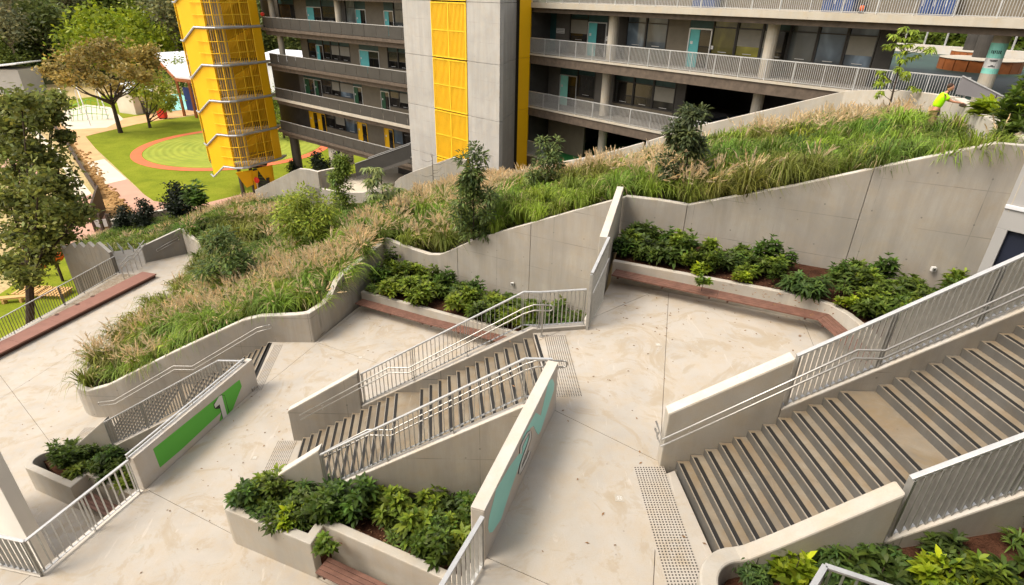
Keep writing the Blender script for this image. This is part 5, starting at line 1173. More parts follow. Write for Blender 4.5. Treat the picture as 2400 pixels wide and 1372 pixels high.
# columns
def big_col(px, py, r_, rad, lean, mat, name, label, extra=None):
    p = PR(px, py, r_); t = thing(name, label, 'column', (p.x, p.y, 11.4))
    segs = extra or [(11.4, 14.6, mat)]
    for za, zb, m_ in segs: obj('shaft' if m_ == mat else 'painted_band', G().tube([(p.x+lean[0]*(za-11.4), p.y+lean[1]*(za-11.4), za), (p.x+lean[0]*(zb-11.4), p.y+lean[1]*(zb-11.4), zb)], rad, 20, m_), None, t, smooth=False)
    return p, t
sc_ = rs(2326, 150, 1.4); RC = Vector(rp_(sc_, 1.4)).length; zc = lambda y: PR(2326, y, RC).z
zb = [11.4, zc(173), zc(160), zc(136), zc(100), 14.5]
pc, tcol = big_col(2326, 150, RC, .31, (0, 0), 'slab_edge_concrete', 'round_column', 'round concrete column with a teal band and white notice at the upper right', [(zb[0], zb[1], 'slab_edge_concrete'), (zb[1], zb[2], 'mint'), (zb[2], zb[3], 'white_paint'), (zb[3], zb[4], 'mint'), (zb[4], zb[5], 'slab_edge_concrete')])
g = G()
ur = Vector((pc.y, -pc.x, 0)).normalized(); uf = Vector((-pc.x, -pc.y, 0)).normalized()*.315
def lt(u0, u1, z_, w=.022): a_, b_ = pc+uf+ur*u0, pc+uf+ur*u1; g.bar((a_.x, a_.y, z_), (b_.x, b_.y, z_), .02, w)
for f_, w_ in ((.2, .13), (.3, .05), (.72, .10), (.82, .14)): lt(-w_, w_, lerp(zb[2], zb[3], f_))
zl_ = lerp(zb[3], zb[4], .42)
for k in range(6):      # a short word: too small to read
    c_ = -.16+.064*k; lt(c_-.024, c_+.014, zl_-.05, .018) if k % 2 else lt(c_-.024, c_+.014, zl_+.05, .018); q_ = pc+uf+ur*(c_-.02); g.bar((q_.x, q_.y, zl_-.06), (q_.x, q_.y, zl_+.06), .02, .018)
obj('lettering', g, 'black_paint', tcol)
big_col(2276, 110, 62, .50, (.0, 0), 'dark_wall', 'round_column', 'dark column standing in the left orange timber planter')
big_col(2302, 125, 52, .50, (.0, 0), 'dark_wall', 'round_column', 'dark column standing in the right orange timber planter')
for px, py, r_, rx, hh, lb in ((2276, 142, 61, 1.5, .55, 'orange timber ring bench round the farther dark column'), (2290, 165, 51, 2.3, .7, 'large orange timber ring bench round the nearer dark column')):
    p = PR(px, py, r_); p.z = 11.4; t = thing('ring_bench', lb, 'bench', p); n = 18
    for k in range(n):
        a0, a1 = 2*math.pi*k/n, 2*math.pi*(k+.93)/n; q = [(p.x+rx*math.cos(a)*r, p.y+rx*math.sin(a)*r) for r, a in ((1, a0), (1, a1), (.62, a1), (.62, a0))]
        obj('seat_panel', G().prism(q, 11.43, 11.43+hh), 'orange_timber', t)
    obj('rim', G().tube([(p.x, p.y, 11.43+hh), (p.x, p.y, 11.45+hh)], rx*1.02, 20), 'light_cladding' if 0 else 'slab_edge_concrete', t)
# far edge of the upper level: low rail and bright planting beyond
fa, fb = P(2070, 117, 11.43), P(2480, 148, 11.43)
ed = thing('terrace_railing', 'thin white rail and low wall at the far side of the upper right level', 'railing', (*rp_(30, 25), 11.4))
obj('low_wall', G().bar(fa+Vector((0, 0, .3)), fb+Vector((0, 0, .3)), .4, .7), 'pale_lit_concrete', ed)
obj('rail', G().bar(fa+Vector((0, 0, 2.6)), fb+Vector((0, 0, 2.6)), .12, .12), 'white_paint', ed)
for k in range(9): q = fa.lerp(fb, k/8); obj('post', G().bar(q+Vector((0, 0, .6)), q+Vector((0, 0, 2.55)), .1, .1), 'galvanised_rail', ed)

# ================================================================ yellow stair tower
yt = thing('stair_tower', 'tall yellow stair tower with curved mesh front and silver bands', 'tower', (-40, 73, -3.8))
tr0 = [(650, 301), (633.3, 305), (615, 309), (597, 312.3), (571, 318.8), (555.5, 320.7), (535.8, 320.7), (522, 318.8), (510, 317.8)]
pl_ = [P(px, py, 0) for px, py in tr0]
# plan of the skin: right strip, bulging front, folded solid side
W0 = PL(650, 301, FA, FB); plan = [Vector((p.x, p.y)) for p in pl_]
K = plan[-1]; E1 = PR(486, 340, K.length*1.018); E1 = Vector((E1.x, E1.y))
inner = Vector((FA.x-3, FA.y+4))
def skin(g, a, b, z0, z1, mat, th=.05):
    d = (b-a).normalized(); n = Vector((-d.y, d.x))
    if n.dot(a) < 0: n = -n
    g.prism([tuple(a), tuple(b), tuple(b+n*th), tuple(a+n*th)], z0, z1, mat)
levels = [-3.8, 0, 3.8, 7.6, 11.4, 15.2, 19]
cen = (plan[0]+E1)/2+Vector((-.02, 3.2))
for z0, z1 in zip(levels[:-1], levels[1:]):
    g = G(); skin(g, plan[0], plan[1], z0+.25, z1-.02, 'yellow'); obj('solid_panel', g, None, yt)
    # folded solid side: lower edge drops with the stair
    d = (E1-K).normalized(); n = Vector((-d.y, d.x)); n = n if n.dot(K) > 0 else -n
    dz = 1.45; g = G(); zt = z1-.02
    a, b = K, E1
    g.add([(a.x, a.y, z0+.25), (b.x, b.y, z0+.25-dz), (b.x, b.y, zt-dz), (a.x, a.y, zt), (a.x+n.x*.05, a.y+n.y*.05, z0+.25), (b.x+n.x*.05, b.y+n.y*.05, z0+.25-dz), (b.x+n.x*.05, b.y+n.y*.05, zt-dz), (a.x+n.x*.05, a.y+n.y*.05, zt)], [(0, 3, 2, 1), (4, 5, 6, 7), (0, 1, 5, 4), (1, 2, 6, 5), (2, 3, 7, 6), (3, 0, 4, 7)], 'yellow'); obj('solid_panel', g, None, yt)
    g = G(); skin(g, plan[-1], plan[-2], z0+.25, z1-.02, 'yellow'); skin(g, plan[-2], plan[-3], z0+.25, z1-.02, 'yellow'); obj('solid_panel', g, None, yt)
    # mesh front: fine wires (stuff) plus hoops and stiles
    g = G(); ms = plan[1:-2]
    for a, b in zip(ms[:-1], ms[1:]):
        L = (b-a).length; m = max(2, int(L/.21))
        for k in range(m):
            p = a.lerp(b, (k+.5)/m); g.box(p.x-.020, p.x+.020, p.y-.02, p.y+.02, z0+.25, z1-.02)
    tag(obj('mesh_wire', g, 'yellow', yt), kind='stuff')
    for zz in (z0+1.35, z0+2.55):
        g = G().tube([(p.x, p.y-.12, zz) for p in plan[1:]], .045, 5); obj('hoop', g, 'yellow_louvre', yt)
    g = G()
    for p in ms: g.tube([(p.x, p.y-.1, z0+.25), (p.x, p.y-.1, z1-.05)], .04, 5)
    obj('stile', g, 'yellow_louvre', yt)
    g = G().tube([(p.x, p.y-.1, z0+.12) for p in plan], .11, 6); g.tube([(K.x, K.y-.1, z0+.12), (E1.x, E1.y-.1, z0+.12-dz), (E1.x-.8, E1.y+.9, z0+.12-dz)], .11, 6); obj('silver_band', g, 'silver_trim', yt)
    # slab, flights inside
    g = G().prism([tuple(p) for p in plan]+[tuple(K+Vector((1.2, 3.2))), tuple(plan[0]+Vector((0, 1.5)))], z0-.05, z0+.18); obj('landing', g, 'slab_edge_concrete', yt)
    tu = (plan[0]-E1).normalized(); tv = Vector((-tu.y, tu.x)); tv = tv if tv.dot(K) > 0 else -tv; c0 = (plan[0]+E1)/2+tv*1.2; g = G()
    tq = lambda a, b, z: (c0.x+tu.x*a+tv.x*b, c0.y+tu.y*a+tv.y*b, z)
    g.add([tq(-1.6, 0, z0+.2), tq(3.0, 0, z0+3.0), tq(3.0, 0, z0+3.7), tq(-1.6, 0, z0+1.1), tq(-1.6, 1.2, z0+.2), tq(3.0, 1.2, z0+3.0), tq(3.0, 1.2, z0+3.7), tq(-1.6, 1.2, z0+1.1)], [(0, 1, 2, 3), (7, 6, 5, 4), (3, 2, 6, 7), (0, 4, 5, 1)], 'yellow'); obj('stair_flank', g, None, yt)
    g = G().prism([tq(-1.3, -.9, 0)[:2], tq(.3, -.9, 0)[:2], tq(.3, -.5, 0)[:2], tq(-1.3, -.5, 0)[:2]], z0+.2, z1-.3); obj('inner_column', g, 'tower_concrete', yt)
    g = G().prism([tq(-4, 3.0, 0)[:2], tq(4, 3.0, 0)[:2], tq(4, 3.2, 0)[:2], tq(-4, 3.2, 0)[:2]], z0, z1, 'yellow'); obj('rear_wall', g, None, yt)
    for aa in (-4.2, 4.1):
        g = G().prism([tq(aa, .9, 0)[:2], tq(aa+.15, .9, 0)[:2], tq(aa+.15, 3.2, 0)[:2], tq(aa, 3.2, 0)[:2]], z0, z1, 'yellow'); obj('rear_wall', g, None, yt)
    g = G().prism([tq(-4.1, .2, 0)[:2], tq(4.1, .2, 0)[:2], tq(4.1, 3.0, 0)[:2], tq(-4.1, 3.0, 0)[:2]], z0-.04, z0+.19); obj('landing', g, 'grey_panel', yt)
for px, py, m_ in ((555, 405, 'mesh_grey'), (582, 400, 'mesh_grey')): q = PL(px, py, plan[2], plan[6]); obj('leg', G().tube([(q.x, q.y+.6, PARK), (q.x, q.y+.6, -3.8)], .22, 10, m_), None, yt)
for pp in ([(592, 402), (600, 400), (601, 440), (597, 445)], [(601, 395), (634, 388), (640, 428), (630, 432)], [(552, 405), (588, 400), (590, 435), (578, 440), (566, 425)]):
    v = [PL(x, y, plan[1], plan[5]) for x, y in pp]; g = G(); n = len(v); g.add([tuple(q) for q in v]+[(q.x+.1, q.y+.3, q.z) for q in v], [tuple(range(n))[::-1], tuple(range(n, 2*n))]+[(i, (i+1) % n, n+(i+1) % n, n+i) for i in range(n)], 'yellow'); obj('leg_panel', g, None, yt)
g = G()
for k in range(12): z = -4.2-.28*k; x0 = plan[2].x-.9+.12*k; g.box(x0-1.6, x0+.2, plan[2].y+1.0-.3*k, plan[2].y+1.35-.3*k, z-.25, z)
obj('lower_steps', g, 'dark_wall', yt)
x, y = plan[2].x-1.1, plan[2].y-.2
t = thing('red_sign', 'small round red sign at the foot of the yellow stair tower', 'sign', (x, y, -7)); q = PL(603, 421, plan[1], plan[5]); obj('disc', blob((q.x, q.y-.3, q.z), .38, .1, .38, 12, 'red'), None, t); obj('post', G().tube([(q.x, q.y-.3, q.z-2.5), (q.x, q.y-.3, q.z-.3)], .05, 6, 'galvanised_rail'), None, t)
# ================================================================ park
def gp(px, py, z=PARK): p = P(px, py, z); return (p.x, p.y)
def sheet(name, pix, mat, lift, z=PARK, label=None):
    poly = [gp(*q, z) for q in pix]; return struct(name, G().prism(poly, z-.05, z+lift), mat)
g = G(); Rr = 900
g.prism([(-Rr, -60), (Rr, -60), (Rr, Rr), (-Rr, Rr)], PARK-.6, PARK); struct('park_ground', g, 'dry_field')
# wooded hill behind
def hill():
    g = G(); nx, ny = 40, 14; vs = []
    for j in range(ny+1):
        for i in range(nx+1):
            a = R(-75+150*i/nx); r = 195+j*28; vs.append((r*math.sin(a), r*math.cos(a), PARK-.3+max(0, (j)*7.5)+3*math.sin(i*.9)*min(1, j*.3)))
    fs = [(j*(nx+1)+i, j*(nx+1)+i+1, (j+1)*(nx+1)+i+1, (j+1)*(nx+1)+i) for j in range(ny) for i in range(nx)]
    g.add(vs, [f[::-1] for f in fs]); return struct('hill', g, 'forest_floor')
hill()
sheet('lawn', [(196, 322), (318, 290), (480, 268), (800, 255), (900, 330), (900, 420), (600, 460), (500, 475), (420, 480), (352, 470), (322, 440)], 'lawn', .02)
sheet('lawn', [(0, 690), (150, 590), (250, 600), (270, 700), (0, 860), (-200, 900), (-300, 700)], 'lawn', .03)
sheet('lawn', [(150, 235), (330, 215), (420, 240), (300, 288), (190, 300)], 'lawn', .02)
sheet('sandpit', [(150, 262), (200, 246), (258, 252), (290, 280), (250, 300), (160, 305), (140, 285)], 'path_cream', .05)
sheet('path', [(20, 262), (60, 262), (165, 300), (480, 245), (490, 262), (320, 292), (200, 320), (245, 374), (204, 382), (160, 320)], 'path_sand', .04)
sheet('path', [(204, 382), (245, 374), (298, 421), (248, 433)], 'path_cream', .05)
sheet('path', [(248, 433), (298, 421), (335, 455), (360, 472), (420, 482), (470, 480), (560, 458), (700, 430), (690, 470), (400, 510), (322, 508)], 'path_pink', .045)
sheet('path', [(20, 262), (46, 262), (120, 340), (190, 425), (215, 455), (180, 470), (150, 400), (90, 330)], 'path_cream', .05)
sheet('path', [(215, 455), (175, 470), (110, 500), (150, 600), (190, 640), (235, 560), (250, 505), (235, 480)], 'path_pink', .045)
sheet('sand_bed', [(120, 320), (165, 318), (204, 382), (248, 433), (322, 508), (290, 525), (210, 545), (240, 470), (215, 410), (170, 345)], 'sand', .03)
sheet('path', [(0, 300), (40, 320), (120, 420), (60, 440), (0, 400)], 'path_pink', .035)
# stones in the sand bed
rng = np.random.default_rng(33); g = G()
for k in range(260):
    t_ = rng.uniform(0, 1); px = lerp(160, 300, t_)+rng.uniform(-10, 26)*(1-.2*t_); py = lerp(335, 515, t_)+rng.uniform(-8, 8); q = P(px, py, PARK)
    r_ = rng.uniform(.12, .34); vs = [(q.x+r_*math.cos(a)*rng.uniform(.8, 1.2), q.y+r_*math.sin(a), PARK+.02) for a in np.arange(0, 6.2, 1.05)]+[(q.x+r_*.55*math.cos(a), q.y+r_*.55*math.sin(a), PARK+r_*.8) for a in np.arange(0, 6.2, 1.05)]
    g.add(vs, [(i, (i+1) % 6, 6+(i+1) % 6, 6+i) for i in range(6)]+[tuple(range(6, 12))])
tag(obj('sand_bed_stone', g, 'sand'), 'ochre stones strewn along the sandy garden bed beside the path', 'stones', kind='stuff')
# circular running path and mounded lawn
o3 = [P(309, 376, PARK), P(480, 402, PARK), P(763, 352, PARK)]
def circ(a, b, c):
    ax, ay, bx, by, cx_, cy_ = a.x, a.y, b.x, b.y, c.x, c.y; d = 2*(ax*(by-cy_)+bx*(cy_-ay)+cx_*(ay-by))
    ux = ((ax*ax+ay*ay)*(by-cy_)+(bx*bx+by*by)*(cy_-ay)+(cx_*cx_+cy_*cy_)*(ay-by))/d; uy = ((ax*ax+ay*ay)*(cx_-bx)+(bx*bx+by*by)*(ax-cx_)+(cx_*cx_+cy_*cy_)*(bx-ax))/d
    return Vector((ux, uy)), math.hypot(ax-ux, ay-uy)
oc, orad = circ(*o3); irad = (Vector(gp(345, 378))-oc).length
print('RING', oc, orad, irad)
g = G(); N = 72; vs = []
for i in range(N):
    a = 2*math.pi*i/N; 
    for r_, z in ((irad, .06), (orad, .06)): vs.append((oc.x+r_*math.cos(a), oc.y+r_*math.sin(a), PARK+z))
g.add(vs, [(2*i, 2*i+1, 2*((i+1) % N)+1, 2*((i+1) % N)) for i in range(N)]); struct('running_path', g, 'track_red')
g = G(); M_ = 60; vs = []
for j in range(M_+1):
    r_ = (irad-.1)*j/M_
    for i in range(N): a = 2*math.pi*i/N; vs.append((oc.x+r_*math.cos(a), oc.y+r_*math.sin(a), PARK+.06+.09*(.5-.5*math.cos(2*math.pi*j/4.6))*min(1, (M_-j)/3)))
g.add(vs, [(j*N+i, (j+1)*N+i, (j+1)*N+(i+1) % N, j*N+(i+1) % N) for j in range(M_) for i in range(N)]); o = struct('mounded_lawn', g, 'lawn_mounds'); o.data.polygons.foreach_set('use_smooth', [True]*len(o.data.polygons))

# dark steel edge wall along the sand bed, with its folded end
cs = thing('steel_edge_wall', 'dark weathered steel edge running along the sandy bed to a folded end panel', 'wall', P(240, 470, PARK))
pts = [P(120, 290, PARK), P(160, 345, PARK), P(200, 410, PARK), P(238, 468, PARK)]
for a, b in zip(pts[:-1], pts[1:]): obj('panel', G().bar(a+Vector((0, 0, .4)), b+Vector((0, 0, .4)), .25, .9), 'corten', cs)
pp = [(238, 440, 244, 492), (244, 445, 222, 545), (222, 470, 212, 505)]
for x0, y0, x1, y1 in pp:
    a, b = PR(x0, y0+50, P(x0, y0+50, PARK).xy.length), P(x1, y1, PARK); a.z = b.z = PARK; obj('panel', G().wall([Vector((a.x, a.y, PARK+3.0)), Vector((b.x, b.y, PARK+2.4))], PARK, .2), 'corten', cs)
# low retaining wall and the three dark shrubs
rv = [P(273, 560, PARK), P(287, 556, PARK), P(345, 545, PARK), P(415, 530, PARK)]
wall_thing('retaining_wall', 'grey low wall with a white top behind three dark clipped shrubs', [Vector((q.x, q.y, PARK+2.1)) for q in rv], PARK-1, -.4, 'grey_concrete')
# gate posts
t = thing('gate_frame', 'small dark steel gate frame beside the retaining wall', 'gate', P(262, 560, PARK))
for x in (248, 266, 272): q = P(x, 556, PARK); obj('post', G().bar(q, q+Vector((.0, 0, 2.5)), .22, .22), 'corten', t)
q = P(255, 545, PARK); obj('notice', G().bar(q+Vector((-1.1, 0, .9)), q+Vector((.9, 0, 1.2)), .1, .8), 'light_cladding', t)

# zigzag wall and steps at the far edge of the lower terrace
A_, B_ = P(271.5, 641, 0), P(168, 571, 1.6)
zt = thing('zigzag_wall', 'grey concrete wall with a sawtooth top beyond the lower terrace railing', 'wall', (A_.x, A_.y, PARK))
tops = [PL(x, y, A_, B_) for x, y in ((257.3, 593.4), (227, 569.5), (218.5, 581), (205, 569), (196.7, 581), (184.4, 570), (176, 582), (166, 571), (150, 583), (140, 574))]
tops[0] = Vector((A_.x, A_.y, tops[0].z)); dn = (tops[-1]-tops[0]); dn.z = 0; dn.normalize(); nn_ = Vector((-dn.y, dn.x, 0)); nn_ = nn_ if nn_.y > 0 else -nn_
for a, b in zip(tops[:-1], tops[1:]):
    g = G(); e_ = dn*.004; a2, b2 = a+e_, b-e_
    g.add([(a2.x, a2.y, PARK), (b2.x, b2.y, PARK), tuple(b2), tuple(a2)]+[(q.x+nn_.x*.22, q.y+nn_.y*.22, z) for q, z in ((a2, PARK), (b2, PARK), (b2, b2.z), (a2, a2.z))], [(0, 1, 2, 3), (7, 6, 5, 4), (3, 2, 6, 7), (0, 3, 7, 4), (1, 5, 6, 2)]); obj('panel', g, 'grey_concrete', zt)
    g = G(); g.add([tuple(a2+Vector((0, 0, .004))), tuple(b2+Vector((0, 0, .004))), tuple(b2+nn_*.21+Vector((0, 0, .004))), tuple(a2+nn_*.21+Vector((0, 0, .004)))], [(0, 1, 2, 3)]); obj('lit_top', g, 'pale_lit_concrete', zt)  # paler sheet along the sawtooth, light on its top painted in
e1, e2 = P(268, 601, 1.1), P(-30, 763, 1.1); e1.z = e2.z = 0
railing('terrace_railing', 'long dark slatted railing along the left edge of the lower terrace above the park', [e1, e1.lerp(e2, .5), e2+(e2-e1)*.25], 1.1, .15, .03, lift=.1, mat='mesh_grey', topw=.05)
wall_thing('terrace_edge_wall', 'concrete kerb beneath the long dark railing at the left', [Vector((e1.x, e1.y, -.02)), Vector(((e2+(e2-e1)*.25).x, (e2+(e2-e1)*.25).y, -.02))], PARK, .25)
pb = [e1+Vector((.15, -.1, 0)), e2+Vector((.15, -.1, 0)), ba+wv*1.02, bb+wv*1.02]
struct('pebble_strip', G().prism([V2(x) for x in pb], -.1, .012), 'pebbles')
# steps going down at the far corner
st = thing('corner_steps', 'pale concrete steps fanning down at the far corner of the lower terrace', 'stairs', P(320, 610, 0))
sa_ = [(300, 660, 0), (362, 612, 0), (378, 600, -.1)]
obj('landing', G().prism([V2(P(272, 640, 0)), V2(P(300, 658, 0)), V2(P(372, 612, 0)), V2(P(330, 582, 0)), V2(P(258, 590, 0))], -.4, -.01), 'floor_concrete', st)
for k in range(5):
    z = -.16*(k+1)-.02; a = P(258, 590, 0); b = P(335, 580, 0); u = Vector((-.35, .55, 0)).normalized()*.32*(k+1); v = Vector((-.35, .55, 0)).normalized()*.32
    obj('step', G().prism([V2(a+u-v), V2(b+u-v), V2(b+u), V2(a+u)], z-.3, z), 'step_concrete', st)
hA = [P(292, 655, 0), P(312, 640, 0), P(322, 634, 0), P(352, 612, 0)]
t = thing('step_handrail', 'stainless double handrail beside the far corner steps', 'handrail', hA[0])
for dz in (.72, .95): obj('rail_tube', G().tube([q+Vector((0, 0, dz+.15*(i > 0)-.1*(i == 2)+.3*(i == 3))) for i, q in enumerate(hA)], .03, 6), 'stainless', t)
for i in range(7): q = hA[0].lerp(hA[3], i/6); obj('post', G().tube([q, q+Vector((0, 0, .8+.06*i))], .022, 6), 'stainless', t)
for k, px in enumerate((255, 278, 303, 329)):
    t = thing('step_handrail', ['leftmost', 'second from left', 'third from left', 'rightmost'][k]+' of four short parallel handrails on the grassy steps', 'handrail', P(px, 590, -.5), 'short handrails on the grassy steps')
    q0_, q1_ = P(px-4, 570, .6), P(px+9, 584, .3)
    for dz in (0, -.2): obj('rail_tube', G().tube([q0_+Vector((0, 0, dz)), q1_+Vector((0, 0, dz))], .03, 6), 'galvanised_rail', t)
    obj('post', G().tube([q1_+Vector((0, 0, -1.2)), q1_], .025, 6), 'stainless', t)
# park bits on the lower left lawn
for k, (px, py, lb) in enumerate(((75, 690, 'yellow slatted park platform, left one'), (128, 693, 'yellow slatted park platform, right one'))):
    p = P(px, py, PARK); t = thing('slatted_platform', lb+' on the shaded lawn', 'platform', p)
    for i in range(7): obj('plank', G().box(p.x-1.0+.32*i, p.x-1.0+.32*i+.22, p.y-.8, p.y+.8, PARK+.35, PARK+.42), 'plank_yellow', t)
    obj('leg', G().box(p.x-.9, p.x-.7, p.y-.6, p.y+.6, PARK, PARK+.34), 'plank_yellow', t); obj('leg', G().box(p.x+.9, p.x+1.1, p.y-.6, p.y+.6, PARK, PARK+.34), 'plank_yellow', t)
p = P(30, 712, PARK); t = thing('plank_seat', 'plain yellow plank seat on the shaded lawn at the left edge', 'seat', p)
obj('plank', G().bar(p+Vector((-1.2, -.1, .45)), p+Vector((1.2, .6, .45)), .5, .15), 'plank_yellow', t); obj('leg', G().box(p.x-.7, p.x-.5, p.y-.2, p.y+.2, PARK, PARK+.38), 'plank_yellow', t); obj('leg', G().box(p.x+.5, p.x+.7, p.y+.1, p.y+.4, PARK, PARK+.38), 'plank_yellow', t)
p = P(148, 660, PARK); t = thing('play_seat', 'orange moulded play seat on a post by the zigzag wall', 'play seat', p)
obj('seat', blob((p.x, p.y, PARK+2.4), .85, .5, .55, 12, 'orange'), None, t, smooth=True); obj('post', G().tube([p, p+Vector((0, 0, 2.2))], .12, 8), 'corten', t)
p = P(97, 650, PARK); t = thing('play_beam', 'small orange balance beam under the big tree', 'play beam', p); obj('beam', G().bar(p+Vector((-.6, 0, 1.0)), p+Vector((.6, .1, 1.0)), .3, .3), 'orange', t); obj('post', G().tube([p, p+Vector((0, 0, .9))], .08, 6), 'corten', t)
# red bin, huts and sheds
p = P(383, 279, PARK); t = thing('litter_bin', 'red park bin on the path beside the blue court', 'bin', p); s_ = .7
obj('body', G().prism([(p.x-s_, p.y-s_*.8), (p.x+s_, p.y-s_*.8), (p.x+s_, p.y+s_*.8), (p.x-s_, p.y+s_*.8)], PARK+.25, PARK+2.1), 'red', t, .08); obj('lid', G().box(p.x-s_-.06, p.x+s_+.06, p.y-s_*.9, p.y+s_*.9, PARK+2.11, PARK+2.3), 'red', t); obj('wheel', G().box(p.x-.6, p.x-.45, p.y-.4, p.y+.4, PARK+.01, PARK+.24).box(p.x+.45, p.x+.6, p.y-.4, p.y+.4, PARK+.01, PARK+.24), 'black_paint', t)
def hut(pxl, pyl, pxr, pyr, h, dep, mat, roof, label, rise=1.2, name='park_hut'):
    a, b = P(pxl, pyl, PARK), P(pxr, pyr, PARK); d = (b-a).normalized(); n = Vector((-d.y, d.x, 0)); n = n if n.y > 0 else -n; t = thing(name, label, 'hut', a)
    obj('wall', G().prism([V2(a), V2(b), V2(b+n*dep), V2(a+n*dep)], PARK, PARK+h), mat, t)
    g = G(); L = (b-a).length; v = [a-d*.6-n*.6, b+d*.6-n*.6, b+d*.6+n*(dep+.6), a-d*.6+n*(dep+.6)]; z = PARK+h
    rr = [(v[0].x, v[0].y, z+.01), (v[1].x, v[1].y, z+.01), (v[2].x, v[2].y, z+rise), (v[3].x, v[3].y, z+rise)]
    g.hexa(rr, [(x, y, zz+.25) for x, y, zz in rr]); obj('roof', g, roof, t)
    dd = G().prism([V2(a+d*L*.35-n*.06), V2(a+d*L*.55-n*.06), V2(a+d*L*.55-n*.01), V2(a+d*L*.35-n*.01)], PARK, PARK+min(2.4, h-.3)); obj('door', dd, 'grey_panel', t)
hut(-30, 222, 22, 212, 5.5, 9, 'light_cladding', 'roof_white', 'pale hut cut by the left edge of the photo beyond the dry field')
hut(320, 270, 366, 262, 4.0, 5, 'path_cream', 'roof_white', 'small cream hut with white roof behind the light green tree')
hut(600, 262, 725, 276, 10, 9, 'roof_white', 'roof_white', 'pale building glimpsed through the openings of the left wing')
t = thing('open_shed', 'open sports shed with white roof and orange-brown frame left of the yellow tower', 'shed', P(412, 270, PARK))
rf = [(359, 128), (436, 123), (470, 190), (412, 183)]
zr = -.4; v = [P(*rf[0], zr+1.2), P(*rf[1], zr+1.2), P(*rf[2], zr), P(*rf[3], zr)]
g = G().hexa([tuple(q) for q in v][::-1], [(q.x, q.y, q.z+.35) for q in v][::-1]); obj('roof', g, 'roof_white', t)
for a, b in ((0, 3), (3, 2)): obj('eaves_beam', G().bar(v[a]-Vector((0, 0, .3)), v[b]-Vector((0, 0, .3)), .4, .6), 'orange_timber', t)
for q in (v[3], v[2], v[3].lerp(v[0], .8), v[3].lerp(v[2], .5)): obj('post', G().bar((q.x, q.y, PARK), (q.x, q.y, q.z-.3), .4, .4), 'orange_timber', t)
c0, c1 = v[3]+Vector((.5, 6, 0)), v[2]+Vector((2, 5, 0)); c0.z = c1.z = 0
obj('blue_wall', G().wall([Vector((c0.x-3, c0.y, PARK+4.6)), Vector((c1.x, c1.y, PARK+4.6))], PARK, .3), 'blue_court', t)
obj('court_floor', G().prism([V2(P(395, 262, PARK)), V2(P(470, 255, PARK)), V2(P(470, 215, PARK)), V2(P(380, 225, PARK))], PARK+.02, PARK+.09), 'aqua_paint', t)
# climbing hoops
t = thing('climbing_frame', 'pale hooped climbing frame with nets on the round sand pit', 'climbing frame', P(205, 290, PARK))
for (x0, y0), (x1, y1), h in (((155, 262), (168, 285), 5.5), ((190, 258), (212, 295), 6.5), ((235, 252), (254, 280), 5.0)):
    a, b = P(x0, y0+8, PARK), P(x1, y1, PARK); obj('hoop', G().tube([a.lerp(b, f)+Vector((0, 0, h*math.sin(math.pi*f)**.6)) for f in [i/14 for i in range(15)]], .10, 6), 'white_paint', t)
g = G()
a, b = P(160, 285, PARK), P(250, 280, PARK)
for k in range(9): q = a.lerp(b, k/8); g.tube([q, q+Vector((1.5, -1, 4.0*math.sin(math.pi*(k+1)/10)))], .045, 4)
for hh in (1, 2, 3): g.tube([a+Vector((.4*hh, 0, hh*.9)), a.lerp(b, .5)+Vector((.4*hh, 0, hh*1.3)), b+Vector((.4*hh, 0, hh*.9))], .045, 4)
obj('net', g, 'green_paint', t)
# small distant seats at the dry field
for k, px in enumerate((33, 46, 56)): p = P(px, 207, PARK); t = thing('field_seat', ['left', 'middle', 'right'][k]+' of three tiny red and white seats at the edge of the dry field', 'seat', p); obj('seat', G().box(p.x-.9, p.x+.9, p.y-.5, p.y+.5, PARK+.45, PARK+.9).box(p.x-.9, p.x+.9, p.y+.3, p.y+.5, PARK+.9, PARK+1.5), ('red', 'white_paint', 'red')[k], t); obj('base', G().box(p.x-.3, p.x+.3, p.y-.2, p.y+.2, PARK, PARK+.44), 'dark_frame', t)

# ================================================================ trees
def crown_mesh(name, seed, clumps, n, size, tint, var=.28, flat=.6, hollow=.55):
    rng = np.random.default_rng(seed); parts = []; per = n//len(clumps)
    for (cx_, cy_, cz_, r_) in clumps:
        d = rng.normal(size=(per, 3)); d /= np.linalg.norm(d, axis=1, keepdims=True); rad = r_*(hollow+(1.15-hollow)*rng.uniform(0, 1, (per, 1)))*(1+.30*rng.normal(size=(per, 1)))*(1+.35*np.sin(d[:, :1]*5+seed+cx_)*np.cos(d[:, 1:2]*4+cy_))
        pos = np.array([[cx_, cy_, cz_]])+d*rad*np.array([[1, 1, .72]]); tone = rng.uniform(.72, 1.3)
        parts.append(cards(pos, size*rng.uniform(.6, 1.35, per), rand_tint(per, tuple(c*tone for c in tint), var*.6, .12, rng), flat))
    V, F, T = merge(parts); return np_mesh(name, V, F, T, 'leaf')
def limbs(base, clumps, r0, lean=(0, 0), fork=.45, top=None):
    """trunk plus a limb to every clump, local coordinates"""
    g = G(); h = top or min(c[2] for c in clumps); f = Vector((lean[0]*fork, lean[1]*fork, h*fork+.1)); t1 = Vector((lean[0], lean[1], h))
    g.tube([(0, 0, -.4), (lean[0]*.1, lean[1]*.1, h*.2), tuple(f), tuple(t1)], r0, 8, None, r0*.55)
    for i, c in enumerate(clumps):
        s = f.lerp(t1, (i % 4)/4); e = Vector(c[:3]); m = s.lerp(e, .5)+Vector((0, 0, -.08*(e-s).length)); g.tube([s, m, e], r0*.38, 5, None, r0*.10)
    return g
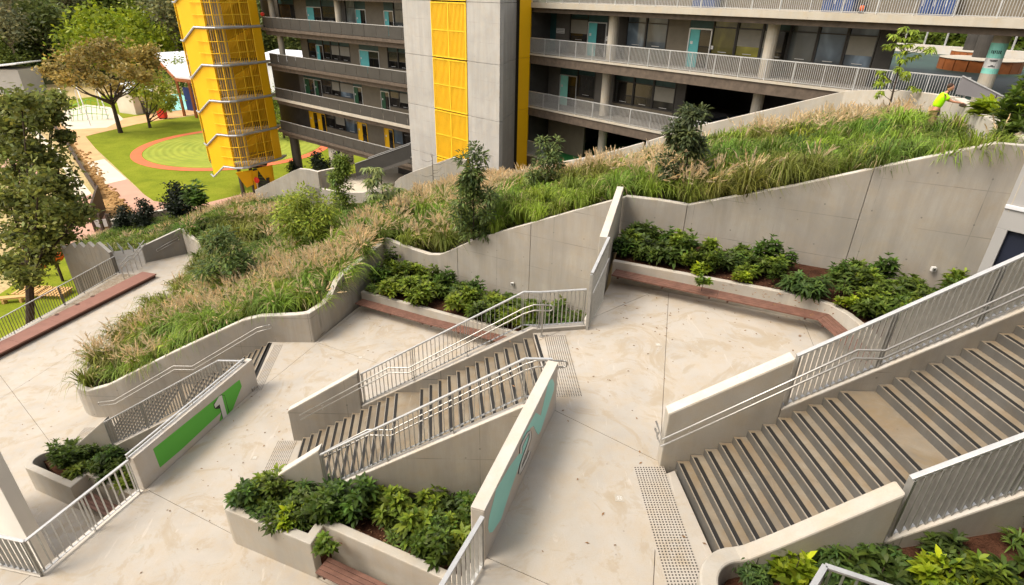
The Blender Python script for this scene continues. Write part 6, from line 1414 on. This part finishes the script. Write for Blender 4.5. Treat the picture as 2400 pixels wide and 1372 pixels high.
def tree_proto(seed, h, w, nc, n, size, tint, r0, shape='round', hollow=.5, lean=(0, 0), bark='bark_dark', trunk_h=.35, flat=.6, csc=.27, var=.28):
    rng = np.random.default_rng(seed); cl = []
    for i in range(nc):
        f = (i+.5)/nc; a = rng.uniform(0, 6.28); z = h*(trunk_h+(1-trunk_h)*rng.uniform(.05, .92)); k = (z/h-trunk_h)/(1-trunk_h)
        prof = {'round': math.sin(math.pi*min(1, .15+.8*k))**.7, 'cone': 1-.75*k, 'flat': .55+.45*k, 'col': .75}[shape]
        r_ = w*.5*prof*math.sqrt(rng.uniform(.05, 1)); cl.append((lean[0]*z/h+r_*math.cos(a), lean[1]*z/h+r_*math.sin(a), z, w*csc*rng.uniform(.7, 1.2)))
    cr = crown_mesh('crown', seed, cl, n, size, tint, var, flat, hollow); tk = limbs(None, cl, r0, lean, .5, h*(trunk_h+.25)).mesh('trunk', bark)
    return cr, tk
def place_tree(pr_, loc, label, group=None, s=1.0, rz=0, name='tree', cat='tree', sz=None):
    t = thing(name, label, cat, loc, group); t.rotation_euler = (0, 0, rz); t.scale = (s, s, sz or s)
    for nm, me in (('crown', pr_[0]), ('trunk', pr_[1])):
        o = bpy.data.objects.new(nm, me); COL.objects.link(o); o.parent = t
    return t
# forest: several kinds
FP = [tree_proto(101, 19, 15, 22, 5200, 1.05, (.16, .195, .05), .42, 'round', trunk_h=.25), tree_proto(102, 24, 13, 22, 5200, 1.0, (.27, .27, .12), .40, 'flat', bark='bark_pale', trunk_h=.35, hollow=.3),
      tree_proto(103, 17, 17, 24, 5600, 1.1, (.19, .235, .04), .45, 'round', trunk_h=.2), tree_proto(104, 27, 12, 20, 4600, 1.0, (.32, .315, .16), .38, 'flat', bark='bark_pale', trunk_h=.4, hollow=.25), tree_proto(105, 15, 14, 20, 5200, 1.05, (.27, .33, .02), .4, 'round', trunk_h=.2)]
rng = np.random.default_rng(77); kinds_l = ['dark rounded forest tree on the wooded hill behind the park', 'tall pale-trunked gum tree on the wooded hill behind the park', 'dense mid green forest tree on the wooded hill behind the park', 'tall grey-green gum tree with open crown on the wooded hill behind the park', 'yellow-green forest tree on the wooded hill behind the park']
for row, (r_, n_, z_) in enumerate(((212, 13, PARK), (228, 13, PARK+5), (248, 14, PARK+11), (275, 14, PARK+18), (305, 14, PARK+25))):
    for k in range(n_):
        a = R(-50+(k+.5*(row % 2)+rng.uniform(-.25, .25))*(34/n_)*1.0); k_ = rng.integers(4)
        if row == 0 and k in (6, 7): k_ = 4
        rr = r_+rng.uniform(-5, 5); x, y = rr*math.sin(a), rr*math.cos(a)
        place_tree(FP[k_], (x, y, z_-1), kinds_l[k_].replace('on the wooded hill behind the park', ('in the front row of', 'in the second row of', 'halfway up', 'high on', 'at the top of')[row]+' the wooded hill, '+('left', 'centre', 'right')[min(2, k*3//n_)]), 'forest trees on the wooded hill', rng.uniform(.85, 1.2), rng.uniform(0, 6.28))
place_tree(FP[4], P(268, 196, PARK), 'bright lime-topped round tree at the front of the forest', None, 1.15, 1.0)
place_tree(FP[3], P(60, 200, PARK), 'pale-branched grey-green gum at the front of the forest, left', None, .95, 2.0)
place_tree(FP[2], P(20, 205, PARK), 'bushy green tree by the pale hut at the left edge', None, .7, 2.0)
# foliage seen beyond the upper right level
BT = tree_proto(110, 10, 8, 20, 4200, .55, (.16, .22, .03), .25, 'round', trunk_h=.1)
for k, (px, r_, s_) in enumerate(((2090, 100, 1.3), (2140, 106, 1.4), (2190, 100, 1.3), (2240, 108, 1.5), (2290, 98, 1.3), (2340, 104, 1.4), (2390, 98, 1.4), (630, 108, .8), (690, 112, .8))):
    q = PR(px, 100, r_); zb = 7.5 if px > 1500 else PARK
    place_tree(BT, (q.x, q.y, zb), 'green tree seen under the top slab beyond the upper right level' if px > 1500 else 'low green tree seen through the openings of the left wing', 'trees beyond the upper right level' if px > 1500 else 'trees behind the left wing', s_, k*1.3)
struct('hill_slope', G().prism([(44, 62), (62, 46), (120, 30), (160, 120), (60, 130)], 2, 7.7), 'forest_floor')
# two park trees
q = P(283, 312, PARK)
D_ = q.xy.length/1353*1.08    # metres per photo pixel there
rng = np.random.default_rng(9); cl = []
for px, py, rr in ((130, 165, 20), (165, 140, 24), (205, 125, 26), (245, 108, 22), (250, 145, 28), (290, 130, 26), (330, 130, 22), (355, 150, 18), (300, 170, 24), (200, 170, 22), (150, 185, 16), (340, 180, 14), (225, 190, 16), (110, 165, 10), (270, 205, 12), (350, 120, 14)):
    v = PR(px, py, q.xy.length+rng.uniform(-5, 5))-q; cl.append((v.x, v.y, v.z, rr*D_))
cr = crown_mesh('crown', 5, cl, 6400, .66, (.33, .25, .07), .28, .6, .35); tk = limbs(None, cl, .42, ((PR(262, 235, q.xy.length)-q).x, 0), .8, (PR(262, 232, q.xy.length)-q).z).mesh('trunk', 'bark_dark')
place_tree((cr, tk), q, 'wide open-crowned tree with orange-brown leaves on the park lawn')
q = P(352, 300, PARK); cl = []
for px, py, rr in ((335, 195, 18), (360, 185, 18), (385, 205, 18), (345, 220, 20), (375, 230, 20), (400, 235, 14), (320, 215, 14), (360, 250, 14), (395, 250, 10)):
    v = PR(px, py, q.xy.length+rng.uniform(-4, 4))-q; cl.append((v.x, v.y, v.z, rr*D_))
cr = crown_mesh('crown', 6, cl, 3600, .55, (.36, .40, .05), .28, .6, .35); tk = limbs(None, cl, .3, (0, 0), .3, (PR(352, 262, q.xy.length)-q).z).mesh('trunk', 'bark_dark')
place_tree((cr, tk), q, 'light green multi-stemmed tree on the park lawn beside the red bin')
q = P(438, 238, PARK); cr, tk = tree_proto(120, 9, 7, 14, 1800, .5, (.16, .20, .03), .2, 'round', trunk_h=.25)
place_tree((cr, tk), q, 'small yellow-green tree in front of the open shed')
# big gum at the left edge, rising from below the lower terrace
gq = P(-40, 800, PARK); gR = 44.0; gq = PR(-30, 620, gR); gq.z = PARK; cl = []; rng = np.random.default_rng(14); DG = gR/1353*1.05
for px, py, rr in ((10, 250, 26), (50, 240, 28), (95, 250, 30), (130, 235, 22), (30, 290, 30), (75, 285, 26), (120, 280, 20), (20, 350, 34), (70, 355, 36), (110, 380, 34), (35, 410, 38), (90, 430, 38), (140, 430, 28), (160, 470, 24), (20, 470, 40), (70, 490, 40), (120, 500, 36), (170, 510, 28), (40, 550, 40), (90, 560, 38), (140, 555, 28), (60, 610, 34), (20, 620, 26), (105, 600, 26), (150, 320, 14), (60, 650, 24), (190, 500, 18), (15, 320, 26)):
    v = PR(px, py, gR+rng.uniform(-3.5, 3.5))-gq; cl.append((v.x, v.y, v.z, rr*DG*.95))
cr = crown_mesh('crown', 15, cl, 25000, .33, (.165, .185, .04), .62, .7, .10); g = limbs(None, cl, .30, (2, 1), .75, 9)
place_tree((cr, g.mesh('trunk', 'bark_dark')), gq, 'big dense gum tree filling the left edge of the photo', name='gum_tree')
# clipped dark shrubs
CS = tree_proto(130, 3.0, 1.7, 12, 2600, .20, (.014, .022, .010), .08, 'col', trunk_h=.1, csc=.32)
for k, (px, py, s_, z, lb) in enumerate(((302, 545, 1.15, -6.4, 'left one of three dark clipped shrubs at the low grey wall'), (346, 540, 1.25, -6.0, 'middle one of three dark clipped shrubs at the low grey wall'), (424, 515, 1.45, -4.6, 'tallest dark clipped shrub, right of the low grey wall'), (692, 418, .9, -6, 'dark shrub behind the humped boundary wall'), (755, 418, 1.25, -4.0, 'tall dark shrub by the ramp foot'), (805, 405, 1.15, -3.5, 'dark shrub under the left wing by the ramp'))):
    q = P(px, py, z); place_tree(CS, q, lb, None, s_, k, 'clipped_shrub', 'shrub')
# ---- saplings on the planted slope
def slope_pt(px, py):
    lo = None
    bp = [(p[0], p[1]) for p in bank]; last = None
    for r_ in np.arange(14, 62, .12):
        q = PR(px, py, r_); ins = inpoly(np.array([q.x]), np.array([q.y]), bp)[0]
        if last is not None and not ins: last.z = soil_z(last.x, last.y)[0]; return PR(px, py, last.xy.length-1.2).xy.to_3d()+Vector((0, 0, soil_z(last.x, last.y)[0]))
        if ins: last = q
        else: continue
        if q.z <= soil_z(q.x, q.y)[0]+.05: return q
    return PR(px, py, 40)
def leafy(seed, h, w, nl, lsz, tint, shape='col', trunk_h=.18, r0=.035, wid=.34, nst=22, droop=.3, clump=.22):
    rng = np.random.default_rng(seed); pos, dr, tn = [], [], []; cl = []
    for i in range(nst):
        k = rng.uniform(0, 1)**.9; z = h*(trunk_h+(1-trunk_h)*k); a = rng.uniform(0, 6.28)
        prof = {'col': math.sin(math.pi*(.18+.74*k))**.6, 'cone': 1.05-.85*k, 'round': math.sin(math.pi*(.1+.85*k))**.6, 'umbrella': .5+.5*math.sin(math.pi*k)}[shape]
        r_ = w*.5*prof*rng.uniform(.35, 1.0); cl.append((r_*math.cos(a), r_*math.sin(a), z, clump*w))
    for c in cl:
        m = nl//nst; d = rng.normal(size=(m, 3)); d /= np.linalg.norm(d, axis=1, keepdims=True); pos.append(np.array(c[:3])+d*c[3]*rng.uniform(.2, 1, (m, 1))); d[:, 2] = d[:, 2]*.5+.1; dr.append(d); tn.append(np.full((m, 1), rng.uniform(.7, 1.35)))
    pos, dr, tn = np.concatenate(pos), np.concatenate(dr), np.concatenate(tn); V, F, T = leaves(pos, dr, lsz*rng.uniform(.6, 1.3, len(pos)), wid, np.clip(rand_tint(len(pos), tint, .22, .12, rng)*tn, .003, .9), .25, droop)
    g = G(); g.tube([(0, 0, -.3), (.02, .01, h*.4), (0, .02, h*.9)], r0, 6, None, r0*.3)
    for c in cl: z0 = max(.1*h, c[2]-.25*w); g.tube([(0, 0, z0), (c[0]*.5, c[1]*.5, lerp(z0, c[2], .55)), c[:3]], r0*.4, 4, None, r0*.12)
    return np_mesh('crown', V, F, T, 'leaf'), g.mesh('trunk', 'bark_dark')
SP = [(1110, 558, 342, 108, 'col', 3000, .22, (.10, .14, .035), 'bushy dark green sapling in the middle of the grass bank', 'r'),
      (1280, 455, 328, 84, 'col', 1800, .22, (.12, .16, .045), 'green sapling near the low boundary wall before the yellow pier', 'r'),
      (1597, 458, 248, 104, 'col', 2900, .22, (.095, .12, .045), 'dark grey-green sapling standing before the upper boundary wall', 'r'),
      (812, 512, 372, 84, 'cone', 3000, .26, (.16, .22, .03), 'bright green conical sapling left of the bare stick', 'r'),
      (737, 595, 452, 130, 'round', 4200, .22, (.24, .29, .03), 'round yellow-green bush in the left part of the grass bank', 'r'),
      (548, 695, 545, 104, 'round', 1700, .27, (.10, .145, .035), 'open-leaved green sapling close to the lower terrace', 'r')]
for k, (px, py, pt, wpx, shp, nl, ls_, tint, lb, _) in enumerate(SP):
    q = slope_pt(px, py); r_ = q.xy.length; top = PR(px, pt, r_); h = top.z-q.z; mpp = (q-Vector((0, 0, ZC))).length/1353
    place_tree(leafy(200+k, h, wpx*mpp, nl, ls_, tint, shp, .06 if shp != 'round' else .22, nst=30, clump=.17 if shp != 'round' else .2), (q.x, q.y, q.z-.05), lb, None, 1, 0, 'sapling', 'sapling')
# sparse umbrella-leaved saplings
def whorl_tree(px, py, pt, wpx, tint, label, nst, seed, leafl=.34, lean=None):
    rng = np.random.default_rng(seed); q = slope_pt(px, py); r_ = q.xy.length; topx, topy = pt; tp_ = PR(topx, topy, r_)-q; mpp = (q-Vector((0, 0, ZC))).length/1353; W = wpx*mpp
    g = G(); g.tube([(0, 0, -.3), tuple(tp_*.5), tuple(tp_*.97)], .045, 6, None, .016); pos, dr, tn = [], [], []
    for i in range(nst):
        k = .42+.58*(i+.5)/nst; c = tp_*k; a = rng.uniform(0, 6.28); r0 = W*.5*rng.uniform(.35, 1)*(1.05-.55*k); e = c+Vector((r0*math.cos(a), r0*math.sin(a), r0*.30)); g.tube([tuple(c), tuple(c.lerp(e, .5)+Vector((0, 0, .05))), tuple(e)], .014, 4, None, .006)
        for j in range(rng.integers(3, 6)):
            f = e+Vector(tuple(rng.normal(0, .10, 3)))
            for b in range(8): al = 2*math.pi*b/8+rng.uniform(-.2, .2); pos.append(tuple(f)); dr.append((math.cos(al), math.sin(al), rng.uniform(-.35, .15))); tn.append(rng.uniform(.75, 1.3))
    n = len(pos); V, F, T = leaves(np.array(pos), np.array(dr), leafl*rng.uniform(.7, 1.2, n), .30, np.clip(rand_tint(n, tint, .15, .1, rng)*np.array(tn)[:, None], .003, .9), .2, .45)
    place_tree((np_mesh('crown', V, F, T, 'leaf'), g.mesh('trunk', 'bark_dark')), q, label, None, 1, 0, 'sapling', 'sapling')
def whorls_at(base, top, pts, leafl, tint, label, seed, nl=14):
    rng = np.random.default_rng(seed); q = slope_pt(*base); r_ = q.xy.length; tp_ = PR(*top, r_)-q; g = G(); g.tube([(0, 0, -.3), tuple(tp_*.3), tuple(tp_*.65), tuple(tp_)], .055, 7, None, .015); pos, dr, tn = [], [], []
    for px, py in pts:
        e = PR(px, py, r_+rng.uniform(-.35, .35))-q; k = min(.98, max(.3, e.z/tp_.z-.06)); c = tp_*k; g.tube([tuple(c), tuple(c.lerp(e, .6)+Vector((0, 0, .04))), tuple(e)], .012, 4, None, .006)
        for j in range(3):
            f = e+Vector(tuple(rng.normal(0, .07, 3)))
            for b in range(nl): al = 2*math.pi*b/nl+rng.uniform(-.3, .3); pos.append(tuple(f)); dr.append((math.cos(al), math.sin(al), rng.uniform(-.5, .35))); tn.append(rng.uniform(.7, 1.35))
    n = len(pos); V, F, T = leaves(np.array(pos), np.array(dr), leafl*rng.uniform(.6, 1.2, n), .30, np.clip(rand_tint(n, tint, .15, .1, rng)*np.array(tn)[:, None], .003, .9), .2, .5)
    place_tree((np_mesh('crown', V, F, T, 'leaf'), g.mesh('trunk', 'bark_dark')), q, label, None, 1, 0, 'sapling', 'sapling')
whorls_at((2076, 292), (2128, 78), [(2115, 70), (2140, 72), (2100, 86), (2128, 90), (2152, 84), (2087, 104), (2106, 108), (2136, 106), (2166, 112), (2178, 118), (2120, 124), (2140, 138), (2112, 140), (2110, 160), (2130, 168), (2062, 176), (2074, 186), (2064, 198), (2126, 182), (2150, 205), (2060, 220)], .23, (.24, .31, .03), 'tall thin yellow-green sapling with drooping leaf whorls near the worker', 41)
whorl_tree(902, 540, (893, 398), 120, (.20, .24, .08), 'sparse pale green sapling on a thin dark stem in the grass bank', 15, 42, .34)
# bare stick
q = slope_pt(1016, 450); tp_ = PR(1013, 362, q.xy.length)-q; g = G().tube([(0, 0, -.2), tuple(tp_*.5), tuple(tp_)], .05, 6, None, .015); rng = np.random.default_rng(3)
g2 = G()
for k in range(11): c = tp_*rng.uniform(.35, .95); a = rng.uniform(0, 6.28); l_ = rng.uniform(.5, 1.1); g2.tube([tuple(c), tuple(c+Vector((l_*.5*math.cos(a), l_*.5*math.sin(a), -.05))), tuple(c+Vector((l_*math.cos(a), l_*math.sin(a), .15)))], .012, 4, None, .005)
t = thing('bare_sapling', 'leafless dark stick of a sapling before the peaked boundary wall', 'sapling', q); obj('trunk', g.mesh('trunk', 'bark_dark'), None, t); obj('twigs', g2.mesh('twigs', 'bark_dark'), None, t)
for px, py, s_, lb in ((585, 458, 1.6, 'small dark shrub at the foot of the yellow stair tower'), (520, 470, 2.0, 'dark green bush at the top left corner of the grass bank'), (470, 490, 2.2, 'bush beside the tallest clipped shrub'), (1000, 445, 1.4, 'low green shrub below the bare stick')):
    q = slope_pt(px, py); shrub(tuple(q), 'dark', lb, None, s_)

# ================================================================ the gardener
def skin_body(name, nodes, edges, radii, mat, parent, sub=2):
    me = bpy.data.meshes.new(name); rl = root_loc(parent); me.from_pydata([tuple(Vector(v)-rl) for v in nodes], edges, []); o = bpy.data.objects.new(name, me); COL.objects.link(o); o.parent = parent
    m = o.modifiers.new('skin', 'SKIN'); m.use_smooth_shade = True
    for i, r_ in enumerate(radii): me.skin_vertices[0].data[i].radius = r_ if isinstance(r_, tuple) else (r_, r_)
    for d in me.skin_vertices[0].data: d.use_root = False
    me.skin_vertices[0].data[0].use_root = True
    s = o.modifiers.new('sub', 'SUBSURF'); s.levels = s.render_levels = sub
    me.materials.append(MATS[mat]); return o
wp = q = GARD; zf = max(soil_z(q.x, q.y)[0]-.05, GARD.z-1.0)
pt_ = thing('person', 'gardener in a hi-vis yellow shirt and khaki trousers reaching over the wall', 'person', (wp.x, wp.y, zf))
fx = Vector((math.cos(R(-25)), math.sin(R(-25)), 0)); sy = Vector((-fx.y, fx.x, 0))
def B(f, s, z): return Vector((wp.x, wp.y, zf))+fx*f+sy*s+Vector((0, 0, z))
# one continuous body (skin), clothes over it
nodes = [B(0, 0, .95), B(.03, 0, 1.15), B(.08, 0, 1.35), B(.14, 0, 1.47), B(.18, 0, 1.56), B(.0, .10, .90), B(.02, .12, .50), B(-.02, .13, .10), B(.12, .13, .05), B(0, -.10, .90), B(.02, -.12, .50), B(-.04, -.13, .10), B(.10, -.13, .05),
         B(.10, .19, 1.40), B(.30, .22, 1.22), B(.56, .16, 1.20), B(.10, -.19, 1.40), B(.34, -.22, 1.25), B(.60, -.16, 1.22)]
ed = [(0, 1), (1, 2), (2, 3), (3, 4), (0, 5), (5, 6), (6, 7), (7, 8), (0, 9), (9, 10), (10, 11), (11, 12), (2, 13), (13, 14), (14, 15), (2, 16), (16, 17), (17, 18)]
skin_body('body', nodes, ed, [.11, .10, .11, .055, .05, .09, .06, .04, .045, .09, .06, .04, .045, .055, .042, .03, .055, .042, .03], 'skin', pt_)
skin_body('shirt', [B(.0, 0, .98), B(.03, 0, 1.16), B(.08, 0, 1.36), B(.12, 0, 1.44), B(.10, .20, 1.41), B(.22, .23, 1.28), B(.10, -.20, 1.41), B(.24, -.24, 1.30)], [(0, 1), (1, 2), (2, 3), (2, 4), (4, 5), (2, 6), (6, 7)], [(.19, .17), (.185, .165), (.20, .17), .10, .09, .085, .09, .085], 'hivis', pt_)
skin_body('trousers', [B(0, 0, 1.0), B(0, .10, .88), B(.02, .12, .50), B(-.02, .13, .10), B(0, -.10, .88), B(.02, -.12, .50), B(-.04, -.13, .10)], [(0, 1), (1, 2), (2, 3), (0, 4), (4, 5), (5, 6)], [.175, .13, .095, .08, .13, .095, .08], 'khaki', pt_)
hc = B(.22, 0, 1.66)
hd = obj('head', blob(tuple(hc), .095, .085, .12, 14, 'skin'), None, pt_, smooth=True)
obj('hair', blob(tuple(hc+Vector((0, 0, .045))-fx*.03), .100, .09, .095, 14, 'hair'), None, pt_, smooth=True)
obj('nose', blob(tuple(hc+fx*.098+Vector((0, 0, -.01))), .018, .014, .022, 6), 'skin', hd); obj('mouth', blob(tuple(hc+fx*.088+Vector((0, 0, -.06))), .01, .022, .006, 6), 'red', hd)
for s_ in (-1, 1): obj('eye', blob(tuple(hc+fx*.082+sy*.032*s_+Vector((0, 0, .018))), .012, .012, .01, 6), 'black_paint', hd); obj('ear', blob(tuple(hc+sy*.088*s_), .02, .01, .03, 6), 'skin', hd)
for s_, w_ in ((1, B(.56, .16, 1.20)), (-1, B(.60, -.16, 1.22))):
    g = G(); pm = w_+fx*.05; blob(tuple(pm), .05, .035, .022, 8, 'skin', g)
    for k in range(4): c = pm+fx*.045+sy*(.024-.016*k); g.tube([tuple(c), tuple(c+fx*.03+Vector((0, 0, -.004))), tuple(c+fx*(.045-.004*abs(k-1))+Vector((0, 0, -.03))), tuple(c+fx*.03+Vector((0, 0, -.045)))], .008, 5)
    g.tube([tuple(pm+sy*.03*s_*-1), tuple(pm+sy*.045*-s_+fx*.03), tuple(pm+sy*.035*-s_+fx*.05+Vector((0, 0, -.02)))], .009, 5); obj('hand', g, 'skin', pt_, smooth=True)
obj('belt_pouch', G().bar(B(.04, -.17, .95), B(.06, -.18, .78), .06, .10), 'black_paint', pt_)
for s_ in (1, -1): obj('boot', blob(tuple(B(.04, .13*s_, .055)), .13, .055, .06, 8), 'black_paint', pt_)
tl0 = B(.50, -.14, 1.17); t = thing('hedge_cutter', 'dark red and white powered garden tool held out over the wall', 'garden tool', tl0)
obj('shaft', G().tube([tuple(B(.35, -.1, 1.30)), tuple(B(.62, -.12, 1.17)), tuple(B(1.35, -.10, 1.08))], .016, 6), 'white_paint', t)
obj('motor', G().bar(B(.60, -.13, 1.16), B(.95, -.11, 1.11), .12, .10), 'corten', t, .02); obj('housing', blob(tuple(B(1.05, -.1, 1.10)), .11, .07, .07, 10), 'red', t, smooth=True); obj('cutting_head', G().tube([tuple(B(1.25, -.1, 1.09)), tuple(B(1.5, -.3, 1.02)), tuple(B(1.62, -.25, 1.03))], .03, 6), 'white_paint', t)
# little wall fittings
for px, py, a_, b_ in ((1202, 664, W1A, W1B), (2186, 628, w2n, w2f)):
    q = PL(px, py, a_, b_); t = thing('wall_tap', 'tiny white socket box on the '+('left' if px < 2000 else 'right')+' retaining wall low above the shrubs', 'wall box', (q.x-.03, q.y-.06, q.z)); obj('box', G().box(q.x-.09, q.x+.03, q.y-.12, q.y-.04, q.z-.06, q.z+.06), 'white_paint', t); obj('cover', G().box(q.x-.06, q.x+.0, q.y-.135, q.y-.122, q.z-.03, q.z+.03), 'grey_panel', t)
